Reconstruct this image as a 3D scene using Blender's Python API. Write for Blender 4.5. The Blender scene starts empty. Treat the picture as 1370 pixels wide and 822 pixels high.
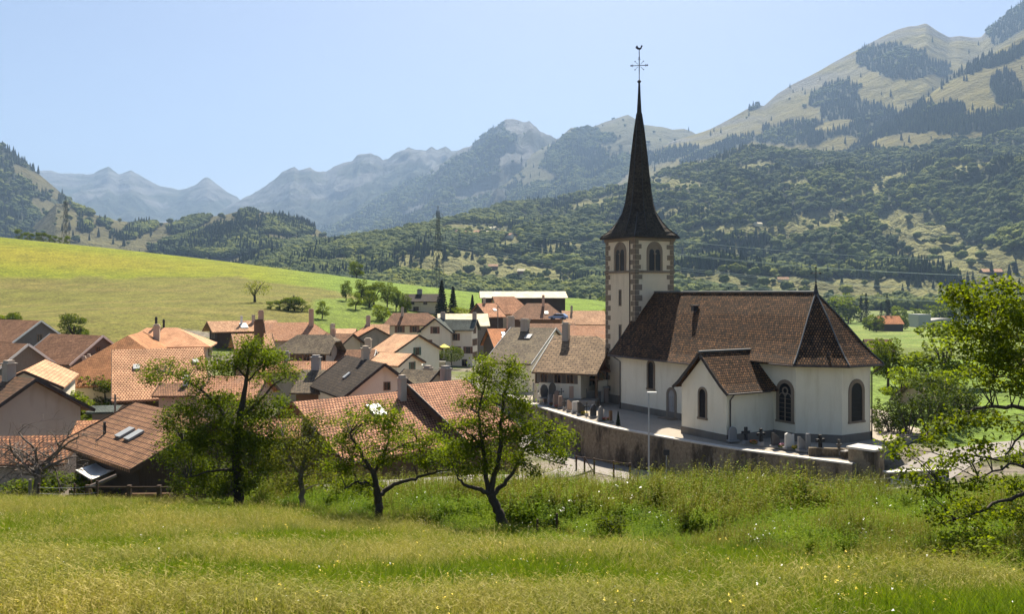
import bpy, bmesh, math, random
import numpy as np
from mathutils import Vector, Matrix, Euler

C = bpy.context.scene.collection
SC = bpy.context.scene
F = 1370 * 30 / 36.0          # focal length in photo pixels (30 mm on 36 mm)
HY = 392.0                    # the horizon's row in the photo
R = math.radians

# ---------------------------------------------------------------- camera, sky, sun, exposure
cam_d = bpy.data.cameras.new('camera'); cam_d.lens = 30; cam_d.sensor_width = 36; cam_d.sensor_fit = 'HORIZONTAL'
cam_d.shift_y = -19.0 / 1370.0
cam_d.clip_start = 0.1; cam_d.clip_end = 40000
cam = bpy.data.objects.new('camera', cam_d); C.objects.link(cam)
cam.location = (0, 0, 0); cam.rotation_euler = (R(90), 0, 0)
SC.camera = cam
SUN_AZ, SUN_EL = R(7.5), R(51)
S = Vector((math.sin(SUN_AZ) * math.cos(SUN_EL), math.cos(SUN_AZ) * math.cos(SUN_EL), math.sin(SUN_EL)))
W = bpy.data.worlds.new('World'); SC.world = W; W.use_nodes = True
nt = W.node_tree; nt.nodes.clear()
sky = nt.nodes.new('ShaderNodeTexSky'); sky.sky_type = 'NISHITA'; sky.sun_disc = False
sky.sun_elevation = SUN_EL; sky.sun_rotation = SUN_AZ; sky.altitude = 700; sky.air_density = 0.75; sky.dust_density = 2.2; sky.ozone_density = 1.0
bg = nt.nodes.new('ShaderNodeBackground'); bg.inputs['Strength'].default_value = 0.05
wo = nt.nodes.new('ShaderNodeOutputWorld')
nt.links.new(sky.outputs[0], bg.inputs[0]); nt.links.new(bg.outputs[0], wo.inputs[0])
sun_d = bpy.data.lights.new('sun', 'SUN'); sun_d.energy = 5.0; sun_d.angle = R(0.5); sun_d.color = (1.0, 0.91, 0.76)
sun = bpy.data.objects.new('sun', sun_d); C.objects.link(sun)
sun.rotation_euler = S.to_track_quat('Z', 'Y').to_euler(); sun.location = (0, 0, 50)
SC.view_settings.view_transform = 'Standard'; SC.view_settings.look = 'None'
SC.view_settings.gamma = 1; SC.view_settings.exposure = 1.58
SC.render.engine = 'CYCLES'
cy = SC.cycles
cy.use_denoising = True; cy.max_bounces = 6; cy.diffuse_bounces = 3; cy.glossy_bounces = 2; cy.transmission_bounces = 4
cy.volume_bounces = 0; cy.transparent_max_bounces = 6; cy.sample_clamp_indirect = 6
cy.use_adaptive_sampling = True; cy.adaptive_threshold = 0.02

# ---------------------------------------------------------------- helpers
def P(px, py, Y):
    return Vector(((px - 685) * Y / F, Y, -(py - HY) * Y / F))

def proj(x, y, z):
    return 685 + F * x / y, HY - F * z / y

class MB:
    def __init__(s): s.v = []; s.f = []; s.uv = []; s.m = []
    def face(s, pts, uvs=None, m=0):
        b = len(s.v); s.v += [tuple(p) for p in pts]; s.f.append(tuple(range(b, b + len(pts))))
        s.uv += (uvs if uvs else [(p[0] + p[1] * 0.7, p[2] + p[1] * 0.7) for p in pts]); s.m.append(m)
    def box(s, c, d, rz=0, m=0, tilt=None, taper=1.0):
        hx, hy, hz = d[0] / 2, d[1] / 2, d[2] / 2
        M = Matrix.Translation(c) @ (Matrix.Rotation(rz, 4, 'Z') if tilt is None else tilt)
        p = []
        for sz in (-1, 1):
            k = taper if sz > 0 else 1
            for sx, sy in ((-1, -1), (1, -1), (1, 1), (-1, 1)):
                p.append(M @ Vector((sx * hx * k, sy * hy * k, sz * hz)))
        for q in ((3, 2, 1, 0), (4, 5, 6, 7), (0, 1, 5, 4), (1, 2, 6, 5), (2, 3, 7, 6), (3, 0, 4, 7)):
            e = (p[q[1]] - p[q[0]]).length; g = (p[q[2]] - p[q[1]]).length
            s.face([p[i] for i in q], [(0, 0), (e, 0), (e, g), (0, g)], m)
    def bar(s, a, b, w, h=None, m=0):
        a, b = Vector(a), Vector(b); d = b - a; L = d.length
        if L < 1e-6: return
        q = d.to_track_quat('X', 'Z').to_matrix().to_4x4()
        s.box((a + b) / 2, (L, w, h or w), m=m, tilt=q)
    def tube(s, path, radii, n=6, m=0, cap=True):
        path = [Vector(p) for p in path]; rings = []; b = len(s.v)
        if not hasattr(radii, '__len__'): radii = [radii] * len(path)
        ref = None
        for i, p in enumerate(path):
            d = (path[min(i + 1, len(path) - 1)] - path[max(i - 1, 0)])
            if d.length < 1e-9: d = Vector((0, 0, 1))
            d.normalize()
            if ref is None:
                ref = d.orthogonal()
            u = ref - d * ref.dot(d)
            if u.length < 1e-6: u = d.orthogonal()
            u.normalize(); ref = u; w = d.cross(u)
            for k in range(n):
                a = 2 * math.pi * k / n
                s.v.append(tuple(p + (u * math.cos(a) + w * math.sin(a)) * radii[i]))
        acc = 0
        for i in range(len(path) - 1):
            l = (path[i + 1] - path[i]).length
            for k in range(n):
                k2 = (k + 1) % n
                s.f.append((b + i * n + k, b + i * n + k2, b + (i + 1) * n + k2, b + (i + 1) * n + k))
                c0, c1 = k / n, (k + 1) / n
                s.uv += [(c0, acc), (c1, acc), (c1, acc + l), (c0, acc + l)]; s.m.append(m)
            acc += l
        if cap:
            s.f.append(tuple(b + k for k in reversed(range(n)))); s.uv += [(0, 0)] * n; s.m.append(m)
            e = b + (len(path) - 1) * n
            s.f.append(tuple(e + k for k in range(n))); s.uv += [(0, 0)] * n; s.m.append(m)
    def rings(s, rs, m=0, cap=True):
        """rs: list of rings (lists of points, equal length)"""
        n = len(rs[0]); b = len(s.v)
        for r in rs: s.v += [tuple(p) for p in r]
        for i in range(len(rs) - 1):
            for k in range(n):
                k2 = (k + 1) % n
                s.f.append((b + i * n + k, b + i * n + k2, b + (i + 1) * n + k2, b + (i + 1) * n + k))
                w = (Vector(rs[i][k2]) - Vector(rs[i][k])).length; h = (Vector(rs[i + 1][k]) - Vector(rs[i][k])).length
                z = rs[i][k][2]
                s.uv += [(-w / 2, z), (w / 2, z), (w / 2, z + h), (-w / 2, z + h)]; s.m.append(m)
        if cap:
            s.f.append(tuple(b + k for k in reversed(range(n)))); s.uv += [(0, 0)] * n; s.m.append(m)
            e = b + (len(rs) - 1) * n
            s.f.append(tuple(e + k for k in range(n))); s.uv += [(0, 0)] * n; s.m.append(m)
    def prism(s, poly, y0, y1, M=None, m=0):
        """poly of (x,z) extruded from y0 to y1, through matrix M"""
        M = M or Matrix.Identity(4)
        a = [M @ Vector((x, y0, z)) for x, z in poly]; b = [M @ Vector((x, y1, z)) for x, z in poly]
        uv = [(x, z) for x, z in poly]
        s.face(a, uv, m); s.face(b[::-1], uv[::-1], m)
        n = len(poly)
        for i in range(n):
            j = (i + 1) % n; e = (a[j] - a[i]).length; d = abs(y1 - y0)
            s.face([a[j], a[i], b[i], b[j]], [(e, 0), (0, 0), (0, d), (e, d)], m)
    def build(s, name, mats, parent=None, smooth=False, bevel=0):
        me = bpy.data.meshes.new(name); me.from_pydata(s.v, [], s.f)
        if not isinstance(mats, (list, tuple)): mats = [mats]
        for m in mats: me.materials.append(m)
        if len(mats) > 1: me.polygons.foreach_set('material_index', s.m)
        uvl = me.uv_layers.new(name='UVMap')
        uvl.data.foreach_set('uv', np.array(s.uv, dtype=np.float32).ravel())
        if smooth: me.polygons.foreach_set('use_smooth', [True] * len(me.polygons))
        me.update()
        o = bpy.data.objects.new(name, me); C.objects.link(o)
        if parent is not None: o.parent = parent
        return o

def np_mesh(name, v, f, mats, parent=None, smooth=False, col=None, link=True):
    me = bpy.data.meshes.new(name)
    v = np.asarray(v, dtype=np.float32); f = np.asarray(f, dtype=np.int32)
    me.vertices.add(len(v)); me.vertices.foreach_set('co', v.ravel())
    n = f.shape[1]
    me.loops.add(f.size); me.loops.foreach_set('vertex_index', f.ravel())
    me.polygons.add(len(f)); me.polygons.foreach_set('loop_start', np.arange(0, f.size, n, dtype=np.int32))
    me.polygons.foreach_set('loop_total', np.full(len(f), n, dtype=np.int32))
    if smooth: me.polygons.foreach_set('use_smooth', np.ones(len(f), dtype=bool))
    if not isinstance(mats, (list, tuple)): mats = [mats]
    for m in mats: me.materials.append(m)
    if col is not None:
        a = me.color_attributes.new('Col', 'FLOAT_COLOR', 'POINT')
        c4 = np.ones((len(v), 4), dtype=np.float32); c4[:, :3] = col
        a.data.foreach_set('color', c4.ravel())
    me.update(calc_edges=True); me.validate()
    o = bpy.data.objects.new(name, me)
    if link: C.objects.link(o)
    if parent is not None: o.parent = parent
    return o

def tag(o, label=None, cat=None, group=None, kind=None):
    if label: o['label'] = label
    if cat: o['category'] = cat
    if group: o['group'] = group
    if kind: o['kind'] = kind
    return o

def thing(name, label, cat, loc=(0, 0, 0), rz=0, group=None):
    o = bpy.data.objects.new(name, None); C.objects.link(o); o.empty_display_size = 0.5
    o.location = loc; o.rotation_euler = (0, 0, rz)
    return tag(o, label, cat, group)

KIDS = {}
def kids(o):
    return [c for c in bpy.data.objects if c.parent == o]
def copy_tree(o, parent=None, tree=None):
    c = o.copy(); C.objects.link(c)
    if parent is not None: c.parent = parent
    for ch, sub in (tree if tree is not None else tree_of(o)):
        copy_tree(ch, c, sub)
    return c
def tree_of(o):
    return [(c, tree_of(c)) for c in kids(o)]

# numpy value noise
def _hash(ix, iy, seed):
    h = (ix.astype(np.int64) * 374761393 + iy.astype(np.int64) * 668265263 + seed * 144269504) & 0xffffffff
    h = ((h ^ (h >> 13)) * 1274126177) & 0xffffffff
    return ((h ^ (h >> 16)) & 0xffff) / 65535.0
def vn(x, y, seed=0):
    x = np.asarray(x, dtype=float); y = np.asarray(y, dtype=float)
    ix = np.floor(x); iy = np.floor(y); fx = x - ix; fy = y - iy
    fx = fx * fx * (3 - 2 * fx); fy = fy * fy * (3 - 2 * fy)
    a = _hash(ix, iy, seed); b = _hash(ix + 1, iy, seed); c = _hash(ix, iy + 1, seed); d = _hash(ix + 1, iy + 1, seed)
    return (a * (1 - fx) + b * fx) * (1 - fy) + (c * (1 - fx) + d * fx) * fy
def fbm(x, y, oct=4, seed=0, ridged=False):
    t = 0; a = 0.5; n = 0
    for o in range(oct):
        v = vn(x * 2 ** o, y * 2 ** o, seed + o * 17)
        if ridged: v = 1 - np.abs(2 * v - 1)
        t = t + a * v; n += a; a *= 0.5
    return t / n

# ---------------------------------------------------------------- materials
def mat(name, base=(0.5, 0.5, 0.5), rough=0.8, spec=0.3):
    m = bpy.data.materials.new(name); m.use_nodes = True
    b = m.node_tree.nodes['Principled BSDF']
    b.inputs['Base Color'].default_value = (*base, 1); b.inputs['Roughness'].default_value = rough
    b.inputs['Specular IOR Level'].default_value = spec
    return m
def N(m, t, **k):
    n = m.node_tree.nodes.new(t)
    for a, v in k.items(): setattr(n, a, v)
    return n
def L(m, a, b): m.node_tree.links.new(a, b)
def bsdf(m): return m.node_tree.nodes['Principled BSDF']
def mix(m, fac, a, b, mode='MIX'):
    n = N(m, 'ShaderNodeMix', data_type='RGBA', blend_type=mode)
    for sock, v in ((n.inputs[0], fac), (n.inputs[6], a), (n.inputs[7], b)):
        if hasattr(v, 'links'): L(m, v, sock)
        elif isinstance(v, (tuple, list)): sock.default_value = (*v[:3], 1)
        else: sock.default_value = v
    return n.outputs[2]
def noise(m, co, scale, detail=4, rough=0.6, dist=0):
    n = N(m, 'ShaderNodeTexNoise'); n.inputs['Scale'].default_value = scale; n.inputs['Detail'].default_value = detail
    n.inputs['Roughness'].default_value = rough; n.inputs['Distortion'].default_value = dist
    if co is not None: L(m, co, n.inputs['Vector'])
    return n.outputs[0]
def ramp(m, fac, stops):
    n = N(m, 'ShaderNodeValToRGB'); cr = n.color_ramp
    while len(cr.elements) < len(stops): cr.elements.new(0.5)
    for e, (p, c) in zip(cr.elements, stops):
        e.position = p; e.color = (*c, 1) if hasattr(c, '__len__') else (c, c, c, 1)
    L(m, fac, n.inputs[0]); return n.outputs[0]
def coord(m, which='Object'):
    return N(m, 'ShaderNodeTexCoord').outputs[which]
def geo_pos(m): return N(m, 'ShaderNodeNewGeometry').outputs['Position']
def mapping(m, v, scale=(1, 1, 1), rot=(0, 0, 0)):
    n = N(m, 'ShaderNodeMapping'); n.inputs['Scale'].default_value = scale; n.inputs['Rotation'].default_value = rot
    L(m, v, n.inputs['Vector']); return n.outputs[0]
def bump(m, h, strength=0.4, dist=0.05):
    n = N(m, 'ShaderNodeBump'); n.inputs['Strength'].default_value = strength; n.inputs['Distance'].default_value = dist
    L(m, h, n.inputs['Height']); L(m, n.outputs[0], bsdf(m).inputs['Normal'])
def objrand(m): return N(m, 'ShaderNodeObjectInfo').outputs['Random']

def m_plaster(name, c, dirt=0.35):
    m = mat(name, c, 0.9, 0.15); p = geo_pos(m)
    n1 = noise(m, p, 0.35, 5, 0.65); n2 = noise(m, mapping(m, p, (1.5, 1.5, 0.22)), 0.9, 4, 0.6); n3 = noise(m, p, 14, 3)
    dk = tuple(x * (1 - dirt) for x in (c[0], c[1] * 0.97, c[2] * 0.9))
    a = mix(m, ramp(m, n1, [(0.35, 0), (0.7, 1)]), c, tuple(x * (1 - dirt * 0.35) for x in c))
    b = mix(m, ramp(m, n2, [(0.52, 0), (0.78, 0.8)]), a, dk)
    L(m, b, bsdf(m).inputs['Base Color']); bump(m, n3, 0.25, 0.02); return m

def m_tile(name, c1, c2, mortar, tw=0.2, th=0.3, moss=None, bumps=0.5, mort=0.035, var=0.5):
    """roof tiles laid in courses, on UVs measured in metres"""
    c1, c2 = [(a * 0.98, b * 1.05, c * 0.92) for a, b, c in (c1, c2)]; var = min(.85, var + .1)
    m = mat(name, c1, 0.85, 0.12); uv = coord(m, 'UV')
    b = N(m, 'ShaderNodeTexBrick'); b.offset = 0.5
    L(m, uv, b.inputs['Vector'])
    b.inputs['Scale'].default_value = 1; b.inputs['Brick Width'].default_value = tw; b.inputs['Row Height'].default_value = th
    b.inputs['Mortar Size'].default_value = mort; b.inputs['Mortar Smooth'].default_value = 0.3; b.inputs['Bias'].default_value = 0.0
    b.inputs['Color1'].default_value = (*c1, 1); b.inputs['Color2'].default_value = (*c2, 1); b.inputs['Mortar'].default_value = (*mortar, 1)
    p = geo_pos(m)
    n1 = noise(m, p, 0.5, 5, 0.7); n2 = noise(m, p, 3.5, 4, 0.7)
    mott = mix(m, 1.0, b.outputs[0], ramp(m, n2, [(0.3, 1 - var), (0.7, 1 + var * 0.6)]), 'MULTIPLY')
    mott = mix(m, 1.0, mott, ramp(m, n1, [(0.3, 0.64), (0.7, 1.22)]), 'MULTIPLY')
    if moss: mott = mix(m, ramp(m, n1, [(0.5, 0), (0.66, 0.75)]), mott, moss)
    L(m, mott, bsdf(m).inputs['Base Color'])
    bump(m, b.outputs['Fac'], -bumps, 0.06)
    return m

def m_wood(name, c, sc=1.0):
    m = mat(name, c, 0.8, 0.15); p = coord(m, 'UV')
    w = noise(m, mapping(m, p, (9 * sc, 0.6, 1)), 1.5, 4, 0.6)
    L(m, mix(m, w, tuple(x * 0.55 for x in c), tuple(x * 1.35 for x in c)), bsdf(m).inputs['Base Color']); bump(m, w, 0.3, 0.02); return m

def m_leaf(name, c, tl=0.45, var=0.35, warm=(1.25, 1.05, 0.5)):
    m = mat(name, c, 0.7, 0.12); nt_ = m.node_tree
    g = N(m, 'ShaderNodeNewGeometry'); r = g.outputs['Random Per Island']
    n1 = noise(m, g.outputs['Position'], 0.9, 2)
    a = mix(m, r, tuple(x * (1 - var) for x in c), tuple(min(1, x * (1 + var) * w) for x, w in zip(c, warm)))
    a = mix(m, 1.0, a, ramp(m, n1, [(0.3, 0.75), (0.7, 1.2)]), 'MULTIPLY')
    a = mix(m, 1.0, a, ramp(m, objrand(m), [(0, 0.8), (1, 1.15)]), 'MULTIPLY')
    L(m, a, bsdf(m).inputs['Base Color'])
    t = N(m, 'ShaderNodeBsdfTranslucent')
    L(m, mix(m, 1.0, a, (1.5, 1.45, 0.45), 'MULTIPLY'), t.inputs['Color'])
    mx = N(m, 'ShaderNodeMixShader'); mx.inputs[0].default_value = tl
    L(m, bsdf(m).outputs[0], mx.inputs[1]); L(m, t.outputs[0], mx.inputs[2])
    L(m, mx.outputs[0], nt_.nodes['Material Output'].inputs['Surface']); return m

MT = {}
MT['white'] = m_plaster('white_plaster', (0.76, 0.70, 0.56), 0.2)
MT['cream'] = m_plaster('cream_plaster', (0.66, 0.56, 0.40), 0.25)
MT['beige'] = m_plaster('beige_plaster', (0.50, 0.42, 0.32), 0.3)
MT['greyplaster'] = m_plaster('grey_plaster', (0.42, 0.36, 0.30), 0.35)
MT['pink'] = m_plaster('pink_plaster', (0.55, 0.36, 0.26), 0.3)
MT['tower'] = m_plaster('tower_plaster', (0.70, 0.59, 0.43), 0.3)
MT['stone'] = m_plaster('dressed_stone', (0.24, 0.19, 0.14), 0.35)
MT['rubble'] = m_plaster('rubble_stone', (0.30, 0.27, 0.23), 0.5)
MT['cement'] = m_plaster('grey_cement', (0.33, 0.31, 0.29), 0.3)
MT['concrete'] = m_plaster('pale_concrete', (0.5, 0.47, 0.42), 0.3)
MT['tile_salmon'] = m_tile('salmon_tiles', (0.58, 0.28, 0.16), (0.46, 0.20, 0.11), (0.20, 0.08, 0.05), 0.25, 0.34, var=0.3)
MT['tile_orange'] = m_tile('orange_tiles', (0.46, 0.21, 0.10), (0.38, 0.165, 0.08), (0.2, 0.08, 0.04), 0.25, 0.34, var=0.3)
MT['tile_red'] = m_tile('weathered_red_tiles', (0.34, 0.165, 0.10), (0.24, 0.12, 0.075), (0.10, 0.05, 0.035), 0.24, 0.34, var=0.4)
MT['tile_brown'] = m_tile('brown_tiles', (0.22, 0.11, 0.07), (0.14, 0.08, 0.055), (0.06, 0.04, 0.03), 0.25, 0.38, var=0.4)
MT['tile_old'] = m_tile('old_grey_brown_tiles', (0.24, 0.17, 0.12), (0.15, 0.11, 0.085), (0.06, 0.05, 0.04), 0.2, 0.3, moss=(0.16, 0.13, 0.08), var=0.5)
MT['tile_dark'] = m_tile('dark_brown_tiles', (0.075, 0.05, 0.038), (0.05, 0.036, 0.03), (0.02, 0.016, 0.014), 0.3, 0.38, var=0.4)
MT['tile_lattice'] = m_tile('pale_lattice_tiles', (0.68, 0.38, 0.24), (0.60, 0.32, 0.20), (0.20, 0.08, 0.045), 0.3, 0.36, mort=0.055, var=0.25, bumps=0.8)
MT['tile_roman'] = m_tile('big_roman_tiles', (0.56, 0.27, 0.17), (0.42, 0.18, 0.11), (0.11, 0.05, 0.035), 0.29, 0.37, mort=0.06, var=0.35, bumps=1.0)
MT['tile_ribbed'] = m_tile('ribbed_brown_tiles', (0.30, 0.15, 0.09), (0.25, 0.12, 0.075), (0.07, 0.038, 0.026), 0.32, 0.44, mort=0.05, var=0.25, bumps=1.0)
MT['tile_church'] = m_tile('mottled_church_tiles', (0.28, 0.125, 0.058), (0.08, 0.044, 0.026), (0.010, 0.008, 0.007), 0.24, 0.3, mort=0.05, var=0.75)
MT['slate'] = m_tile('grey_slate', (0.10, 0.11, 0.11), (0.07, 0.08, 0.08), (0.03, 0.03, 0.03), 0.3, 0.25, mort=0.02, var=0.3)
MT['shingle'] = m_tile('dark_spire_shingles', (0.085, 0.062, 0.05), (0.055, 0.042, 0.036), (0.02, 0.016, 0.014), 0.14, 0.16, mort=0.015, var=0.5)
MT['peach'] = m_tile('peach_tiles', (0.62, 0.36, 0.24), (0.56, 0.31, 0.20), (0.34, 0.17, 0.10), 0.28, 0.4, var=0.15)
MT['peach_old'] = m_tile('faded_peach_tiles', (0.60, 0.34, 0.22), (0.48, 0.25, 0.155), (0.2, 0.1, 0.06), 0.28, 0.4, var=0.35)
MT['peach2'] = m_tile('smooth_salmon_tiles', (0.66, 0.34, 0.21), (0.60, 0.30, 0.18), (0.36, 0.16, 0.09), 0.28, 0.3, var=0.12)
MT['tile_salmon2'] = m_tile('worn_salmon_tiles', (0.56, 0.28, 0.17), (0.44, 0.20, 0.12), (0.18, 0.075, 0.045), 0.25, 0.4, moss=(0.22, 0.13, 0.085), var=0.35)
MT['tile_orange2'] = m_tile('new_orange_tiles', (0.56, 0.22, 0.10), (0.50, 0.19, 0.09), (0.25, 0.09, 0.04), 0.3, 0.4, var=0.15)
MT['tile_red2'] = m_tile('rough_terracotta_tiles', (0.46, 0.20, 0.11), (0.22, 0.09, 0.055), (0.07, 0.035, 0.025), 0.3, 0.36, mort=0.06, var=0.5, bumps=1.0)
MT['tile_banded'] = m_tile('banded_brown_tiles', (0.30, 0.19, 0.125), (0.20, 0.125, 0.085), (0.06, 0.04, 0.03), 0.9, 0.42, mort=0.05, var=0.45, bumps=1.0)
MT['sheet'] = m_tile('pale_corrugated_sheet', (0.66, 0.55, 0.43), (0.62, 0.51, 0.40), (0.55, 0.45, 0.36), 0.9, 1.2, mort=0.03, var=0.1, bumps=0.2)
MT['wood_dark'] = m_wood('dark_timber', (0.075, 0.05, 0.034))
MT['wood_grey'] = m_wood('weathered_grey_boards', (0.17, 0.15, 0.13))
MT['wood'] = m_wood('brown_timber', (0.17, 0.10, 0.055))
MT['wood_post'] = m_wood('grey_fence_wood', (0.2, 0.17, 0.14))
MT['bark'] = m_wood('bark', (0.06, 0.048, 0.038), 0.5)
MT['bark_grey'] = m_wood('grey_dead_bark', (0.16, 0.13, 0.11), 0.5)
MT['black'] = mat('black_metal', (0.02, 0.02, 0.022), 0.5, 0.4)
MT['recess_shade'] = mat('painted_recess_shade', (0.06, 0.05, 0.045), 0.9, 0.1)
MT['glass'] = mat('dark_glass', (0.012, 0.014, 0.016), 0.12, 0.5)
MT['frame_white'] = mat('white_paint', (0.75, 0.74, 0.70), 0.5)
MT['trim_dark'] = mat('dark_trim', (0.035, 0.028, 0.024), 0.6)
MT['shutter'] = mat('brown_shutter', (0.16, 0.08, 0.05), 0.6)
MT['shutter_green'] = mat('green_shutter', (0.08, 0.12, 0.09), 0.6)
MT['zinc'] = mat('zinc_sheet', (0.30, 0.31, 0.31), 0.45, 0.5)
MT['ridge'] = mat('weathered_ridge_sheet', (0.10, 0.105, 0.105), 0.6, 0.3)
MT['copper'] = mat('brown_copper_pipe', (0.05, 0.035, 0.028), 0.5, 0.4)
MT['steel'] = mat('galvanised_steel', (0.35, 0.36, 0.37), 0.45, 0.5)
MT['lead'] = mat('lead_glazing', (0.01, 0.01, 0.012), 0.5, 0.15)
# ---------------------------------------------------------------- the land
CP = []   # control points of the terrain (x, y, z)
def cpp(px, py, Y): p = P(px, py, Y); CP.append((p.x, p.y, p.z))
for Y, z in ((-40, 3.5), (-12, 0.6), (0, -1.75), (6, -3.1), (12, -4.55), (20, -6.5), (32, -9.2)):
    for k in (-1, 0, 1): CP.append((k * (22 + 0.5 * max(Y, 0)), Y, z))
for x, y, z in ((-30, 45, -10.9), (-12, 45, -11.3), (-21, 45, -11.1), (5, 45, -11.1), (22, 45, -11.5), (40, 45, -10.3),
                (-36, 53, -13.7), (-22, 53, -13.6), (-8, 56, -13.8), (4, 60, -14.4), (20, 60, -14.5), (8, 66, -15.4), (15, 65, -15.2), (33, 60, -13.7),
                (-42, 62, -15.2), (-26, 58, -14.6), (-9, 64, -14.5), (-2.5, 68.5, -15.1), (-17, 60, -14.3), (2.5, 74.3, -16.2), (8, 76, -16.7), (12, 73, -16.5), (18, 71, -16.2), (27, 65, -15.3),
                (-20, 75, -16.2), (-7, 79, -16.6), (3, 83, -17.0), (12, 84, -17.4), (7, 95, -17.7), (18, 77, -17.0), (29, 70, -16.0),
                (37, 74, -14.3), (48, 78, -14.2), (60, 78, -14.0),
                (-2, 104, -16.6), (16, 110, -14.4), (25, 100, -14.5), (38, 100, -14.4), (38, 84, -14.4), (20, 92, -14.6), (28, 76, -14.6),
                (46, 85, -12.8), (60, 90, -12.5), (60, 112, -12.3), (80, 150, -12.2), (45, 130, -13.6), (110, 200, -14.5), (150, 300, -18), (110, 300, -18), (260, 520, -22), (180, 450, -21),
                (-60, 80, -15.8), (-90, 90, -15), (-60, 110, -14.6), (-30, 100, -15.4), (-10, 125, -15.2), (10, 140, -14.8), (0, 160, -15), (-50, 150, -13.6), (-85, 150, -12),
                (25, 160, -14.5), (15, 200, -15.2), (-25, 195, -15), (40, 230, -13), (-60, 185, -11.2), (0, 245, -11.5), (25, 280, -8.6), (-10, 280, -8.4),
                (60, 300, -11), (90, 400, -16), (-150, 120, -12)):
    CP.append((x, y, z))
for a in ((0, 435, 190), (150, 430, 200), (300, 425, 220), (440, 424, 240), (540, 410, 285), (0, 375, 330), (200, 372, 340), (350, 375, 345), (480, 390, 340),
          (-150, 300, 490), (0, 318, 480), (150, 333, 470), (300, 350, 455), (440, 368, 440), (580, 385, 420), (700, 397, 405), (800, 402, 400), (-200, 430, 240)):
    cpp(*a)
for px, Y, z in ((0, 640, 16), (-150, 650, 25), (300, 600, 2), (580, 540, -8), (720, 540, -12), (850, 600, -18), (1000, 600, -22), (1200, 700, -22), (1350, 700, -18),
                 (0, 900, -12), (300, 900, -18), (600, 900, -18), (900, 900, -18), (1200, 900, -18), (1450, 900, -10)):
    CP.append(((px - 685) * Y / F, Y, z))
_cp = np.array(CP, dtype=float); _sc = 100.0
def _U(r2): return np.where(r2 > 0, r2 * np.log(np.maximum(r2, 1e-12)), 0)
def _tps():
    n = len(_cp); xy = _cp[:, :2] / _sc
    K = _U(((xy[:, None] - xy[None]) ** 2).sum(-1)) + np.eye(n) * 2e-3
    Pm = np.c_[np.ones(n), xy]; A = np.zeros((n + 3, n + 3)); A[:n, :n] = K; A[:n, n:] = Pm; A[n:, :n] = Pm.T
    return np.linalg.solve(A, np.r_[_cp[:, 2], 0, 0, 0])
_w = _tps()
def ground_z(x, y):
    x = np.atleast_1d(np.asarray(x, dtype=float)); y = np.atleast_1d(np.asarray(y, dtype=float))
    xs, ys = x.ravel(), y.ravel(); out = np.empty(len(xs)); xy = _cp[:, :2] / _sc
    for i in range(0, len(xs), 20000):
        q = np.c_[xs[i:i + 20000], ys[i:i + 20000]] / _sc
        K = _U(((q[:, None] - xy[None]) ** 2).sum(-1))
        out[i:i + 20000] = K @ _w[:-3] + _w[-3] + q @ _w[-2:]
    far = np.clip((ys - 800) / 250, 0, 1); far = far * far * (3 - 2 * far)
    side = np.clip((np.abs(xs) - 0.75 * np.maximum(ys, 60) - 60) / 150, 0, 1)
    lim = np.where(ys < 60, np.clip(out, -20, 10), np.clip(out, -26, 45))
    out = lim * (1 - far) + (-18.0) * far
    out = out + (fbm(xs / 9, ys / 9, 3, 5) - 0.5) * 0.35 * np.clip(1 - (np.abs(ys - 30) - 35) / 30, 0.15, 1)
    return out.reshape(x.shape)
def gz(x, y): return float(ground_z(x, y)[0])

def in_poly(x, y, poly):
    r = np.zeros(np.shape(x), dtype=bool); j = len(poly) - 1
    for i in range(len(poly)):
        xi, yi = poly[i]; xj, yj = poly[j]
        r ^= ((yi > y) != (yj > y)) & (x < (xj - xi) * (y - yi) / (yj - yi + 1e-12) + xi); j = i
    return r

def m_land(name, fine=6.0, amt=0.35, rough=0.95, bmp=0.3, mid=0.5):
    m = mat(name, (0.2, 0.2, 0.1), rough, 0.1)
    a = N(m, 'ShaderNodeVertexColor', layer_name='Col'); p = geo_pos(m)
    n1 = noise(m, p, fine, 5, 0.7); n2 = noise(m, p, fine * 0.12, 4, 0.6)
    c = mix(m, 1.0, a.outputs[0], ramp(m, n1, [(0.25, 1 - amt), (0.75, 1 + amt)]), 'MULTIPLY')
    c = mix(m, 1.0, c, ramp(m, n2, [(0.3, 1 - amt * mid), (0.7, 1 + amt * mid)]), 'MULTIPLY')
    L(m, c, bsdf(m).inputs['Base Color']); bump(m, n1, bmp, 0.3 / fine * 3); return m

# near sheet: fine to 110 m, coarser beyond, out to the horizon
rows = [-60, -40, -25, -15, -8] + list(np.linspace(-2, 20, 30)) + list(np.linspace(20.8, 110, 110)) + list(np.geomspace(111.5, 1100, 120)) + list(np.geomspace(1150, 14000, 16))
cols = list(np.linspace(-0.95, 0.95, 230))
cols = [-3.0, -2, -1.4, -1.1] + cols + [1.1, 1.4, 2, 3.0]
gy, gx = np.meshgrid(np.array(rows), np.array(cols), indexing='ij')
gx = gx * (np.maximum(gy, 0) + 22)
gh = ground_z(gx, gy)
ppx, ppy = 685 + F * gx / np.maximum(gy, 1), HY - F * gh / np.maximum(gy, 1)
def setc(col, mask, c, k=1.0):
    k = np.asarray(k) * mask; col[...] = col * (1 - k[..., None]) + np.array(c) * k[..., None]
gcol = np.zeros(gx.shape + (3,)); gcol[...] = (0.10, 0.125, 0.03)
n_big = fbm(gx / 14, gy / 14, 4, 3); n_str = fbm(gx / 60, gy / 5 + gx / 40, 4, 9)
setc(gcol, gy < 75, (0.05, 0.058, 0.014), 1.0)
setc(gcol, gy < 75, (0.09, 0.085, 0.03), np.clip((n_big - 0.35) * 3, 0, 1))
vil = (gy > 58) & (gy < 270) & (gx > -95) & (gx < 70) & (gh < -7.5)
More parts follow.
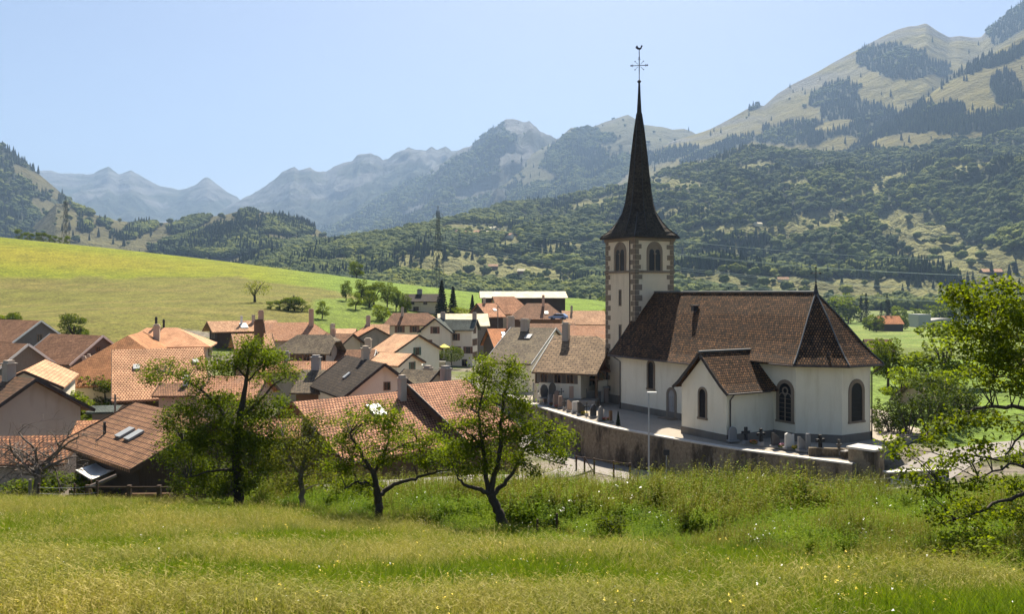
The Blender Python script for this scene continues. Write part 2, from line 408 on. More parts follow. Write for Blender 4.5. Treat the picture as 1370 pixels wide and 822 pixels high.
setc(gcol, vil, (0.16, 0.14, 0.11), np.clip((fbm(gx / 12, gy / 12, 3, 21) - 0.30) * 6, 0, 1))
field = (gy > 150) & (gh > -11.0) & (gx < 25) & ~((gx > -80) & (gy < 195)) | ((gy > 270) & (gx < 60))
setc(gcol, field, (0.118, 0.116, 0.022), 1.0)
setc(gcol, field, (0.135, 0.118, 0.03), np.clip((n_str - 0.45) * 4, 0, 1))
bright = field & (ppy < 372 + 6 * (n_big - 0.5) - 0.004 * (ppx - 0) + np.clip((ppx - 320) * 0.16, 0, 60)) & (gy > 300)
setc(gcol, bright, (0.14, 0.16, 0.008), 1.0)
setc(gcol, bright, (0.18, 0.165, 0.012), np.clip(1.3 - np.abs(gy - 385) / 30, 0, 1) * (ppx < 330) * np.clip(1.6 - ppx / 220, 0.2, 1))
setc(gcol, bright, (0.11, 0.17, 0.02), np.clip((ppx - 350) / 120, 0, 0.9))
orch = field & (ppx > 420) & (ppx < 560) & (ppy > 400); setc(gcol, orch, (0.11, 0.16, 0.02), 0.85)
val = (gy > 260) & (gx > 45); setc(gcol, val, (0.11, 0.16, 0.03), 0.9)
setc(gcol, val & (n_str > 0.55), (0.17, 0.19, 0.05), 0.8)
setc(gcol, (gx > 40) & (gy > 78) & (gy < 160), (0.11, 0.17, 0.025), 0.9)
setc(gcol, gy > 700, (0.13, 0.15, 0.05), 0.7)
nr, nc = gx.shape
idx = np.arange(nr * nc).reshape(nr, nc)
quads = np.stack([idx[:-1, :-1], idx[:-1, 1:], idx[1:, 1:], idx[1:, :-1]], -1).reshape(-1, 4)
MT['land'] = m_land('meadow_ground', 1.1, 0.8, bmp=0.6, mid=0.35)
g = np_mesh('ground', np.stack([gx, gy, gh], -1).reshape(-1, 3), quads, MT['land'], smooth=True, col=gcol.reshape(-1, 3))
tag(g, kind='structure')

# ---------------------------------------------------------------- mountains: each a real slope from its foot up to its ridge and down behind
MT['mount'] = m_land('mountain_slope', 0.012, 0.3, bmp=0.6, mid=0.6)
GRASS, TAN, WOODC, ROCK = (0.15, 0.155, 0.05), (0.26, 0.21, 0.10), (0.02, 0.03, 0.012), (0.11, 0.11, 0.105)
FOREST = []     # tree positions on all slopes: x, y, z, size, kind
rngF = np.random.default_rng(7)
def blob(px, py, items, warp=None):
    r = np.full(np.shape(px), -1.0)
    for cx, cy_, rx, ry, *rot in items:
        a = R(rot[0]) if rot else 0
        dx, dy = px - cx, py - cy_
        u = dx * math.cos(a) + dy * math.sin(a); v = -dx * math.sin(a) + dy * math.cos(a)
        r = np.maximum(r, 1 - np.sqrt((u / rx) ** 2 + (v / ry) ** 2))
    return r
def mountain(name, ridge, D, D0, z0, power=1.3, nx=440, ny=120, amp=0.05, base=GRASS, wood=None, clear=None, rock=0.0, seed=1, default_wood=False,
             ntree=0, tsize=14, conifer=0.4, foot=None, rough_scale=900., gully=1.0, tsmin=0.5, lum=0.25, noise_clear=0):
    rp = np.array(ridge, dtype=float)
    pxs = np.linspace(rp[0, 0], rp[-1, 0], nx)
    ry = np.interp(pxs, rp[:, 0], rp[:, 1])
    Dp = np.interp(pxs, [d[0] for d in D], [d[1] for d in D]) if hasattr(D, '__len__') else np.full(nx, float(D))
    D0p = np.interp(pxs, [d[0] for d in D0], [d[1] for d in D0]) if hasattr(D0, '__len__') else np.full(nx, float(D0))
    ts = np.r_[np.linspace(0, 1, ny), 1 + np.linspace(0.04, 0.7, 12)]
    T, PX = np.meshgrid(ts, pxs, indexing='ij'); Tc = np.clip(T, 0, 1)
    DD = D0p[None] + (Dp - D0p)[None] * T
    zr = (HY - ry) * Dp / F
    prof = Tc ** power
    Z = z0 + (zr[None] - z0) * prof
    back = np.clip(T - 1, 0, None); Z = Z - back * (Dp - D0p)[None] * 0.55
    X = (PX - 685) * DD / F
    env = np.sin(np.clip(Tc, 0, 1) * math.pi * 0.93) ** 0.7 * (T <= 1) + 0.3 * (T > 1)
    H = (zr - z0)[None]
    rs = rough_scale
    nz = (fbm(X / rs, DD / rs, 5, seed) - 0.5) * 2 + (fbm(X / rs * 2.2, DD / rs * 0.9, 4, seed + 50, True) - 0.55) * gully
    n2 = fbm(X / (rs * .28), DD / (rs * .2), 4, seed + 77, True) - .55
    Z = Z + (nz * env + n2 * .45 * gully * np.maximum(env, .10 * Tc)) * amp * np.maximum(H, 60)
    px, py = 685 + F * X / DD, HY - F * Z / DD
    wn = (fbm(X / (rs * 0.35), DD / (rs * 0.35), 4, seed + 9) - 0.5)
    def woodmask(px, py, wn):
        w = np.full(np.shape(px), 1.0 if default_wood else -1.0)
        if wood:
            b = blob(px, py, wood) + wn * 1.1; w = np.where(b > 0, 1.0, w)
        if clear:
            b = blob(px, py, clear) + wn * 0.45; w = np.where(b > 0, -1.0, w)
        if noise_clear: w = np.where(wn > noise_clear, -1.0, w)
        return w > 0
    wm = woodmask(px, py, wn)
    ntree = int(ntree * (1.25 if ntree < 30000 else 1))
    base = tuple(c * 0.72 for c in base); col = np.zeros(X.shape + (3,)); col[...] = base
    v1 = np.clip((fbm(X / (rs * .2), DD / (rs * .2), 4, seed + 3) - .35) * 3, 0, 1)
    setc(col, np.ones_like(X), tuple(c * 0.62 for c in base), v1 * 0.6 * lum * 4)
    if rock:
        rk = np.clip((fbm(X / 500, Z / 90, 4, seed + 5, True) - 0.5) * 5, 0, 1) * np.clip((Tc - (1 - rock)) / 0.25, 0, 1)
        setc(col, np.ones_like(X), ROCK, rk)
    setc(col, wm, WOODC, 0.9)
    n, c = X.shape; ii = np.arange(n * c).reshape(n, c)
    q = np.stack([ii[:-1, :-1], ii[:-1, 1:], ii[1:, 1:], ii[1:, :-1]], -1).reshape(-1, 4)
    o = np_mesh(name, np.stack([X, DD, Z], -1).reshape(-1, 3), q, MT['mount'], smooth=True, col=col.reshape(-1, 3))
    tag(o, kind='structure')
    if ntree:
        ti = rngF.random(ntree * 6) * (ny - 1); ca, cb = np.searchsorted(pxs, (-330, 1720)); cb = min(cb, nx - 1); ci = ca + rngF.random(ntree * 6) * (cb - ca - .01)
        # even density over the ground: weigh by cell width
        i0 = ti.astype(int); j0 = ci.astype(int); fi = (ti - i0)[:, None]; fj = (ci - j0)[:, None]
        V = np.stack([X, DD, Z], -1)
        p = (V[i0, j0] * (1 - fi) + V[i0 + 1, j0] * fi) * (1 - fj) + (V[i0, j0 + 1] * (1 - fi) + V[i0 + 1, j0 + 1] * fi) * fj
        qx, qy = 685 + F * p[:, 0] / p[:, 1], HY - F * p[:, 2] / p[:, 1]
        w2 = (fbm(p[:, 0] / (rs * 0.35), p[:, 1] / (rs * 0.35), 4, seed + 9) - 0.5)
        keep = woodmask(qx, qy, w2) & (qx > -330) & (qx < 1720)
        stray = (~keep) & (rngF.random(len(keep)) < 0.008) & (qx > -330) & (qx < 1720)
        p1 = p[keep][:ntree]; p2 = p[stray][:ntree // 12]
        pp = np.r_[p1, p2]
        kn = fbm(pp[:, 0] / 130, pp[:, 1] / 130, 3, seed + 31)
        kind = (kn + (rngF.random(len(pp)) - 0.5) * 0.25 < conifer * 0.62 + 0.19).astype(int)
        sz = tsize * (tsmin + 0.75 * rngF.random(len(pp)))
        FOREST.append(np.c_[pp, sz, kind])
    return o

mountain('hills', [(-800, 240), (-450, 205), (-120, 228), (50, 232), (70, 230), (100, 234), (125, 234), (145, 226), (152, 231), (158, 236), (170, 231), (175, 229), (185, 234), (200, 242), (215, 250),
          (240, 256), (262, 247), (272, 240), (278, 239), (286, 245), (296, 252), (305, 259), (316, 265), (330, 276), (420, 320)],
         9500, 5600, 0, 1.15, amp=0.12, base=(0.06, 0.066, 0.035), rock=0.75, seed=11, rough_scale=1300, gully=1.6,
         wood=[(160, 290, 70, 32), (60, 275, 60, 22), (262, 285, 45, 22)])
mountain('hills', [(200, 330), (300, 278), (316, 268), (340, 256), (360, 243), (388, 224), (394, 222), (400, 226), (416, 224), (424, 230), (436, 231), (448, 224), (460, 221), (472, 219), (478, 213),
          (488, 211), (495, 209), (505, 213), (512, 217), (522, 214), (535, 205), (543, 201), (547, 199), (556, 203), (570, 207), (577, 201), (584, 203), (596, 199), (604, 206), (625, 200), (700, 240)],
         8600, 5200, 0, 1.1, amp=0.13, base=(0.06, 0.066, 0.035), rock=0.7, seed=23, rough_scale=1100, gully=1.8,  # base kept dark: shade on the central range is put into its colour
         wood=[(440, 290, 110, 22, -20), (520, 250, 60, 16, -25)])
mountain('hills', [(330, 345), (400, 322), (460, 292), (500, 268), (560, 238), (590, 220), (612, 204), (628, 196), (642, 184), (655, 177), (664, 168), (672, 164), (678, 160), (686, 159.5), (694, 163), (700, 167), (708, 165), (714, 171),
          (722, 180), (735, 184), (745, 186), (780, 215), (840, 260)],
         7000, 3600, 0, 1.12, amp=0.13, base=(0.055, 0.06, 0.033), rock=0.55, seed=37, rough_scale=1000, gully=1.8, ntree=5000, tsize=30,  # dark base paints these peaks as lying in shade
         wood=[(520, 285, 130, 30, -22), (620, 235, 70, 24, -35), (600, 290, 70, 20, -15), (660, 190, 35, 18, -30)],
         clear=[(500, 252, 26, 7, -22), (455, 292, 30, 7, -25), (555, 282, 22, 5, -20)])
mountain('hills', [(560, 300), (620, 262), (660, 240), (700, 213), (730, 196), (748, 186), (757, 178), (764, 172), (780, 174), (790, 172), (810, 164), (832, 157), (840, 155), (846, 158), (862, 168), (885, 171), (900, 175), (915, 174), (925, 178), (960, 200), (1040, 240)],
         6000, 3300, 0, 1.05, amp=0.09, base=(0.12, 0.115, 0.04), rock=0.1, seed=41, rough_scale=900, gully=0.5, ntree=4500, tsize=26,
         wood=[(775, 215, 40, 30), (730, 262, 110, 18, -12), (850, 225, 70, 16), (800, 182, 30, 8, 12)])
mountain('hills', [(780, 260), (850, 218), (872, 204), (900, 188), (925, 180), (950, 172), (975, 160), (1000, 146), (1013, 141), (1022, 143), (1040, 127), (1060, 115), (1090, 100), (1120, 84), (1150, 68), (1180, 51), (1200, 41), (1215, 36), (1226, 35), (1232, 33), (1239, 31), (1246, 36), (1256, 43), (1270, 51),
          (1284, 49), (1300, 51), (1312, 51), (1320, 42), (1332, 32), (1345, 20), (1358, 8), (1372, -2), (1440, -25), (1540, -25), (1800, 30), (2300, 90)],
         4800, 2300, 60, 1.12, amp=0.075, base=(0.175, 0.148, 0.022), rock=0.22, seed=53, rough_scale=900, gully=0.45, ntree=5200, tsize=22, conifer=0.8,
         wood=[(1062, 178, 58, 16, -8), (1130, 135, 48, 24, -12), (1205, 85, 58, 24, 8), (1160, 165, 40, 16), (960, 200, 70, 9, -20), (900, 207, 60, 8, -14), (1015, 140, 16, 5, -25), (1350, 30, 40, 20, -40)],  # forest under the summit crag also paints the shadow on its face
         clear=[(1185, 122, 42, 16, -5), (1115, 168, 26, 7, -10), (1265, 72, 26, 12)])
mountain('hills', [(1000, 262), (1080, 232), (1136, 203), (1170, 180), (1221, 145), (1260, 113), (1296, 88), (1330, 70), (1370, 48), (1420, 22), (1520, 0), (1800, 60), (2300, 110)],
         3300, 1900, 80, 1.1, amp=0.045, base=(0.175, 0.148, 0.022), seed=61, rough_scale=600, gully=0.3, ntree=4200, tsize=20, conifer=0.9,
         wood=[(1190, 172, 62, 15, -36), (1290, 97, 60, 13, -36), (1345, 118, 24, 24, -30), (1255, 158, 40, 13, -25), (1225, 160, 26, 20, -30), (1350, 75, 40, 8, -25), (1310, 165, 60, 13, -12), (1360, 180, 60, 20, -10), (1130, 215, 70, 14, -12),
               (1150, 195, 26, 9, -20)],
         clear=[(1270, 118, 40, 8, -30), (1195, 187, 34, 6, -14), (1300, 190, 24, 5, -6)])
mountain('hills', [(-1100, 230), (-700, 120), (-380, 60), (-200, 85), (-120, 120), (-60, 165), (-20, 184), (0, 195), (12, 202), (22, 209), (34, 217), (46, 229), (60, 241), (75, 253), (92, 268), (108, 282), (130, 300), (170, 325)],
         3000, 1900, -10, 1.2, amp=0.05, base=(0.115, 0.105, 0.04), seed=71, rough_scale=420, ntree=5200, tsize=20, conifer=0.45, default_wood=True,
         clear=[(58, 248, 30, 9, 38), (30, 232, 16, 8, 40), (70, 285, 34, 12, 35)])
mountain('hills', [(20, 330), (75, 272), (90, 272), (120, 285), (160, 296), (200, 300), (240, 296), (270, 291), (300, 288), (318, 283), (330, 282), (345, 286), (360, 285), (380, 292), (400, 298), (425, 308), (440, 319), (470, 345)],
         2300, 1350, -15, 1.1, amp=0.06, base=(0.115, 0.105, 0.036), seed=83, rough_scale=330, ntree=5200, tsize=16, conifer=0.3,
         wood=[(300, 325, 70, 20, -6), (185, 310, 28, 8, -18), (110, 278, 16, 7, 30), (330, 291, 16, 9, -10), (380, 305, 40, 10, 12), (250, 305, 32, 9, -18), (235, 335, 40, 8), (115, 304, 10, 7), (140, 300, 8, 3), (400, 330, 60, 10)],
         clear=[(375, 320, 30, 5, 8), (200, 330, 30, 4, 8)])
mountain('hills', [(280, 380), (330, 356), (360, 344), (400, 336), (450, 326), (500, 318), (540, 312), (570, 306), (600, 299), (640, 288), (700, 272), (760, 262), (830, 246), (900, 226), (950, 209), (1000, 199), (1050, 202), (1100, 206), (1140, 206), (1200, 200), (1270, 190), (1330, 185), (1370, 180), (1440, 170), (1540, 160), (1800, 190), (2300, 230)],
         [(280, 1500), (560, 1700), (700, 2600), (1000, 2800), (1540, 2400), (2300, 2400)], [(280, 950), (700, 880), (1100, 900), (1540, 800)], -19, 1.35, nx=480, ny=150, amp=0.14, base=(0.19, 0.185, 0.06), seed=97,
         rough_scale=270, gully=1.2, ntree=40000, tsize=15.5, conifer=0.22, noise_clear=.29, default_wood=True,
         clear=[(640, 308, 46, 9, 4), (620, 358, 95, 23, 3), (722, 371, 60, 14, 8), (680, 327, 16, 5), (678, 255, 26, 5, -5), (716, 252, 30, 6, -5), (560, 345, 22, 5), (972, 308, 60, 7, -4), (905, 245, 40, 7, 5), (884, 285, 34, 6, -5), (1080, 300, 72, 15, -12), (1060, 246, 24, 5), (1236, 318, 72, 27, 22),
                (1320, 352, 125, 24, 6), (1030, 383, 140, 14, 3), (1170, 392, 115, 20), (760, 408, 500, 7), (1345, 385, 70, 12), (820, 300, 26, 5, -8), (760, 330, 40, 6, -6), (800, 270, 40, 5, -10), (950, 340, 50, 6, -10), (1150, 262, 40, 6, -14), (1010, 222, 30, 5, -10), (1190, 240, 30, 6, -20), (470, 350, 30, 6), (1290, 225, 40, 6, -10), (930, 275, 30, 5, 10)])

# haze: still summer air filling the valley
hz = MB(); hz.box((0, 5400, 990), (24000, 12200, 2060))
hm = bpy.data.materials.new('haze_air'); hm.use_nodes = True; hm.node_tree.nodes.clear()
pv = hm.node_tree.nodes.new('ShaderNodeVolumePrincipled'); pv.inputs['Color'].default_value = (0.36, 0.53, 0.80, 1); pv.inputs['Density'].default_value = 0.92e-4; pv.inputs['Anisotropy'].default_value = 0.1
ho = hm.node_tree.nodes.new('ShaderNodeOutputMaterial'); hm.node_tree.links.new(pv.outputs[0], ho.inputs['Volume'])
o = hz.build('haze', hm); tag(o, kind='stuff')

# ---------------------------------------------------------------- scatter by geometry nodes (only for masses nobody could count)
def scatter(name, pts, rot, scl, idx_, sources, kind='stuff'):
    me = bpy.data.meshes.new(name); n = len(pts)
    me.vertices.add(n); me.vertices.foreach_set('co', np.asarray(pts, dtype=np.float32).ravel())
    a = me.attributes.new('rot', 'FLOAT_VECTOR', 'POINT'); a.data.foreach_set('vector', np.asarray(rot, dtype=np.float32).ravel())
    a = me.attributes.new('scl', 'FLOAT_VECTOR', 'POINT'); a.data.foreach_set('vector', np.asarray(scl, dtype=np.float32).ravel())
    a = me.attributes.new('idx', 'INT', 'POINT'); a.data.foreach_set('value', np.asarray(idx_, dtype=np.int32))
    o = bpy.data.objects.new(name, me); C.objects.link(o); tag(o, kind=kind)
    col = bpy.data.collections.new(name + '_sources')
    for i, s in enumerate(sources):
        s.name = '%02d_%s' % (i, s.name); col.objects.link(s)
    ng = bpy.data.node_groups.new(name, 'GeometryNodeTree')
    ng.interface.new_socket('Geometry', in_out='INPUT', socket_type='NodeSocketGeometry')
    ng.interface.new_socket('Geometry', in_out='OUTPUT', socket_type='NodeSocketGeometry')
    nd = ng.nodes; gi = nd.new('NodeGroupInput'); go = nd.new('NodeGroupOutput')
    ci = nd.new('GeometryNodeCollectionInfo'); ci.inputs['Collection'].default_value = col
    ci.inputs['Separate Children'].default_value = True; ci.inputs['Reset Children'].default_value = True
    ip = nd.new('GeometryNodeInstanceOnPoints'); ip.inputs['Pick Instance'].default_value = True
    def attr(nm, t):
        k = nd.new('GeometryNodeInputNamedAttribute'); k.data_type = t; k.inputs['Name'].default_value = nm
        return k.outputs[0]
    ng.links.new(gi.outputs[0], ip.inputs['Points']); ng.links.new(ci.outputs[0], ip.inputs['Instance'])
    ng.links.new(attr('idx', 'INT'), ip.inputs['Instance Index']); ng.links.new(attr('rot', 'FLOAT_VECTOR'), ip.inputs['Rotation'])
    ng.links.new(attr('scl', 'FLOAT_VECTOR'), ip.inputs['Scale']); ng.links.new(ip.outputs[0], go.inputs[0])
    md = o.modifiers.new('scatter', 'NODES'); md.node_group = ng
    return o

def blob_tree(seed, conifer=False):
    """a far tree one unit tall: lumpy crown of leaf masses"""
    rg = np.random.default_rng(seed)
    bm = bmesh.new(); bmesh.ops.create_icosphere(bm, subdivisions=4, radius=1)
    v = np.array([x.co[:] for x in bm.verts]); f = np.array([[q.index for q in x.verts] for x in bm.faces]); bm.free()
    d = v / np.linalg.norm(v, axis=1)[:, None]
    if not conifer:
        r = np.ones(len(v)) * 0.7
        for k in range(34):
            c = rg.normal(size=3); c /= np.linalg.norm(c); c[2] = abs(c[2]) * 0.9 - 0.25
            w = 0.2 + 0.25 * rg.random(); dd = ((d - c) ** 2).sum(1)
            r = np.maximum(r, 0.7 + (0.16 + 0.2 * rg.random()) * np.clip(1 - dd / w ** 2, 0, 1) ** 0.5)
        r *= 1 + (rg.random(len(v)) - 0.5) * 0.16
        p = d * r[:, None] * np.array([0.42, 0.42, 0.5]); p[:, 2] += 0.52
    else:
        a = np.arctan2(d[:, 1], d[:, 0]); h = (d[:, 2] + 1) / 2
        tier = 0.8 + 0.26 * np.abs(((h * 9) % 1.0) - 0.2)
        r = 0.2 * (1 - h) ** 0.85 * tier * (1 + 0.35 * np.sin(a * 7 + h * 40) * rg.random(len(v))) * np.clip(h * 12, 0, 1)
        p = np.c_[np.cos(a) * r, np.sin(a) * r, h]
    return p, f
def m_far(name, c):
    m = mat(name, c, 0.9, 0.08); p = geo_pos(m); r = objrand(m)
    a = mix(m, 1.0, c, ramp(m, r, [(0, (0.7, 0.75, 0.8)), (0.5, (1, 1, 0.9)), (1, (1.5, 1.3, 0.8))]), 'MULTIPLY')
    a = mix(m, 1.0, a, ramp(m, noise(m, p, 0.5, 4, 0.7), [(0.3, 0.5), (0.7, 1.6)]), 'MULTIPLY')
    a = mix(m, 1.0, a, ramp(m, noise(m, p, 0.006, 4, 0.7), [(0.35, (0.5, 0.62, 0.75)), (0.65, (1.75, 1.6, 1.0))]), 'MULTIPLY')
    L(m, a, bsdf(m).inputs['Base Color']); bump(m, noise(m, p, 1.2, 3), 0.8, 1.2); return m
MT['far_leaf'] = m_far('far_broadleaf', (0.072, 0.094, 0.028)); MT['far_fir'] = m_far('far_fir', (0.03, 0.045, 0.024))
srcs = [np_mesh('broadleaf', *blob_tree(s), MT['far_leaf'], link=False) for s in range(5)] + [np_mesh('fir', *blob_tree(20 + s, True), MT['far_fir'], link=False) for s in range(3)]
fo = np.concatenate(FOREST); n = len(fo)
kd = fo[:, 4].astype(int)
ix = np.where(kd == 1, 5 + rngF.integers(0, 3, n), rngF.integers(0, 5, n))
sz = fo[:, 3]; wide = np.where(kd == 1, 1.15, 0.85 + 0.5 * rngF.random(n)); tall = np.where(kd == 1, 1.35, 0.95)
pos = fo[:, :3].copy(); pos[:, 2] -= sz * 0.06
scatter('forest', pos, np.c_[np.zeros(n), np.zeros(n), rngF.random(n) * 6.28], np.c_[sz * wide, sz * wide, sz * tall], ix, srcs)
print('FOREST', n)
# ---------------------------------------------------------------- churchyard, retaining wall, roads
YARD = -13.7
WALL = [(-1.5, 116), (0.2, 111.5), (1.7, 107.0), (5.2, 97.3), (9.2, 88.2), (12.7, 83.0), (18.6, 75.6), (23.0, 71.6), (27.2, 68.0)]
yard = [(x + 0.1, y + 0.25) for x, y in WALL] + [(30.0, 70.2), (33.5, 76.5), (40.5, 84), (44, 98), (36, 112), (20, 120), (4, 122)]
mb = MB()
mb.face([(x, y, YARD) for x, y in yard], [(x, y) for x, y in yard])
for i in range(len(yard)):
    a, b = yard[i], yard[(i + 1) % len(yard)]
    mb.face([(a[0], a[1], YARD - 3), (b[0], b[1], YARD - 3), (b[0], b[1], YARD), (a[0], a[1], YARD)])
m = mat('gravel', (0.30, 0.26, 0.21), 0.95, 0.1); p = geo_pos(m)
L(m, mix(m, 1.0, mix(m, noise(m, p, 0.35, 4), (0.26, 0.23, 0.19), (0.36, 0.31, 0.25)), ramp(m, noise(m, p, 18, 3), [(0.3, 0.75), (0.7, 1.2)]), 'MULTIPLY'), bsdf(m).inputs['Base Color'])
MT['gravel'] = m
tag(mb.build('churchyard_ground', MT['gravel']), kind='structure')

m = mat('asphalt', (0.16, 0.15, 0.14), 0.9, 0.2); p = geo_pos(m)
L(m, mix(m, 1.0, mix(m, noise(m, p, 0.3, 4), (0.17, 0.155, 0.14), (0.25, 0.225, 0.2)), ramp(m, noise(m, p, 9, 3), [(0.3, 0.85), (0.7, 1.15)]), 'MULTIPLY'), bsdf(m).inputs['Base Color'])
MT['asphalt'] = m
def smooth_path(pts, n=12):
    pts = [Vector(p) for p in pts]; out = []
    for i in range(len(pts) - 1):
        p0, p1, p2, p3 = pts[max(i - 1, 0)], pts[i], pts[i + 1], pts[min(i + 2, len(pts) - 1)]
        for k in range(n):
            t = k / n
            out.append(0.5 * ((2 * p1) + (p2 - p0) * t + (2 * p0 - 5 * p1 + 4 * p2 - p3) * t * t + (3 * p1 - p0 - 3 * p2 + p3) * t ** 3))
    return out + [pts[-1]]
def road(name, pts, width, lift=0.06, m='asphalt'):
    ps = smooth_path(pts); mb = MB()
    prev = None; acc = 0
    for i, p in enumerate(ps):
        d = (ps[min(i + 1, len(ps) - 1)] - ps[max(i - 1, 0)]); d.z = 0; d.normalize(); n = Vector((-d.y, d.x, 0)) * width / 2
        z = max(gz(p.x, p.y), gz(p.x + n.x, p.y + n.y), gz(p.x - n.x, p.y - n.y)) + lift
        cur = (Vector((p.x + n.x, p.y + n.y, z)), Vector((p.x - n.x, p.y - n.y, z)))
        if prev:
            mb.face([prev[0], prev[1], cur[1], cur[0]])
            for k in (0, 1):   # kerb edges going into the ground
                mb.face([prev[k], cur[k], cur[k] - Vector((0, 0, 0.5)), prev[k] - Vector((0, 0, 0.5))])
        prev = cur
    tag(mb.build(name, MT[m]), kind='structure')
road('road', [(75, 79, 0), (52, 78, 0), (40, 75, 0), (31, 67.6, 0), (24, 67.6, 0), (17.5, 73, 0), (12, 79.4, 0), (7.6, 87, 0), (3.2, 96.5, 0), (-1.5, 108, 0), (-6, 122, 0)], 4.4)
road('lane', [(8, 88, 0), (5.5, 81, 0), (2.5, 74.3, 0), (-2.5, 68.5, 0), (-9, 64, 0), (-17, 60, 0), (-26, 58, 0)], 3.0, 0.1)

def wall_run(path, top, bottom, th, mats, name, parent, cope=0.12):
    mb = MB(); ps = smooth_path([(x, y, 0) for x, y in path], 4); cp = MB(); acc = 0
    for i in range(len(ps) - 1):
        a, b = ps[i], ps[i + 1]; d = (b - a); l = d.length; d.normalize(); n = Vector((-d.y, d.x, 0))
        ta, tb = top(a), top(b); ba, bb = bottom(a), bottom(b)
        def ring(p, t, bt): return [p - n * th / 2 + Vector((0, 0, bt)), p - n * th / 2 + Vector((0, 0, t)), p + n * th / 2 + Vector((0, 0, t)), p + n * th / 2 + Vector((0, 0, bt))]
        ra, rb = ring(a, ta, ba), ring(b, tb, bb)
        for k in range(4):
            k2 = (k + 1) % 4
            mb.face([ra[k], rb[k], rb[k2], ra[k2]], [(acc, ra[k].z), (acc + l, rb[k].z), (acc + l, rb[k2].z), (acc, ra[k2].z)])
        if i == 0: mb.face(ra)
        if i == len(ps) - 2: mb.face(rb[::-1])
        t2 = th / 2 + 0.07
        def ring2(p, t): return [p - n * t2 + Vector((0, 0, t + .004)), p - n * t2 + Vector((0, 0, t + cope)), p + n * t2 + Vector((0, 0, t + cope)), p + n * t2 + Vector((0, 0, t + .004))]
        qa, qb = ring2(a, ta), ring2(b, tb)
        for k in range(4):
            k2 = (k + 1) % 4; cp.face([qa[k], qb[k], qb[k2], qa[k2]])
        acc += l
    mb.build('masonry', mats[0], parent); cp.build('coping', mats[1], parent)
m = mat('stained_wall', (0.3, 0.26, 0.2), 0.95, 0.1); p = geo_pos(m)
st = noise(m, mapping(m, p, (1, 1, 0.35)), 0.55, 5, 0.7); fine = noise(m, p, 3.5, 5, 0.7)
sep = N(m, 'ShaderNodeSeparateXYZ'); L(m, p, sep.inputs[0])
c = mix(m, ramp(m, fine, [(0.3, 0), (0.7, 1)]), (0.15, 0.12, 0.085), (0.29, 0.235, 0.165))
c = mix(m, ramp(m, st, [(0.47, 0), (0.6, 0.85)]), c, (0.04, 0.033, 0.026))
L(m, c, bsdf(m).inputs['Base Color']); bump(m, fine, 0.8, 0.08); MT['stained'] = m
w = thing('retaining_wall', 'long curved stained masonry retaining wall holding up the churchyard above the road', 'wall', (12, 83, -17))
w.location = (0, 0, 0)
wall_run(WALL, lambda p: -13.70, lambda p: gz(p.x, p.y) - 1.2, 0.55, (MT['stained'], MT['concrete']), 'retaining_wall', w)
# the block at the wall's end, with its little metal door
pb = thing('wall_block', 'squat plastered masonry block with slab top at the end of the churchyard wall', 'wall block', (28.6, 68.9, -16.3), R(-48 + 0))
k = MB(); k.box((0, 0, 1.8), (2.1, 1.8, 3.8)); k.build('masonry', MT['stained'], pb)
k = MB(); k.box((0, 0, 3.78), (2.35, 2.05, 0.16)); k.build('slab', MT['concrete'], pb)
pb2 = thing('low_wall', 'low plastered wall with a small pale metal door beside the lane', 'wall', (31.4, 67.3, -16.2), R(12))
k = MB(); k.box((0.6, 0, 0.8), (5.4, 0.5, 2.6)); k.build('masonry', MT['stained'], pb2)
k = MB(); k.box((0.6, 0, 2.14), (5.6, 0.66, 0.1)); k.build('coping', MT['concrete'], pb2)
k = MB(); k.box((-1.2, -0.27, 0.9), (1.25, 0.06, 1.3)); d = k.build('door', MT['zinc'], pb2)
k = MB()
for dx, dz, sx, sz in ((-.66, 0, .08, 1.46), (.66, 0, .08, 1.46), (0, .69, 1.24, .08)): k.box((-1.2 + dx, -0.29, 0.9 + dz), (sx, 0.08, sz))
k.build('door_frame', MT['steel'], d)

# ---------------------------------------------------------------- the church; local x runs along the nave to the choir, -y is the side towards the lane
CA = R(60)
ch = thing('church', 'white plastered village church with brown tiled roof and slender dark spire', 'church', (17.3, 103.5, YARD), -CA)
# nave axis: local +x = (0.5,-0.866); local +y = away
def arch_pts(w, h, n=10, pointed=False):
    """outline of an arched opening from (-w/2,0) up and round to (w/2,0)"""
    r = w / 2; pts = [(-r, 0)]
    if pointed:
        for i in range(n + 1):
            a = math.pi - (math.pi / 3) * i / n * 1.0
            pts.append((r * 0.0 + r + 2 * r * math.cos(a) - 0, h - r * 1.732 + 2 * r * math.sin(a) * 1.0))
        for i in range(1, n + 1):
            a = math.pi / 3 - (math.pi / 3) * i / n
            pts.append((-r + 2 * r * math.cos(a), h - r * 1.732 + 2 * r * math.sin(a)))
    else:
        for i in range(n + 1):
            a = math.pi - math.pi * i / n; pts.append((r * math.cos(a), h - r + r * math.sin(a)))
    pts.append((r, 0)); return pts
def strip(mb, outer, inner, M, y0, y1):
    """a frame between two outlines (same count), standing from depth y0 to y1 (y1 nearer the viewer = negative)"""
    n = len(outer)
    for i in range(n - 1):
        o0, o1, i0, i1 = outer[i], outer[i + 1], inner[i], inner[i + 1]
        f = lambda q, y: M @ Vector((q[0], y, q[1]))
        mb.face([f(o0, y1), f(o1, y1), f(i1, y1), f(i0, y1)])
        mb.face([f(o1, y1), f(o0, y1), f(o0, y0), f(o1, y0)])
        mb.face([f(i0, y1), f(i1, y1), f(i1, y0), f(i0, y0)])
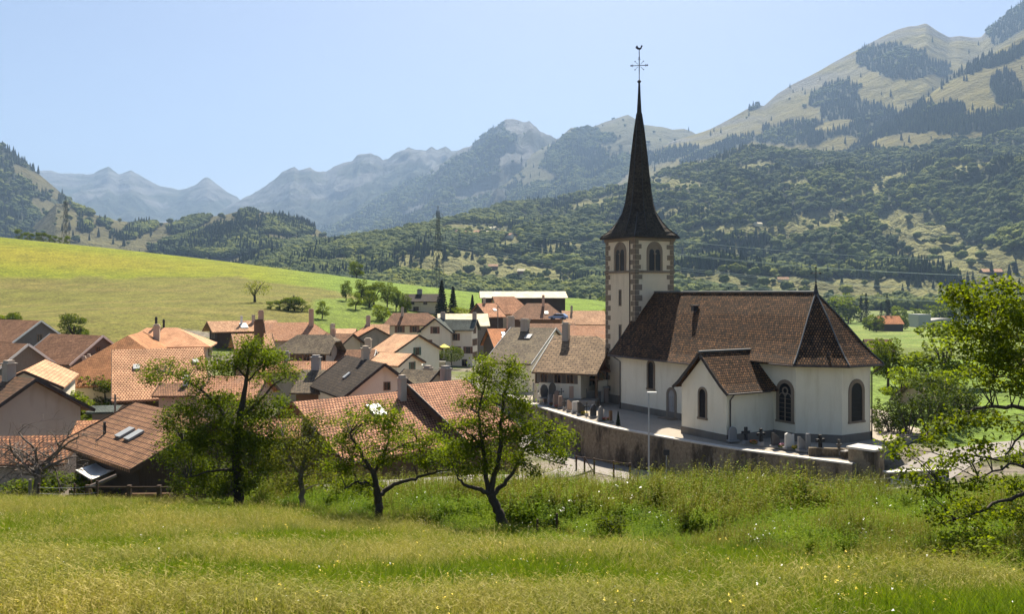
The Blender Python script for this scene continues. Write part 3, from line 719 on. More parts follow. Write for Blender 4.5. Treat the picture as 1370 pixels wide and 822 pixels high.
def arched_window(parent, M, w, h, fr=0.22, sill=True, pointed=False, tracery=0, glass='lead', frm='stone', name='window', depth=0.35):
    """stone surround proud of the wall and a dark recess with glazing set inside it; M maps (x, -y out, z) to the parent"""
    mb = MB(); o = arch_pts(w + 2 * fr, h + fr, 12, pointed); i = arch_pts(w, h, 12, pointed)
    strip(mb, o, i, M, 0.02, -0.07)
    if sill:
        sl = MB(); sl.prism([(-w / 2 - fr - 0.05, -0.2), (w / 2 + fr + 0.05, -0.2), (w / 2 + fr + 0.05, 0), (-w / 2 - fr - 0.05, 0)], -0.12, 0.02, M)
    ob = mb.build(name, MT[frm], parent)
    if sill: sl.build('sill', MT[frm], ob)
    g_ = MB(); pts = arch_pts(w, h, 12, pointed)
    g_.face([M @ Vector((x, -0.006, z)) for x, z in pts], pts)
    g_.build('glazing', MT[glass], ob)
    if tracery:
        t = MB()
        if tracery >= 2:
            t.prism([(-0.06, 0), (0.06, 0), (0.06, h * 0.62), (-0.06, h * 0.62)], -0.05, -0.01, M)
            for sx in (-1, 1):
                a_o = [(x + sx * w * 0.25, z) for x, z in arch_pts(w * 0.5, h * 0.74, 8)][1:-1]; a_i = [(x + sx * w * 0.25, z) for x, z in arch_pts(w * 0.5 - 0.16, h * 0.74 - 0.08, 8)][1:-1]
                strip(t, a_o, a_i, M, -0.01, -0.05)
            ring_o = [(0.25 * w * math.cos(a), h * 0.8 + 0.25 * w * math.sin(a)) for a in np.linspace(0, 2 * math.pi, 17)]
            ring_i = [(0.16 * w * math.cos(a), h * 0.8 + 0.16 * w * math.sin(a)) for a in np.linspace(0, 2 * math.pi, 17)]
            strip(t, ring_o, ring_i, M, -0.01, -0.05)
        for z in np.arange(0.35, h * 0.7, 0.42):
            t.prism([(-w / 2 + 0.01, z), (w / 2 - 0.01, z), (w / 2 - 0.01, z + 0.03), (-w / 2 + 0.01, z + 0.03)], -0.03, -0.008, M)
        t.build('tracery', MT['stone' if tracery >= 2 else 'lead'], ob)
    return ob
def onwall(x, y, z, rz=0): return Matrix.Translation((x, y, z)) @ Matrix.Rotation(rz, 4, 'Z')

MT['plinth'] = m_plaster('dark_plinth', (0.19, 0.165, 0.135), 0.35)
HN, HC = 5.3, 4.8            # half widths of nave and choir
EZ = 7.0                     # wall top under the eaves
NAVE_L, CHO = 16.5, 26.0
# walls: nave, choir and chapel
mb = MB()
def wallpoly(pts, z0, z1, m=0, close=False):
    acc = 0
    for i in range(len(pts) - (0 if close else 1)):
        a, b = pts[i], pts[(i + 1) % len(pts)]; l = math.dist(a, b)
        mb.face([(a[0], a[1], z0), (b[0], b[1], z0), (b[0], b[1], z1), (a[0], a[1], z1)], [(acc, z0), (acc + l, z0), (acc + l, z1), (acc, z1)], m); acc += l
foot = [(0, HN), (0, -HN), (NAVE_L, -HN), (NAVE_L, -HC), (CHO, -HC), (28.8, -2.0), (28.8, 2.0), (CHO, HC), (NAVE_L, HC), (NAVE_L, HN)]
wallpoly(foot, -1, EZ, close=True)
# west gable behind the tower
mb.face([(0, -HN, EZ), (0, HN, EZ), (0, 0, 13.2)][::-1])
mb.build('wall', MT['white'], ch)
mb = MB()
fp = [(x * 1.0, y) for x, y in foot]
def offs(poly, d):
    out = []; n = len(poly)
    for i in range(n):
        p0, p1, p2 = Vector(poly[i - 1]), Vector(poly[i]), Vector(poly[(i + 1) % n])
        d1 = (p1 - p0).normalized(); d2 = (p2 - p1).normalized(); n1 = Vector((d1.y, -d1.x)); n2 = Vector((d2.y, -d2.x))
        b = (n1 + n2); b.normalize(); k = d / max(0.3, b.dot(n1)); out.append((p1.x + b.x * k, p1.y + b.y * k))
    return out
wallpoly(offs(foot, 0.06), -1, 0.75, close=True)
mb.build('plinth', MT['plinth'], ch)

# main roof, bell-cast at the eaves: cross-section (distance from axis, z)
SEC = [(0, 13.75), (2.0, 11.5), (4.2, 8.75), (5.6, 7.15), (6.45, 6.4)]
def roof_shell(mb, rows, th=0.16):
    """rows: list of polylines (same count) from ridge down to eave; adds top and underside"""
    for i in range(len(rows) - 1):
        for j in range(len(rows[0]) - 1):
            a, b, c, d = rows[i][j], rows[i][j + 1], rows[i + 1][j + 1], rows[i + 1][j]
            yield a, b, c, d
def add_slope(mb, lines, th=0.18, close_ends=True):
    """lines[k] = polyline from ridge (0) to eave along one station; consecutive stations are joined"""
    for s in range(len(lines) - 1):
        A, B = [Vector(p) for p in lines[s]], [Vector(p) for p in lines[s + 1]]
        v = 0
        for j in range(len(A) - 1):
            dv = max((A[j + 1] - A[j]).length, (B[j + 1] - B[j]).length)
            ax = (B[-1] - A[-1]).normalized() if (B[-1] - A[-1]).length > 1e-4 else Vector((1, 0, 0))
            o = A[-1]
            u = [(p - o).dot(ax) for p in (A[j], B[j], B[j + 1], A[j + 1])]
            q = [A[j], A[j + 1], B[j + 1], B[j]]; uv = [(u[0], -v), (u[3], -v - dv), (u[2], -v - dv), (u[1], -v)]
            if (A[j] - B[j]).length < 1e-4: q = q[:3]; uv = uv[:3]
            mb.face(q, uv)
            mb.face([p - Vector((0, 0, th)) for p in q][::-1], uv[::-1])
            v += dv
        mb.face([A[-1] - Vector((0, 0, th)), B[-1] - Vector((0, 0, th)), B[-1], A[-1]])
    for E in (lines[0], lines[-1]):
        E = [Vector(p) for p in E]
        for j in range(len(E) - 1):
            mb.face([E[j], E[j + 1], E[j + 1] - Vector((0, 0, th)), E[j] - Vector((0, 0, th))])
x0 = -0.75; AP = 24.2
kc = (HC + 0.85) / 6.45
mb = MB()
for sy in (-1, 1):
    l0 = [(x0, sy * y, z) for y, z in SEC]; l1 = [(AP, sy * y, z) for y, z in SEC]
    # nave to choir; the choir's eave sits a little higher and further in
    SC2 = [(0, 13.75), (2.0, 11.5), (4.0, 8.98), (5.0, 7.85), (5.75, 7.15)]
    lm = [(NAVE_L + 0.3, sy * y, z) for y, z in SEC]; lm2 = [(NAVE_L + 0.31, sy * y, z) for y, z in SC2]
    hx = [(AP + y * 0.414, sy * y, z) for y, z in SC2]
    ls = [l0, lm]; ls2 = [lm2, hx]
    add_slope(mb, ls); add_slope(mb, ls2)
HIP = [(0, 13.75), (2.0, 11.5), (4.0, 8.98), (5.0, 7.85), (5.75, 7.15)]
def hipline(ang):
    # stations of the polygonal end at apothem distances, corner at angle ang
    k = 1 / math.cos(R(22.5))
    return [(AP + r * k * math.cos(ang), r * k * math.sin(ang), z) for r, z in HIP]
st = [[(AP + y * 0.414, -y, z) for y, z in HIP], hipline(R(-22.5)), hipline(R(22.5)), [(AP + y * 0.414, y, z) for y, z in HIP]]
add_slope(mb, [[tuple(p) for p in s] for s in st])
rf = mb.build('roof', MT['tile_church'], ch)
k = MB()
for s in st: k.tube([Vector(p) + Vector((0, 0, 0.03)) for p in s], 0.07, 5)
k.tube([(x0, 0, 13.8), (AP, 0, 13.8)], 0.12, 6)
k.build('ridge_capping', MT['ridge'], rf)
k = MB(); k.box((9.2, -1.9, 11.95), (0.42, 0.7, 0.55)); k.box((9.2, -1.9, 12.3), (0.6, 0.9, 0.1)); k.build('roof_vent', MT['black'], rf)
# apex cross
k = MB(); k.tube([(AP, 0, 13.6), (AP, 0, 14.0), (AP, 0, 14.35), (AP, 0, 14.6)], [0.28, 0.16, 0.13, 0.05], 8); k.tube([(AP, 0, 14.5), (AP, 0, 16.1)], 0.045, 5); k.tube([(AP - .2, -.36, 15.6), (AP + .2, .36, 15.6)], 0.04, 5)
for q in ((AP, 0, 16.15), (AP - .2, -.38, 15.6), (AP + .2, .38, 15.6), (AP, 0, 14.75)): k.box(q, (.13, .13, .13))
k.build('ridge_cross', MT['black'], ch)
# chapel on the near side
sa, sb, hf = 17.2, 23.3, 10.8; sm = (sa + sb) / 2
mb = MB(); CE = 4.75
wallpoly([(sa, -HN + 0.4), (sa, -hf), (sb, -hf), (sb, -HC + 0.2)], -1, CE)
mb.face([(sa, -hf, CE), (sb, -hf, CE), (sm, -hf, CE + 2.95)])
cw = mb.build('chapel_wall', MT['white'], ch)
mb = MB(); mb_keep = mb
wallpoly([(sa - .06, -HN + 0.4), (sa - .06, -hf - .06), (sb + .06, -hf - .06), (sb + .06, -HC)], -1, 0.7); mb.build('chapel_plinth', MT['plinth'], ch)
mb = MB(); CSEC = [(0, CE + 3.35), (1.6, CE + 1.75), (2.9, CE + 0.5), (3.75, CE - 0.15)]
for s in (-1, 1):
    add_slope(mb, [[(sm + s * x, -hf - 0.55, z) for x, z in CSEC], [(sm + s * x, -3.6, z) for x, z in CSEC]], 0.16)
cr = mb.build('chapel_roof', MT['tile_church'], ch)
k = MB(); k.tube([(sm, -hf - 0.6, CE + 3.4), (sm, -4.3, CE + 3.4)], 0.11, 6); k.build('ridge_capping', MT['ridge'], cr)
k = MB()
for s in (-1, 1):
    for (xa, za), (xb, zb) in zip(CSEC[:-1], CSEC[1:]): k.bar((sm + s * xa, -hf - 0.57, za - 0.16), (sm + s * xb, -hf - 0.57, zb - 0.16), 0.06, 0.3)
k.build('barge_board', MT['trim_dark'], cr)
k = MB()
for (ya, za), (yb, zb) in zip(SEC[:-1], SEC[1:]): k.bar((x0 - 0.02, -ya, za - 0.16), (x0 - 0.02, -yb, zb - 0.16), 0.06, 0.3)
k.build('barge_board', MT['trim_dark'], rf)
# gutters and downpipes
k = MB(); k.tube([(x0, -6.5, 6.28), (sa - 0.2, -6.5, 6.28)], 0.09, 6); k.tube([(sb + 0.4, -5.8, 7.03), (26.6, -5.8, 7.03), (29.95, -2.42, 7.03), (29.95, 2.42, 7.03)], 0.09, 6)
k.tube([(sb + 3.8 - 3.05, -hf - 0.5, CE - 0.27), (sb + 3.8 - 3.05, -6.0, CE - 0.27)], 0.08, 6)
k.build('gutter', MT['copper'], rf)
def pipe(pts, r=0.065): q = MB(); q.tube(pts, r, 6); q.build('downpipe', MT['copper'], ch)
pipe([(0.25, -6.4, 6.2), (0.25, -5.9, 5.9), (0.25, -5.42, 5.6), (0.25, -5.42, -0.2)])
pipe([(sb + .6, -hf + .35, CE - .35), (sb + .35, -hf + .35, CE - .6), (sb + .12, -hf + .35, CE - .9), (sb + .12, -hf + .35, -0.2)])
pipe([(29.9, 2.3, 6.95), (29.3, 2.15, 6.5), (28.93, 2.0, 6.1), (28.93, 2.0, -0.2)])
# windows
arched_window(ch, onwall(5.8, -HN, 2.95), 0.9, 3.0, 0.26, tracery=1)
dr = arched_window(ch, onwall(9.3, -HN, 0.12), 1.05, 3.0, 0.3, sill=False, glass='cement', name='door')
k = MB(); k.box((9.3, -HN - 0.03, 1.3), (0.06, 0.05, 2.3)); k.box((9.55, -HN - .05, 1.2), (.08, .08, .2)); k.build('door_seam', MT['steel'], dr)
k = MB(); k.box((9.3, -HN - 0.55, 0.0), (2.2, 1.0, 0.24)); k.build('doorstep', MT['stone'], ch)
arched_window(ch, onwall(sm - 0.1, -hf, 1.9), 0.85, 2.7, 0.2, tracery=1)
arched_window(ch, onwall(24.75, -HC, 1.75), 1.45, 3.5, 0.34, tracery=2)
arched_window(ch, onwall(28.8, 0, 1.9, R(90)), 1.5, 3.5, 0.36, tracery=1)
# tower, abutting the nave's west gable
TW = 5.9; TH = 20.45; tx = -TW / 2 - 0.02
mb = MB(); mb.box((tx, 0, TH / 2 - 0.5), (TW, TW, TH + 1)); tb = mb.build('tower', MT['tower'], ch)
q = MB(); rg = random.Random(3)
z = -0.3; i = 0
while z < TH - 0.35:
    h = 0.52 + rg.random() * 0.22
    for cx_, cy_ in ((-1, -1), (1, -1), (1, 1), (-1, 1)):
        la, lb = (0.95, 0.55) if (i + (cx_ > 0)) % 2 else (0.55, 0.95)
        la *= 0.85 + rg.random() * 0.3; lb *= 0.85 + rg.random() * 0.3
        ex, ey = tx + cx_ * (TW / 2), cy_ * TW / 2
        q.box((ex - cx_ * (la / 2 - 0.04), ey + cy_ * 0.0, z + h / 2), (la, 0.08, h - 0.04))
        q.box((ex, ey - cy_ * (lb / 2 + 0.0), z + h / 2), (0.08, lb, h - 0.04))
    z += h; i += 1
q.build('quoins', MT['stone'], tb)
q = MB()
for zz, hh, ex, nm in ((16.25, 0.28, 0.14, 'string_course'), (20.25, 0.5, 0.16, 'cornice'), (0.3, 1.5, 0.15, 'base_course')):
    q = MB(); q.box((tx, 0, zz), (TW + 2 * ex, TW + 2 * ex, hh)); q.build(nm, MT['stone'], tb)
for rz, ox, oy in ((0, 0, -TW / 2), (-90, -TW / 2, 0), (90, TW / 2, 0), (180, 0, TW / 2)):
    # a surround, two lights with a column between, a blind head above them
    M = onwall(tx + ox, oy, 16.4, R(rz))
    w_ = arched_window(tb, M, 1.75, 3.2, 0.34, sill=False, glass='recess_shade', name='belfry_window')  # dark sheet behind the lights paints the shade inside the belfry
    t = MB(); t.tube([M @ Vector((0, -0.05, 0)), M @ Vector((0, -0.05, 2.0))], 0.085, 8); t.prism([(-.17, 1.95), (.17, 1.95), (.17, 2.15), (-.17, 2.15)], -0.14, -0.01, M); t.prism([(-.15, 0), (.15, 0), (.15, .15), (-.15, .15)], -0.13, -0.01, M)
    t.build('colonnette', MT['stone'], w_)
    t = MB(); o_ = arch_pts(1.75, 3.2, 12)[1:-1]
    hood = [(-0.875, 2.0)] + o_ + [(0.875, 2.0)]
    t.face([M @ Vector((x, -0.02, z)) for x, z in hood], hood); t.build('tympanum', MT['stone'], w_)
    for sx in (-1, 1):
        t = MB(); a_ = arch_pts(0.68, 2.6, 8); t.face([M @ Vector((x + sx * 0.44, -0.03, z)) for x, z in a_], a_); t.build('opening', MT['black'], w_)  # flat black faces paint the darkness within each light
for rz, ox, oy, zz, dx in ((0, 0, -TW / 2, 12.2, 0), (0, 0, -TW / 2, 7.9, 0), (-90, -TW / 2, 0, 12.2, 0), (90, TW / 2, 0, 14.8, 9)):
    if dx: continue
    M = onwall(tx + ox, oy, zz, R(rz)); t = MB(); t.prism([(-.26, -.12), (.26, -.12), (.26, 1.9), (-.26, 1.9)], -0.05, 0.02, M); o_ = t.build('slit_window', MT['stone'], tb)
    t = MB(); t.prism([(-.13, 0), (.13, 0), (.13, 1.75), (-.13, 1.75)], -0.056, 0, M); t.build('opening', MT['black'], o_)  # black slab paints the dark inside of the slit
q = MB(); q.tube([(tx + TW / 2 - 0.95, -TW / 2 - 0.1, TH - 0.2), (tx + TW / 2 - 0.95, -TW / 2 - 0.1, 0)], 0.06, 6); q.build('downpipe', MT['copper'], ch)
# white upper limewash on the face towards the nave
# spire: square eave broached into an octagon, swept in a long curve to a needle
PROF = [(20.45, 3.5, 4.95), (20.75, 3.42, 4.7), (21.2, 3.2, 4.05), (21.7, 2.95, 3.45), (22.6, 2.45, 2.72), (23.6, 2.0, 2.1), (24.8, 1.68, 1.7), (26.3, 1.45, 1.46), (28.4, 1.2, 1.2), (31.0, 0.95, 0.95), (33.6, 0.65, 0.65), (35.9, 0.33, 0.33), (36.1, 0.25, 0.25), (38.2, 0.14, 0.14), (40.0, 0.07, 0.07)]
rs = []
for z, r, rc in PROF:
    ring = []
    for k in range(4):
        a = R(90 * k)
        for da in (-22.5, 22.5):
            rr = r / math.cos(R(22.5)); ring.append((tx + rr * math.cos(a + R(da)), rr * math.sin(a + R(da)), z))
        ring.append((tx + rc * math.cos(a + R(45)), rc * math.sin(a + R(45)), z))
    rs.append(ring)
mb = MB(); mb.rings(rs)
sp = mb.build('spire', MT['shingle'], ch)
k = MB(); k.box((tx, 0, 20.4), (7.0, 7.0, 0.1)); k.build('eave_boarding', MT['trim_dark'], sp)
k = MB()
for j in range(12):
    if j % 3 == 2: k.tube([Vector(r[j]) + Vector((0, 0, 0.03)) for r in rs[:6]], 0.05, 4)
    else: k.tube([Vector(r[j]) + Vector((0, 0, 0.02)) for r in rs[2:]], 0.035, 4)
k.build('hip_capping', MT['black'], sp)
fin = MB(); zt = 40.0
fin.tube([(tx, 0, zt - 1), (tx, 0, zt + 3.9)], 0.05, 6); fin.build('finial_rod', MT['black'], sp)
bm_ = MB(); rr = [0.02, .16, .24, .24, .16, .02]; bm_.rings([[(tx + r_ * math.cos(a), r_ * math.sin(a), zt - .25 + .1 * i) for a in np.linspace(0, 2 * math.pi, 9)[:-1]] for i, r_ in enumerate(rr)]); bm_.build('ball', MT['black'], sp)
# the cross faces the lens side: arms run along local direction that shows broad
cd = Vector((math.cos(R(52)), math.sin(R(52)), 0)); Z = Vector((0, 0, 1)); cpos = Vector((tx, 0, zt + 2.0))
k = MB(); k.bar(cpos - cd * 1.0, cpos + cd * 1.0, 0.07); k.bar(cpos - Z * 0.9, cpos + Z * 0.95, 0.08)
for d in (cd, -cd, Z): 
    e = cpos + d * (1.0 if d is not Z else 0.95)
    k.box(e, (.16, .16, .16), R(52)); side = Z if d is not Z else cd
    k.bar(e - d * .2 - side * .16, e - d * .2 + side * .16, 0.05)
for s1 in (-1, 1):
    for s2 in (-1, 1): k.bar(cpos + cd * s1 * .15 + Z * s2 * .15, cpos + cd * s1 * .5 + Z * s2 * .5, 0.035); k.box(cpos + cd * s1 * .52 + Z * s2 * .52, (.1, .1, .1))
k.build('spire_cross', MT['black'], sp)
ck = [(-.62, .18), (-.5, .5), (-.3, .62), (-.22, .35), (0, .18), (.2, .25), (.28, .5), (.36, .62), (.48, .58), (.62, .46), (.48, .42), (.44, .2), (.3, -.05), (.08, -.12), (.05, -.35), (-.05, -.35), (-.05, -.12), (-.3, -.05), (-.5, .1)]
k = MB(); Mc = Matrix.Translation((tx, 0, zt + 4.15)) @ Matrix.Rotation(R(52), 4, 'Z'); k.prism([(a * .75, b * .75 - .1) for a, b in ck], -0.03, 0.03, Mc); k.build('weathercock', MT['black'], sp)
# ---------------------------------------------------------------- houses
HOUSES = {}
def house(name, label, A, B, YA, ey, roof, wall, pitch=35, ang=None, bx=None, w=None, hips=((0, 0), (0, 0)), over=0.7, wins=(), chims=(), sky=(), group='houses of the village', base=None,
          cat='house', verge=0.5, fascia='wood_dark', wall2=None, wb=None, gable=None, minwall=2.2, lean=0, bargeboard=True, th=0.2):
    """A, B ridge ends (photo pixels); YA distance of A; ang = bearing of the ridge (deg, + going away); ey = row of the near eave under A"""
    a = P(A[0], A[1], YA)
    if ang is None:
        if abs(B[1] - HY) < 6: b = P(B[0], A[1], YA)
        else: b = P(B[0], B[1], YA * (A[1] - HY) / (B[1] - HY)); 
    else:
        k = (B[0] - 685) / F; d = Vector((math.cos(R(ang)), math.sin(R(ang))))
        t = (k * a.y - a.x) / (d.x - k * d.y); b = Vector((a.x + d.x * t, a.y + d.y * t, a.z))
    b.z = a.z
    d = Vector((b.x - a.x, b.y - a.y, 0)); 
    flip = False
    n = Vector((d.y, -d.x, 0)).normalized()       # front side
    if d.x < 0: n = -n; flip = True
    tp = math.tan(R(pitch))
    if w is None:
        # a.z - t*tp = -(ey-HY)/F*(a.y+n.y*t)
        k = (ey - HY) / F
        w = (a.z + k * a.y) / (tp - k * n.y)
        w = max(2.0, min(w, 12))
    w2 = w if wb is None else wb
    if flip: a, b = b, a; hips = (hips[1], hips[0])
    d = (b - a); Lr = d.length; rz = math.atan2(d.y, d.x)
    c = (a + b) / 2; cc = c + n * (w - w2) / 2 * 0
    zb = base if base is not None else gz(c.x, c.y)
    zb = min(zb, a.z - w * tp - minwall)
    t = thing(name, label, cat, (c.x, c.y, zb), rz, group)
    zr = a.z - zb; h = Lr / 2
    ze1, ze2 = zr - w * tp, zr - w2 * tp
    (dA, kA), (dB, kB) = hips
    # roof: front slope is -y
    mb = MB()
    def ends(sgn, dd, kk, ww):
        xe = sgn * (h + dd * ww + (verge if kk < 1 and dd == 0 else 0)) if kk < 1 or dd == 0 else sgn * (h + dd * ww)
        return xe
    def slope(sy, ww):
        xA, xB = -h - dA * ww - (verge if dA == 0 else 0), h + dB * ww + (verge if dB == 0 else 0)
        rA, rB = (-h - (verge if dA == 0 else 0)), (h + (verge if dB == 0 else 0))
        kick = 0.12
        def prof(x0, x1, k):
            """from the ridge end x0 to the eave corner x1, verge starting at fraction k"""
            pts = []
            for f in (0, 0.001 if k == 0 else k * 0.5, max(k, 0.002), (1 + max(k, 0)) / 2 if k < 1 else 1.0, 1.0):
                fx = 1 if k == 0 else min(1, f / k)
                z = zr - ww * tp * f
                if f > 0.85: z += kick * (f - 0.85) / 0.15 * 0.6
                pts.append((x0 + (x1 - x0) * fx, sy * ww * f, z))
            return pts
        return prof(rA, xA, kA), prof(rB, xB, kB)
    fr = slope(-1, w); bk = slope(1, w2)
    # keep the slope planar with hips by using polygons
    def poly_slope(pr, sy):
        pA, pB = pr
        loop = pA + pB[::-1]
        # drop duplicates
        lp = [loop[0]]
        for q in loop[1:]:
            if math.dist(q, lp[-1]) > 0.03: lp.append(q)
        if math.dist(lp[0], lp[-1]) < 0.03: lp.pop()
        top = [Vector(q) for q in lp]
        uv = [(q.x, -(math.hypot(q.y, zr - q.z))) for q in top]
        if sy > 0: top = top[::-1]; uv = uv[::-1]
        mb.face(top, uv); lo = [q - Vector((0, 0, th)) for q in top]; mb.face(lo[::-1], uv[::-1])
        for i in range(len(top)):
            j = (i + 1) % len(top)
            if abs(top[i].y) < 1e-4 and abs(top[j].y) < 1e-4: continue
            mb.face([top[j], top[i], lo[i], lo[j]])
    poly_slope(fr, -1); poly_slope(bk, 1)
    for (dd, kk), e in (((dA, kA), 0), ((dB, kB), 1)):
        if dd == 0 or kk == 0: continue
        f_, b_ = fr[e], bk[e]
        i = 2 if kk < 1 else 4
        tri = [Vector(f_[0]), Vector(f_[i]), Vector(b_[i])]
        if e == 0: tri = [tri[0], tri[2], tri[1]]
        uv = [(q.y, -math.hypot(abs(q.x) - h, zr - q.z)) for q in tri]
        mb.face(tri, uv); lo = [q - Vector((0, 0, th)) for q in tri]; mb.face(lo[::-1], uv[::-1])
        mb.face([tri[1], lo[1], lo[2], tri[2]]); 
    ro = mb.build('roof', MT[roof], t)
    # walls
    mb = MB(); g2 = MB(); g3 = MB()
    yf, yb = -(w - over), (w2 - over)
    zf, zbk = zr - (w - over) * tp - th, zr - (w2 - over) * tp - th
    xa = -h - (max(0, dA * w - over) if kA >= 1 else 0) + (0.0 if dA else 0.0)
    xb = h + (max(0, dB * w - over) if kB >= 1 else 0)
    lo = -1.6
    def gab(x, kk, dd):
        s = -1 if x < 0 else 1
        if kk >= 1: p = [(x, yf, lo), (x, yb, lo), (x, yb, zbk), (x, yf, zf)]
        elif kk > 0: zt = zr - kk * w * tp - th; p = [(x, yf, lo), (x, yb, lo), (x, yb, zbk), (x, kk * w2 * 0.98, zt), (x, -kk * w * 0.98, zt), (x, yf, zf)]
        else: p = [(x, yf, lo), (x, yb, lo), (x, yb, zbk), (x, 0, zr - th), (x, yf, zf)]
        uv = [(q[1], q[2]) for q in p]
        if s < 0: p = p[::-1]; uv = uv[::-1]
        return p, uv
    lx = lambda xx: xx
    fA, uA = gab(xa if kA >= 1 or dA == 0 else -h - dA * w * 0 + 0, kA, dA); fB, uB = gab(xb, kB, dB)
    (g2 if gable else mb).face(fA, uA); (g3 if gable else mb).face(fB, uB)
    mb.face([(xa, yf, lo), (xb, yf, lo), (xb, yf, zf), (xa, yf, zf)], [(xa, lo), (xb, lo), (xb, zf), (xa, zf)])
    mb.face([(xb, yb, lo), (xa, yb, lo), (xa, yb, zbk), (xb, yb, zbk)], [(xb, lo), (xa, lo), (xa, zbk), (xb, zbk)])
    mb.build('wall', MT[wall], t)
    if gable: g2.build('gable_wall', MT[gable], t); g3.build('gable_wall', MT[gable], t)
    if bargeboard:
        for e, dd in ((0, dA), (1, dB)):
            if dd: continue
            k = MB(); x = (-h - verge - 0.03) if e == 0 else (h + verge + 0.03)
            for pr in (fr[e], bk[e]):
                k.bar((x, 0, zr - 0.1), (x, pr[-1][1], pr[-1][2] - 0.1), 0.06, 0.3)
            k.build('barge_board', MT[fascia], ro)
    for cx, cy, hh, *rest in chims:
        k = MB(); cw_ = rest[0] if rest else 0.8
        zc = zr - abs(cy) * tp
        k.box((cx * h, cy, zc + hh / 2 - 0.3), (cw_, cw_ * 0.85, hh + 0.6)); k.box((cx * h, cy, zc + hh + 0.05), (cw_ * 1.25, cw_ * 1.1, 0.1))
        k.box((cx * h, cy, zc + hh + 0.22), (cw_ * 0.85, cw_ * 0.7, 0.24))
        k.build('chimney', MT[rest[1] if len(rest) > 1 else 'beige'], ro)
    for cx, f, sw in sky:
        y = -w * f; z = zr - w * tp * f
        M = Matrix.Translation((cx * h, y, z)) @ Matrix.Rotation(R(pitch), 4, 'X')
        k = MB(); k.box((0, 0, 0.06), (sw, sw * 1.3, 0.14), tilt=M @ Matrix.Translation((0, 0, 0.06))); s_ = k.build('skylight', MT['zinc'], ro)
        k = MB(); k.box((0, 0, 0), (sw * 0.8, sw * 1.08, 0.02), tilt=M @ Matrix.Translation((0, 0, 0.145))); k.build('pane', MT['skyglass'], s_)
    for wn_ in wins:
        side, u, z, ww, hh = wn_[:5]; sh = wn_[5] if len(wn_) > 5 else None; kind = wn_[6] if len(wn_) > 6 else 'window'
        # z is measured down from the eave for front/back, from the ridge for gables
        if side == 'F': M = onwall(u * h, yf, zf - z)
        elif side == 'G': M = onwall(xb, u * (w - over), zr - z, R(90))
        elif side == 'H': M = onwall(xa, -u * (w - over), zr - z, R(-90))
        window(t, M, ww, hh, sh, kind)
    HOUSES[name + label[:14]] = t
    return t
MT['skyglass'] = mat('skylight_glass', (0.2, 0.25, 0.3), 0.1, 0.6)
MT['frame_brown'] = mat('brown_window_frame', (0.2, 0.13, 0.08), 0.6)
def window(t, M, w, h, shutter=None, kind='window', frame='frame_brown'):
    k = MB(); f = 0.09
    for x0_, x1_, z0_, z1_ in ((-w / 2, -w / 2 + f, 0, h), (w / 2 - f, w / 2, 0, h), (-w / 2 + f, w / 2 - f, 0, f), (-w / 2 + f, w / 2 - f, h - f, h)):
        k.prism([(x0_, z0_), (x1_, z0_), (x1_, z1_), (x0_, z1_)], -0.05, 0.03, M)
    if w > 0.75: k.prism([(-0.03, f), (0.03, f), (0.03, h - f), (-0.03, h - f)], -0.04, -0.015, M)
    ob = k.build(kind, MT['wood_dark' if kind == 'door' else frame], t)
    k = MB(); k.face([M @ Vector(q) for q in ((-w / 2 + .02, -0.012, .02), (w / 2 - .02, -0.012, .02), (w / 2 - .02, -0.012, h - .02), (-w / 2 + .02, -0.012, h - .02))])
    k.build('pane' if kind == 'window' else 'door_leaf', MT['glass' if kind == 'window' else 'wood'], ob)
    if shutter:
        for s in (-1, 1):
            k = MB(); k.prism([(s * w / 2 + s * 0.03, 0), (s * w / 2 + s * (0.03 + w * 0.5), 0), (s * w / 2 + s * (0.03 + w * 0.5), h), (s * w / 2 + s * 0.03, h)][::s], -0.06, -0.01, M)
            k.build('shutter', MT[shutter], ob)


def merge(a, b):
    """make the parts of wing b parts of building a"""
    Ma = Matrix.Translation(a.location) @ Matrix.Rotation(a.rotation_euler.z, 4, 'Z'); Mb = Matrix.Translation(b.location) @ Matrix.Rotation(b.rotation_euler.z, 4, 'Z')
    for c in kids(b):
        c.parent = a; c.matrix_basis = Ma.inverted() @ Mb
    bpy.data.objects.remove(b); return a
HP = (1, 1); G0 = (0, 0)
# --- left edge
house('barn', 'large brown roofed barn at the meadow edge with small white window in its gable', (53, 429), (-40, 429), 150, 459, 'tile_red', 'wood_grey', 36, ang=150, wins=[('G', 0.0, 3.9, 1.0, 1.5)], fascia='frame_white')
house('barn', 'wide brown roofed barn with grey plank gable behind the dark green garden bushes', (135, 449), (70, 447), 128, 489, 'tile_red', 'rubble', 37, ang=152, gable='wood_grey', fascia='frame_white', wins=[('G', -0.1, 2.4, .8, .8), ('G', 0.35, 7.6, 1.3, 1.9)])
house('barn', 'rusty brown roofed barn below the larger barn, cut off by the left edge', (35, 460), (-40, 461), 112, 493, 'tile_red', 'wood_grey', 38, ang=150, fascia='frame_white', gable='wood_grey')
house('cottage', 'small white walled cottage whose pale peach roof tilts towards the garden bushes', (33, 496), (60, 481), 92, 518, 'peach_old', 'white', 28, ang=112, w=3.8, over=0.4)
h5 = house('house', 'plain grey plastered gable house with black eaves in front of the barns at far left', (42, 506), (0, 497), 75, 0, 'tile_brown', 'greyplaster', 32, ang=150, w=5.5, over=0.9, fascia='trim_dark', chims=[(-0.2, -0.3, 1.3, 0.9, 'greyplaster')], verge=0.8)
house('outbuilding', 'low outbuilding with rough terracotta roof behind the bare dead tree', (103, 582), (-30, 600), 66, 622, 'tile_red2', 'greyplaster', 22, ang=186, over=0.4, fascia='wood')
house('outbuilding', 'little terracotta roofed lean-to between grey gable house and ribbed brown roof', (112, 563), (152, 557), 71, 574, 'tile_salmon', 'beige', 24, ang=14, over=0.3)
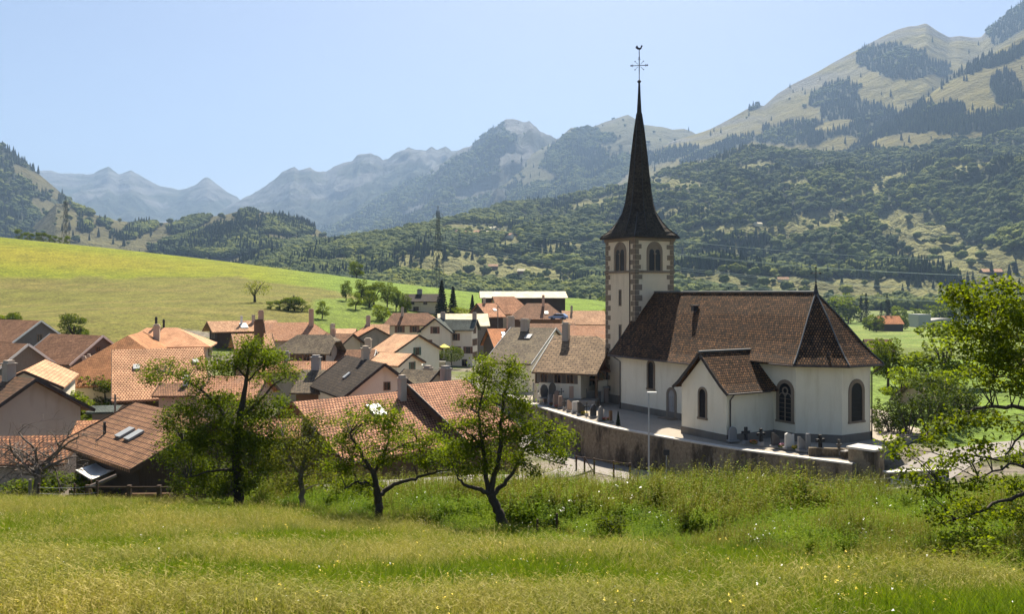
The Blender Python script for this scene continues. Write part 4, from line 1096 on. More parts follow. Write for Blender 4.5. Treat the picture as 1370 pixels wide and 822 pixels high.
house('house', 'timber house under broad ribbed brown roof with two skylights, left of the largest orchard tree', (188, 540), (279, 565), 62, 0, 'tile_ribbed', 'wood_dark', 25, ang=-44, w=5.3, sky=[(-0.12, .55, .85), (0.16, .55, .85)], fascia='wood_dark', chims=[(-0.55, -3.4, .5, .18, 'black')],
      wins=[('G', -0.2, 4.3, 1.0, 1.3), ('G', 0.35, 4.3, 1.0, 1.3), ('G', 0.0, 2.2, .8, .9)], over=0.9, verge=0.9)
house('barn', 'big barn with pale lattice patterned tile roof facing the orchard', (156, 468), (267, 463), 100, 538, 'tile_lattice', 'wood_dark', 30, ang=25, over=0.8, sky=[(-.55, .38, .7), (.85, .3, .6)])
a = house('house', 'broad hipped farmhouse with smooth salmon roof, slim chimney and orange tiled wing', (196, 439), (237, 437), 135, 466, 'peach2', 'cream', 27, ang=14, hips=((.3, .4), HP), chims=[(-.1, -3.6, 2.2, .9, 'beige'), (-.4, .4, 1.6, .35, 'black'), (.1, .4, 1.2, .3, 'black')], wins=[('G', -0.3, 4.5, 1, 1.3, 'shutter')])
b = house('house', '', (190, 444), (171, 450), 131, 0, 'tile_orange', 'cream', 33, ang=-75, w=9.5, hips=(G0, (.9, 1)), sky=[(0.3, .45, .9)], chims=[(0.5, -5.6, .6, .5, 'greyplaster'), (.8, -5.8, .6, .5, 'greyplaster')], wins=[('F', 0.3, 2.6, 1, 1.4), ('F', 0.9, 2.6, 1.1, 1.3), ('F', .3, 5.2, 1, 1.4), ('F', .9, 5.2, 1.1, 1.4), ('F', -.5, 5.2, 1, 1.6, None, 'door')])
merge(a, b)
house('chalet', 'dark timber chalet with balconied gable and faded salmon roof below the bare field tree', (285, 430), (362, 421), 180, 445, 'peach_old', 'wood_dark', 27, ang=33, chims=[(-.1, -1.6, 1.6, .4, 'frame_white'), (.35, -.8, 1.3, .6, 'greyplaster')], wins=[('H', -.3, 3.6, 1, 1.2), ('H', .3, 3.6, 1, 1.2), ('H', -.3, 6.2, 1, 1.4), ('H', .3, 6.2, 1, 1.4), ('F', 0, .9, 1.2, 1)], fascia='peach_old', sky=[(-.05, .5, 1.5)], over=1.3, verge=1.2)
house('house', 'pink rendered house with dark arched gable opening and a tall double chimney', (316, 447), (357, 443), 142, 468, 'peach_old', 'pink', 32, ang=26, chims=[(.35, -1.8, 3.2, 1.4, 'wood'), (.5, -1.6, 4.6, .8, 'pink')], over=1.0, verge=.8, wins=[('H', 0, 4.2, 3.2, 2.2), ('H', -.2, 7, 1.2, 1.8, None, 'door')])
a = house('house', 'large farmhouse with striped salmon roof and one very tall chimney at the middle', (357, 432), (417, 424), 172, 457, 'tile_salmon2', 'beige', 30, ang=21, hips=(G0, (.75, 1)), chims=[(.95, -1.0, 3.0, .9, 'pink')], gable='wood_grey', wins=[('F', 0, 1.4, 1, 1.3), ('F', .5, 1.4, 1, 1.3)])
b = house('house', '', (440, 446), (470, 462), 158, 0, 'tile_red', 'beige', 30, ang=-28, w=4.2, chims=[(-.6, -.2, 1.6, .7, 'beige')]); merge(a, b)
house('house', 'old house with bell-cast brown roof over a row of dark windows', (398, 448), (442, 449), 136, 474, 'tile_old', 'pink', 33, ang=-6, hips=((.75, 1), (.3, .35)), wins=[('F', x, 1.75, 1.1, 1.35) for x in (-.9, -.45, 0, .45, .95)] + [('G', 0, 3.4, .9, 1)], gable='greyplaster', over=.9, chims=[(1.05, 1.2, 1.4, .6, 'pink')])
a = house('house', 'tall rubble walled house with small salmon roof at the orchard edge of village', (492, 434), (518, 432), 165, 449, 'peach_old', 'rubble', 30, ang=8, wins=[('F', -.4, 2.6, .8, 1), ('F', .4, 4.8, .9, 1.1)], over=.4, chims=[(-.95, -.2, 1.5, .8, 'greyplaster')])
b = house('house', '', (491, 437), (501, 448), 164, 0, 'tile_salmon', 'rubble', 28, ang=-66, w=5.6, over=.4); merge(a, b)
house('house', 'cream hipped house with brown roof and shuttered windows left of the white inn', (526, 419), (572, 418), 200, 436, 'tile_red', 'cream', 34, ang=3, hips=((.5, 1), (.45, .45)), chims=[(-.45, -.8, 1.6, .6, 'greyplaster')], wins=[('F', -.55, 1.9, 1.1, 1.5, 'shutter'), ('F', .3, 1.9, 1.1, 1.5, 'shutter'), ('F', -.55, 4.7, 1.1, 1.5, 'shutter'), ('F', .3, 4.7, 1.1, 1.5, 'shutter'), ('G', -.3, 4.4, 1, 1.4, 'shutter'), ('G', .4, 4.4, 1, 1.4, 'shutter')])
inn = house('inn', 'white three storey inn with red lettering, brown shutters and slate grey cross roof', (587, 427.5), (635, 428), 185, 442, 'slate', 'white', 38, ang=-14, over=.7, verge=.6, chims=[(-.8, .4, 1.6, .9, 'greyplaster'), (.95, .6, 1.7, .8, 'greyplaster')], fascia='trim_dark',
      wins=[('F', .1, 2.55, 1.0, 1.5, 'shutter'), ('F', -.65, 2.55, 1.2, 1.4, 'shutter'), ('F', .1, 5.3, 1.2, 1.5, 'shutter'), ('F', -.65, 5.3, 1.2, 1.5, 'shutter'), ('F', .8, 5.3, 1, 1.5, 'shutter'), ('F', -.3, 8.0, 1.1, 2.1, None, 'door'), ('F', .6, 8.0, 1.2, 1.5),
            ('G', -.32, 5.6, 1.0, 1.5, 'shutter'), ('G', .38, 5.6, 1.0, 1.5, 'shutter'), ('G', 0, 3.0, 1, 1.4, 'shutter'), ('G', -.32, 8.4, 1.0, 1.5, 'shutter'), ('G', .38, 8.4, 1.0, 1.5, 'shutter')])
b = house('inn', '', (583, 426), (590, 423), 181.5, 0, 'slate', 'white', 38, ang=76, w=3.9, over=.6, fascia='trim_dark', verge=.7, wins=[('H', -.05, 3.3, 1, 1.5, 'shutter'), ('H', -.55, 6.1, 1, 1.5, 'shutter'), ('H', .25, 9, 1.2, 1.5, 'shutter')]); merge(inn, b)
house('shed', 'long shed with bright pale sheet metal roof behind the white inn', (588, 420), (650, 416), 208, 437, 'sheet', 'wood_grey', 22, ang=6, base=-14.6)
house('house', 'dark brown roofed house with plain white gable in front of the peach roofs', (512, 486), (466, 476), 92, 0, 'tile_dark', 'white', 37, ang=118, w=4.7, over=.7, fascia='trim_dark', wins=[('G', .12, 3.0, .8, .95)], sky=[(.15, .5, .7)], chims=[(-.05, .2, 1.3, .85, 'beige')], verge=.7)
a = house('house', 'long house with stepped roman tile roof and tall black chimney behind the orchard trees', (400, 537), (551, 522), 72, 0, 'tile_roman', 'wood', 27, ang=44, w=8.0, fascia='wood', sky=[(.05, .3, 1.3)], chims=[(.66, -1.2, 1.9, .65, 'greyplaster')], verge=.6, wins=[('F', -.5, .9, 1.1, 1.3, 'shutter'), ('F', .1, .9, 1.1, 1.3, 'shutter'), ('F', .7, .9, 1.1, 1.3, 'shutter')], minwall=2.8)
b = house('house', '', (551, 514), (618, 507), 79, 0, 'tile_roman', 'wood', 27, ang=44, w=8.6, fascia='trim_dark', wins=[('F', 0, 1.0, 1.2, 1.3, 'shutter'), ('F', .7, 1.0, 1.2, 1.3, 'shutter')], chims=[(.6, 1.0, 1.5, .85, 'cement')], minwall=3); merge(a, b)
house('house', 'grey roofed house tucked behind the roman tile roof, with black soffit board', (582, 496), (546, 492), 96, 528, 'tile_old', 'beige', 30, ang=152, fascia='trim_dark', chims=[(-.6, 3.0, 1.6, .9, 'greyplaster')])
house('house', 'very large weathered grey brown roof with dark chimney, left of the churchyard house', (740, 439), (688, 437), 125, 488, 'tile_old', 'white', 27, ang=155, chims=[(-.35, -.6, 1.3, 1.1, 'greyplaster')], sky=[(.1, .28, .9)], fascia='zinc', wb=8)
house('house', 'white shuttered house with banded brown roof standing beside the churchyard graves', (746, 449), (799, 451), 112, 499, 'tile_banded', 'white', 28, ang=-23, hips=(G0, (.3, .3)), base=YARD, chims=[(-.45, -.9, 1.9, .85, 'greyplaster')], over=1.2, fascia='zinc',
      wins=[('F', x, 1.75, .95, 1.45, 'wood_grey') for x in (-.75, -.1, .5)] + [('F', -1.1, 1.9, .5, 1.5)] + [('G', -.35, 6.1, .9, 1.4, 'trim_dark')])
house('porch', 'small reddish roofed porch between the churchyard house and the church tower', (797, 478), (815, 477), 109, 497, 'tile_red', 'white', 30, ang=0, base=YARD, over=.5, wins=[('F', -.3, 1.2, .8, 1.2, 'trim_dark')])
house('house', 'wide low building with dull pink tiled roof and thin flue left of the tower', (754, 416), (806, 416), 210, 435, 'peach_old', 'cream', 30, ang=2, chims=[(-.6, -.5, 1.2, .5, 'greyplaster')])
house('house', 'salmon roofed house directly left of the tower, in front of the dull pink roof', (764, 436), (822, 436), 165, 457, 'tile_salmon2', 'beige', 28, ang=1)
house('house', 'low brown red roof peeping out behind the large weathered grey roof', (704, 433), (766, 434), 172, 448, 'tile_red', 'beige', 28, ang=-1)
house('house', 'hipped brick red house with dark chimney in front of the long cattle barn', (705, 406), (733, 406), 235, 428, 'tile_red', 'wood', 33, ang=0, hips=((.8, 1), (.8, 1)), chims=[(.55, -1.0, 2.6, .7, 'pink')], sky=[(.8, .6, 1)], over=1.3)
house('house', 'steep hipped salmon roof of a barn overlapping the left end of the cattle barn', (661, 397), (688, 394), 250, 421, 'tile_salmon', 'cream', 36, ang=16, hips=(G0, (.35, .6)), over=.9)
house('house', 'salmon roofed house with dark front gable and small flue beside the three spruces', (640, 406), (661, 404), 226, 425, 'tile_salmon', 'wood_dark', 30, ang=28, chims=[(-.2, .2, 1.3, .6, 'greyplaster')], over=1.0, sky=[(.4, .5, .8)])
barn = house('cattle_barn', 'long cattle barn with bright cream sheet roof and dark open front at village end', (645, 390), (753, 387.5), 290, 399, 'sheet', 'wood_dark', 15, ang=3, cat='barn', base=-9.5, fascia='sheet', verge=.8, over=1.2)
house('house', 'orange tiled roof with two little skylights to the right of the white inn', (655, 440), (684, 441), 160, 467, 'tile_orange2', 'wood_dark', 29, ang=14, sky=[(.1, .3, .8), (.0, .5, .8)], chims=[(1.0, .4, 2.2, 1.3, 'greyplaster')])
house('house', 'black roofed cream house at the top of the village beside tall dark spruces', (543, 393.5), (592, 393), 280, 404, 'tile_dark', 'cream', 30, ang=2, base=-6.5, chims=[(-.25, .5, 1.6, 1.6, 'cement')], wins=[('F', -.6, 1.2, 1.4, 1.3), ('F', .1, 1.2, 1.3, 1.3), ('F', -.4, 3.2, 1.8, 1.4)])
house('house', 'peach roofed annex with whitewashed wall, left of the yellow parasol', (530, 447), (558, 453), 152, 471, 'peach', 'white', 25, ang=-38, wins=[('G', 0, 3.6, .9, 1.4, 'shutter_green')], over=.5)
house('outbuilding', 'low peach roofed outbuilding beside the white parasol', (512, 472), (548, 479), 128, 489, 'peach', 'white', 22, ang=-24, over=.4, wins=[('G', .2, 2.6, .9, 1.3, 'shutter_green')])
house('outbuilding', 'tiny peach roof below the orchard lawn', (452, 440), (474, 439), 200, 447, 'peach', 'cream', 24, ang=4, over=.4)
house('house', 'narrow red tiled roof with zinc valley behind the crown of largest orchard tree', (358, 483), (452, 487), 118, 499, 'tile_salmon2', 'beige', 26, ang=-5, chims=[(-.45, .2, 1.1, .6, 'cement')])
house('house', 'plain grey roofed house with a stout chimney left of the dark brown roof', (410, 495), (444, 497), 104, 527, 'tile_old', 'wood', 27, ang=-4, chims=[(-.3, .3, 1.6, 1.0, 'cement')])
house('house', 'faded brown roofed house with white verge behind the dark brown roof', (449, 468), (499, 468), 140, 486, 'tile_red', 'beige', 30, ang=0, fascia='frame_white', chims=[(.75, -.2, 1.7, 1, 'beige')])
house('house', 'salmon roofed house glimpsed through the crown of the largest orchard tree', (290, 503), (352, 504), 85, 536, 'tile_salmon2', 'beige', 27, ang=-2, wins=[('F', -.4, .9, 1, 1.2), ('F', .3, .9, 1, 1.2)])
house('outbuilding', 'low red roofed outbuilding at the foot of the lattice roofed barn', (222, 513), (266, 511), 87, 531, 'tile_red', 'pink', 24, ang=3, over=.4, chims=[(.3, -.3, .6, .5, 'frame_white')])
house('house', 'low red tiled house mostly hidden behind the left orchard trees', (325, 562), (396, 557), 68, 590, 'tile_roman', 'wood', 26, ang=12)
# --- right of the church, and in the valley
house('farmhouse', 'bright orange roofed farmhouse standing alone in the green valley field', (1173, 423), (1202, 423), 480, 434, 'tile_orange2', 'wood_dark', 34, ang=0, group='houses in the valley', chims=[(-.2, .4, 1.4, .7, 'beige'), (.3, .4, 1.4, .7, 'beige')])
house('house', 'brown roofed house in the trees just right of the choir', (1159, 454), (1188, 454), 172, 472, 'tile_brown', 'wood_dark', 34, ang=-8, group='houses in the valley', chims=[])
house('outbuilding', 'small old grey tiled roof beside the clipped dark conifers', (1226, 508), (1264, 505), 100, 548, 'tile_old', 'rubble', 33, ang=8, group='houses in the valley', base=-15.5)
house('house', 'pale pink roofed house seen through the branches at the right edge', (1338, 477), (1410, 475), 150, 488, 'peach_old', 'white', 26, ang=4, group='houses in the valley')
# industrial hall in the valley
t = thing('industrial_hall', 'grey industrial hall with silver tower block and curved roof in the valley', 'hall', (0, 0, 0)); p0 = P(1222, 434, 560); t.location = (p0.x, p0.y, gz(p0.x, p0.y)); 
k = MB(); k.box((4, 0, 4), (8, 14, 9)); k.build('tower_block', MT['zinc'], t)
k = MB(); arc = [(8, -1), (8, 4.5), (14, 5.6), (20, 5.8), (27, 4.8), (33, 2.6), (36, 0), (36, -1)]; k.prism(arc, -7, 9); k.build('curved_hall', MT['cement'], t)
k = MB(); k.box((20, -7.1, 2.6), (22, .1, 1.3)); k.build('window_band', MT['skyglass'], t)
def on_slope(px, py, tol=4):
    best = None
    for o in bpy.data.objects:
        if o.name.startswith('hills'):
            me = o.data; v = np.empty(len(me.vertices) * 3, dtype=np.float32); me.vertices.foreach_get('co', v); v = v.reshape(-1, 3)
            q = np.hypot(685 + F * v[:, 0] / v[:, 1] - px, (HY - F * v[:, 2] / v[:, 1] - py) * 1.5); ok = np.where(q < tol)[0]
            if len(ok):
                i = ok[np.argmin(v[ok, 1])]
                if best is None or v[i, 1] < best.y: best = Vector(v[i].tolist())
    return best
def far_house(name, label, px, py, L_, W_, h_, rz, roof, wall, group):
    p = on_slope(px, py, 7)
    if p is None: return
    t = thing(name, label, 'house' if name != 'chalet' else 'chalet', p - Vector((0, 0, .4)), R(rz), group)
    k = MB(); k.prism([(-W_ / 2, -2), (W_ / 2, -2), (W_ / 2, h_), (0, h_ + W_ * .33), (-W_ / 2, h_)], -L_ / 2, L_ / 2, Matrix.Rotation(R(90), 4, 'Z')); k.build('wall', MT[wall], t)
    k = MB(); Mz = Matrix.Rotation(R(90), 4, 'Z')
    for s in (-1, 1):
        k.prism([(0, h_ + W_ * .33 + .35), (s * (W_ / 2 + .8), h_ - .18), (s * (W_ / 2 + .8), h_ - .5), (0, h_ + W_ * .33 + .03)][::s], -L_ / 2 - .7, L_ / 2 + .7, Mz)
    k.build('roof', MT[roof], t)
FG = 'farms and chalets on the far slopes'
far_house('farmhouse', 'low pink roofed farm in the bright meadow on the right, below the dark wood', 1325, 363, 26, 12, 4, -4, 'peach', 'wood_dark', FG)
far_house('chalet', 'lone pale roofed chalet in the forest clearing above the choir roof', 1118, 314, 14, 8, 3, 5, 'sheet', 'wood', FG)
far_house('chalet', 'pale chalet at the foot of the forest, just left of the cross on the choir', 1042, 376, 13, 8, 3, -10, 'peach_old', 'cream', FG)
far_house('chalet', 'white alpine chalet on the upper right pasture, nearer the photo edge', 1312, 197, 18, 9, 3, 0, 'sheet', 'white', FG)
far_house('chalet', 'white alpine chalet on the upper pasture left of its twin', 1184, 208, 18, 9, 3, 0, 'sheet', 'white', FG)
far_house('farmhouse', 'small farm on the knoll right of the tall pylon', 657, 355, 14, 9, 3.5, 8, 'peach_old', 'wood', FG)
far_house('chalet', 'tiny farm at the wood edge left of the tower, above the tree line', 700, 362, 11, 8, 3, -12, 'sheet', 'wood', FG)
far_house('chalet', 'chalet in the little clearing among trees right of the tower', 1012, 300, 15, 9, 3, 20, 'sheet', 'cream', FG)
rh = random.Random(5)
for i in range(15):
    far_house('house', 'tiny house of the distant hamlet scattered in the clearing behind the tall pylon', 605 + i * 5.2 + rh.uniform(-2, 2), 309 + rh.uniform(-3, 7), 13 + rh.uniform(-2, 5), 10, 5, rh.uniform(-40, 40), rh.choice(['peach_old', 'tile_brown', 'sheet', 'tile_old']), rh.choice(['white', 'cream', 'wood']), 'houses of the distant hamlet')
# ---------------------------------------------------------------- vegetation
MT['leaf'] = m_leaf('orchard_leaves', (0.10, 0.155, 0.012), 0.5)
MT['leaf_y'] = m_leaf('yellowing_leaves', (0.10, 0.15, 0.013), 0.5)
MT['leaf_d'] = m_leaf('dark_leaves', (0.07, 0.112, 0.011), 0.47)
MT['leaf_olive'] = m_leaf('pale_leaves', (0.11, 0.145, 0.035), 0.45)
MT['needle'] = m_leaf('spruce_needles', (0.022, 0.033, 0.016), 0.12, 0.3)
MT['juniper'] = m_leaf('juniper_sprays', (0.05, 0.085, 0.02), 0.25, 0.35)
rng = np.random.default_rng(42)

def leaf_cards(cent, size, rg, up=0.35, fold=0.25, aspect=0.55):
    """a folded leaf (two triangles) at each centre; random facing, leaning to face upwards"""
    n = len(cent)
    nm = rg.normal(size=(n, 3)); nm[:, 2] = np.abs(nm[:, 2]) + up; nm /= np.linalg.norm(nm, axis=1)[:, None]
    t = rg.normal(size=(n, 3)); t -= nm * (t * nm).sum(1)[:, None]; t /= np.linalg.norm(t, axis=1)[:, None]
    b = np.cross(nm, t); s = (size * (0.65 + 0.7 * rg.random(n)))[:, None]
    p0 = cent - t * s * 0.5; p2 = cent + t * s * 0.5 - nm * s * 0.12
    p1 = cent + b * s * aspect * 0.5 + nm * s * fold * 0.4; p3 = cent - b * s * aspect * 0.5 + nm * s * fold * 0.4
    v = np.stack([p0, p1, p2, p3], 1).reshape(-1, 3); f = np.arange(4 * n).reshape(n, 4)
    return v, f

def ell(n, c, r, rg, shell=0.45):
    d = rg.normal(size=(n, 3)); d /= np.linalg.norm(d, axis=1)[:, None]
    k = rg.random(n) ** (1 / 3.0); k = shell + (1 - shell) * k
    return np.array(c) + d * k[:, None] * np.array(r)

def orchard_tree(name, label, base, limbs, clumps, leafm='leaf', barkm='bark', per=70, dens=1.0, size=0.11, depth=1.0, seed=1, tight=0.3, cat='tree', group='orchard trees on the slope', twig=0.012):
    bx, by, bY = base; o = P(bx, by, bY); rg = np.random.default_rng(seed)
    t = thing(name, label, cat, o, 0, group)
    mb = MB(); nodes = []
    for lb in limbs:
        pts = [P(q[0], q[1], bY + q[2]) - o for q in lb]; rad = [q[3] for q in lb]
        sm = smooth_path(pts, 5); rr = np.interp(np.linspace(0, len(rad) - 1, len(sm)), range(len(rad)), rad)
        sm = [p + Vector(rg.normal(size=3) * 0.025) if 0 < i < len(sm) - 1 else p for i, p in enumerate(sm)]
        mb.tube(sm, [float(x) for x in rr], 8)
        nodes += [(p, r_) for p, r_ in zip(sm, rr)]
    tn = np.array([list(p) for p, _ in nodes]); tr = np.array([r_ for _, r_ in nodes])
    cents = []
    for c in clumps:
        cx, cy_, rx, ry = c[:4]; dY = c[4] if len(c) > 4 else rg.uniform(-0.8, 0.8) * depth * 1.3
        pc = P(cx, cy_, bY + dY) - o; sx, sz = rx * bY / F, ry * bY / F
        n = max(4, int(dens * 34 * sx * sz))
        pts = ell(n, pc, (sx, (sx + sz) * 0.55 * depth, sz), rg, 0.3)
        for q in pts:
            d = np.linalg.norm(tn - q, axis=1) + (tn[:, 2] > q[2] + 0.2) * 0.8 + np.where(tr < 0.02, 0.4, 0)
            a = Vector(tn[int(np.argmin(d))].tolist()); b = Vector(q.tolist()); m_ = (a + b) / 2 + Vector((rg.normal() * .08, rg.normal() * .08, 0.12 * (b - a).length))
            if rg.random() < 0.6: mb.tube([a, m_, b], [twig * 1.9, twig * 1.3, twig * 0.5], 4, cap=False)
            k = int(per * (0.5 + rg.random()))
            cl = np.array(q) + rg.normal(size=(k, 3)) * np.array([tight, tight, tight * 0.7])
            cents.append(cl)
    mb.build('trunk', MT[barkm], t, smooth=True)
    cents = np.concatenate(cents); v, f = leaf_cards(cents, size, rg)
    np_mesh('crown', v, f, MT[leafm], t)
    return t

OG = 'orchard trees on the slope'
orchard_tree('fruit_tree', 'largest dark green orchard tree with a lone leafy top above the roofs, left of centre', (320, 680, 42.6),
    [[(320, 684, 0, .3), (319, 650, 0, .24), (317, 605, 0, .21), (321, 560, 0, .17), (326, 530, 0, .13), (330, 505, .1, .09), (334, 470, .2, .04)],
     [(319, 585, 0, .13), (295, 548, -.4, .08), (268, 522, -.6, .055), (238, 505, -.7, .035), (208, 494, -.8, .015)],
     [(321, 560, 0, .12), (345, 540, .5, .07), (370, 512, .7, .04), (398, 502, .8, .015)],
     [(318, 600, 0, .11), (280, 590, -.6, .06), (245, 590, -1, .03)], [(318, 610, 0, .11), (350, 590, .8, .06), (378, 575, 1.2, .03)],
     [(330, 505, .1, .06), (310, 488, -.4, .03), (290, 482, -.5, .015)], [(330, 510, .1, .06), (352, 490, .4, .03), (368, 480, .5, .015)],
     [(319, 630, 0, .09), (285, 630, -1, .05), (250, 640, -1.4, .02)], [(319, 620, 0, .09), (345, 625, 1, .05), (362, 640, 1.4, .02)]],
    [(330, 468, 24, 12), (345, 478, 30, 14), (312, 482, 28, 12), (285, 488, 20, 10), (362, 488, 24, 12), (388, 502, 18, 8), (300, 500, 18, 8), (358, 506, 22, 9), (214, 494, 22, 10), (240, 503, 16, 7), (205, 508, 10, 5), (262, 514, 12, 6),
     (265, 540, 30, 14), (300, 545, 24, 16), (240, 560, 22, 15), (345, 545, 26, 14), (372, 548, 16, 16), (275, 570, 32, 18), (320, 570, 26, 18), (238, 592, 24, 18), (355, 580, 24, 18), (290, 600, 32, 20), (335, 605, 28, 20), (248, 625, 28, 18),
     (375, 590, 12, 18), (290, 635, 30, 16), (340, 635, 26, 16), (255, 652, 24, 10), (308, 655, 30, 10), (225, 612, 12, 12), (365, 625, 14, 16)],
    leafm='leaf_d', seed=11, per=105, size=0.118, tight=0.27, depth=1.1, dens=.85)
orchard_tree('fruit_tree', 'slender pale orchard tree standing just right of the largest one, with thin grey trunk', (405, 692, 39.3),
    [[(405, 696, 0, .16), (404, 665, 0, .13), (403, 635, 0, .11), (410, 605, .1, .07), (420, 575, .2, .03)], [(403, 640, 0, .08), (388, 610, -.3, .05), (378, 585, -.5, .02)], [(405, 630, 0, .07), (428, 605, .4, .04), (442, 590, .6, .02)]],
    [(400, 572, 24, 12), (425, 568, 22, 12), (382, 592, 20, 14), (412, 595, 26, 14), (438, 592, 16, 14), (390, 620, 22, 14), (422, 620, 24, 14), (405, 645, 22, 10), (380, 648, 14, 10), (436, 640, 14, 12), (372, 612, 12, 14)],
    leafm='leaf_olive', barkm='bark_grey', seed=12, per=72, size=0.1, tight=0.24, dens=0.95, depth=0.9)
orchard_tree('fruit_tree', 'spreading orchard tree with a low horizontal limb reaching right, second from the right', (506, 708, 34.6),
    [[(506, 713, 0, .21), (507, 690, 0, .17), (505, 668, 0, .16), (503, 650, 0, .13), (497, 630, 0, .1), (482, 605, -.2, .07), (468, 580, -.4, .03)],
     [(499, 634, 0, .09), (512, 612, .4, .06), (520, 588, .6, .04), (522, 560, .7, .015)], [(506, 666, 0, .12), (522, 652, .2, .085), (548, 642, .3, .065), (580, 634, .4, .045), (606, 628, .4, .02)],
     [(503, 652, 0, .08), (480, 645, -.5, .05), (460, 655, -.8, .02)], [(495, 628, 0, .07), (478, 620, .5, .04), (455, 612, .9, .02)], [(512, 612, .4, .05), (540, 595, .7, .03), (570, 590, .8, .015)]],
    [(490, 552, 24, 11), (520, 552, 20, 11), (468, 570, 20, 12), (500, 572, 26, 12), (535, 572, 22, 12), (452, 592, 18, 13), (482, 598, 22, 13), (515, 595, 24, 12), (548, 592, 22, 13), (578, 592, 22, 13), (600, 602, 18, 12), (465, 620, 20, 12),
     (495, 618, 16, 10), (530, 615, 22, 10), (565, 612, 22, 12), (590, 618, 18, 8), (480, 648, 24, 9), (505, 655, 18, 8), (455, 650, 16, 8), (440, 610, 10, 14)],
    seed=13, per=80, size=0.098, tight=0.2, dens=1.25, depth=1.0)
orchard_tree('fruit_tree', 'tall leaning orchard tree with forked black trunk, rightmost of the four before the village', (675, 722, 32.5),
    [[(677, 728, 0, .25), (674, 705, 0, .2), (666, 682, 0, .17), (655, 662, 0, .16)], [(656, 663, 0, .1), (640, 655, -.2, .08), (624, 650, -.3, .06), (612, 640, -.3, .035)],
     [(655, 664, 0, .11), (650, 632, 0, .085), (646, 595, -.1, .07), (640, 555, -.2, .045), (652, 505, -.3, .02)],
     [(656, 662, 0, .13), (663, 632, .1, .1), (669, 600, .1, .09), (671, 560, .2, .07), (676, 520, .3, .05), (690, 482, .3, .015)],
     [(658, 664, 0, .11), (674, 648, .3, .085), (690, 628, .5, .06), (703, 600, .6, .045), (728, 578, .7, .015)], [(646, 600, -.1, .05), (625, 580, -.5, .03), (608, 572, -.7, .015)], [(671, 565, .2, .05), (695, 545, .6, .03), (712, 530, .8, .012)]],
    [(690, 487, 20, 9), (652, 492, 18, 12), (668, 508, 22, 14), (640, 515, 18, 14), (692, 508, 16, 14), (632, 540, 22, 14), (662, 540, 26, 16), (692, 540, 20, 16), (618, 568, 18, 14), (645, 570, 24, 16), (678, 572, 24, 16), (706, 562, 18, 14),
     (612, 598, 20, 15), (640, 602, 24, 15), (672, 605, 22, 14), (705, 590, 22, 16), (735, 578, 22, 14), (752, 588, 14, 12), (735, 602, 22, 12), (622, 625, 18, 10), (650, 625, 18, 8), (700, 615, 18, 9), (745, 612, 10, 10), (712, 632, 10, 6), (600, 615, 10, 10)],
    seed=14, per=82, size=0.098, tight=0.2, dens=1.35, depth=1.0)
orchard_tree('fruit_tree', 'tree with yellowing leaves reaching in from the right edge over the lane', (1452, 792, 22),
    [[(1452, 800, 0, .3), (1446, 720, 0, .26), (1440, 640, 0, .22), (1432, 540, 0, .17), (1415, 450, 0, .12), (1385, 395, 0, .06), (1350, 380, .2, .02)],
     [(1436, 570, 0, .09), (1395, 552, .2, .065), (1345, 545, .3, .05), (1305, 548, .3, .035), (1275, 562, .4, .02), (1235, 585, .4, .01)],
     [(1440, 640, 0, .09), (1400, 650, -.3, .06), (1350, 668, -.5, .045), (1300, 688, -.6, .03), (1255, 702, -.7, .012)],
     [(1430, 520, 0, .07), (1395, 480, .5, .05), (1350, 445, .7, .03), (1310, 415, .8, .015), (1275, 392, .8, .008)],
     [(1440, 660, 0, .07), (1390, 630, .6, .045), (1335, 615, .8, .03), (1270, 610, .9, .018), (1215, 600, 1, .008)],
     [(1400, 650, -.3, .05), (1360, 622, -.5, .03), (1310, 640, -.6, .02), (1260, 650, -.8, .01)], [(1395, 552, .2, .05), (1370, 580, -.3, .03), (1345, 610, -.5, .015)], [(1395, 480, .5, .04), (1365, 490, .2, .02), (1330, 505, 0, .01)]],
    [(1274, 388, 16, 7), (1298, 392, 20, 10), (1330, 388, 24, 12), (1362, 395, 22, 16), (1308, 418, 22, 11), (1345, 425, 24, 14), (1372, 440, 18, 16), (1320, 448, 20, 11), (1352, 465, 20, 12), (1372, 490, 16, 16), (1285, 440, 10, 6), (1330, 480, 14, 9), (1335, 512, 16, 9), (1362, 525, 16, 10),
     (1300, 560, 20, 7), (1268, 572, 16, 7), (1335, 562, 18, 8), (1240, 590, 16, 6), (1210, 604, 14, 6), (1362, 575, 14, 10), (1320, 600, 18, 8), (1285, 612, 18, 7), (1245, 622, 18, 8), (1352, 612, 18, 9), (1265, 648, 20, 8), (1310, 645, 20, 8), (1350, 650, 18, 9), (1235, 655, 14, 7),
     (1290, 675, 18, 7), (1330, 685, 20, 8), (1360, 690, 16, 9), (1255, 690, 18, 7), (1305, 705, 18, 6), (1222, 640, 10, 6), (1195, 590, 8, 5), (1285, 400, 20, 12), (1325, 410, 26, 14), (1358, 430, 22, 16), (1335, 450, 24, 16), (1300, 445, 16, 12), (1345, 485, 24, 16), (1315, 495, 18, 12), (1365, 510, 16, 16), (1285, 470, 14, 10)],
    leafm='leaf_y', seed=15, per=46, size=0.115, tight=0.17, dens=2.2, depth=1.0, twig=0.009, group='fruit trees beside the lane')

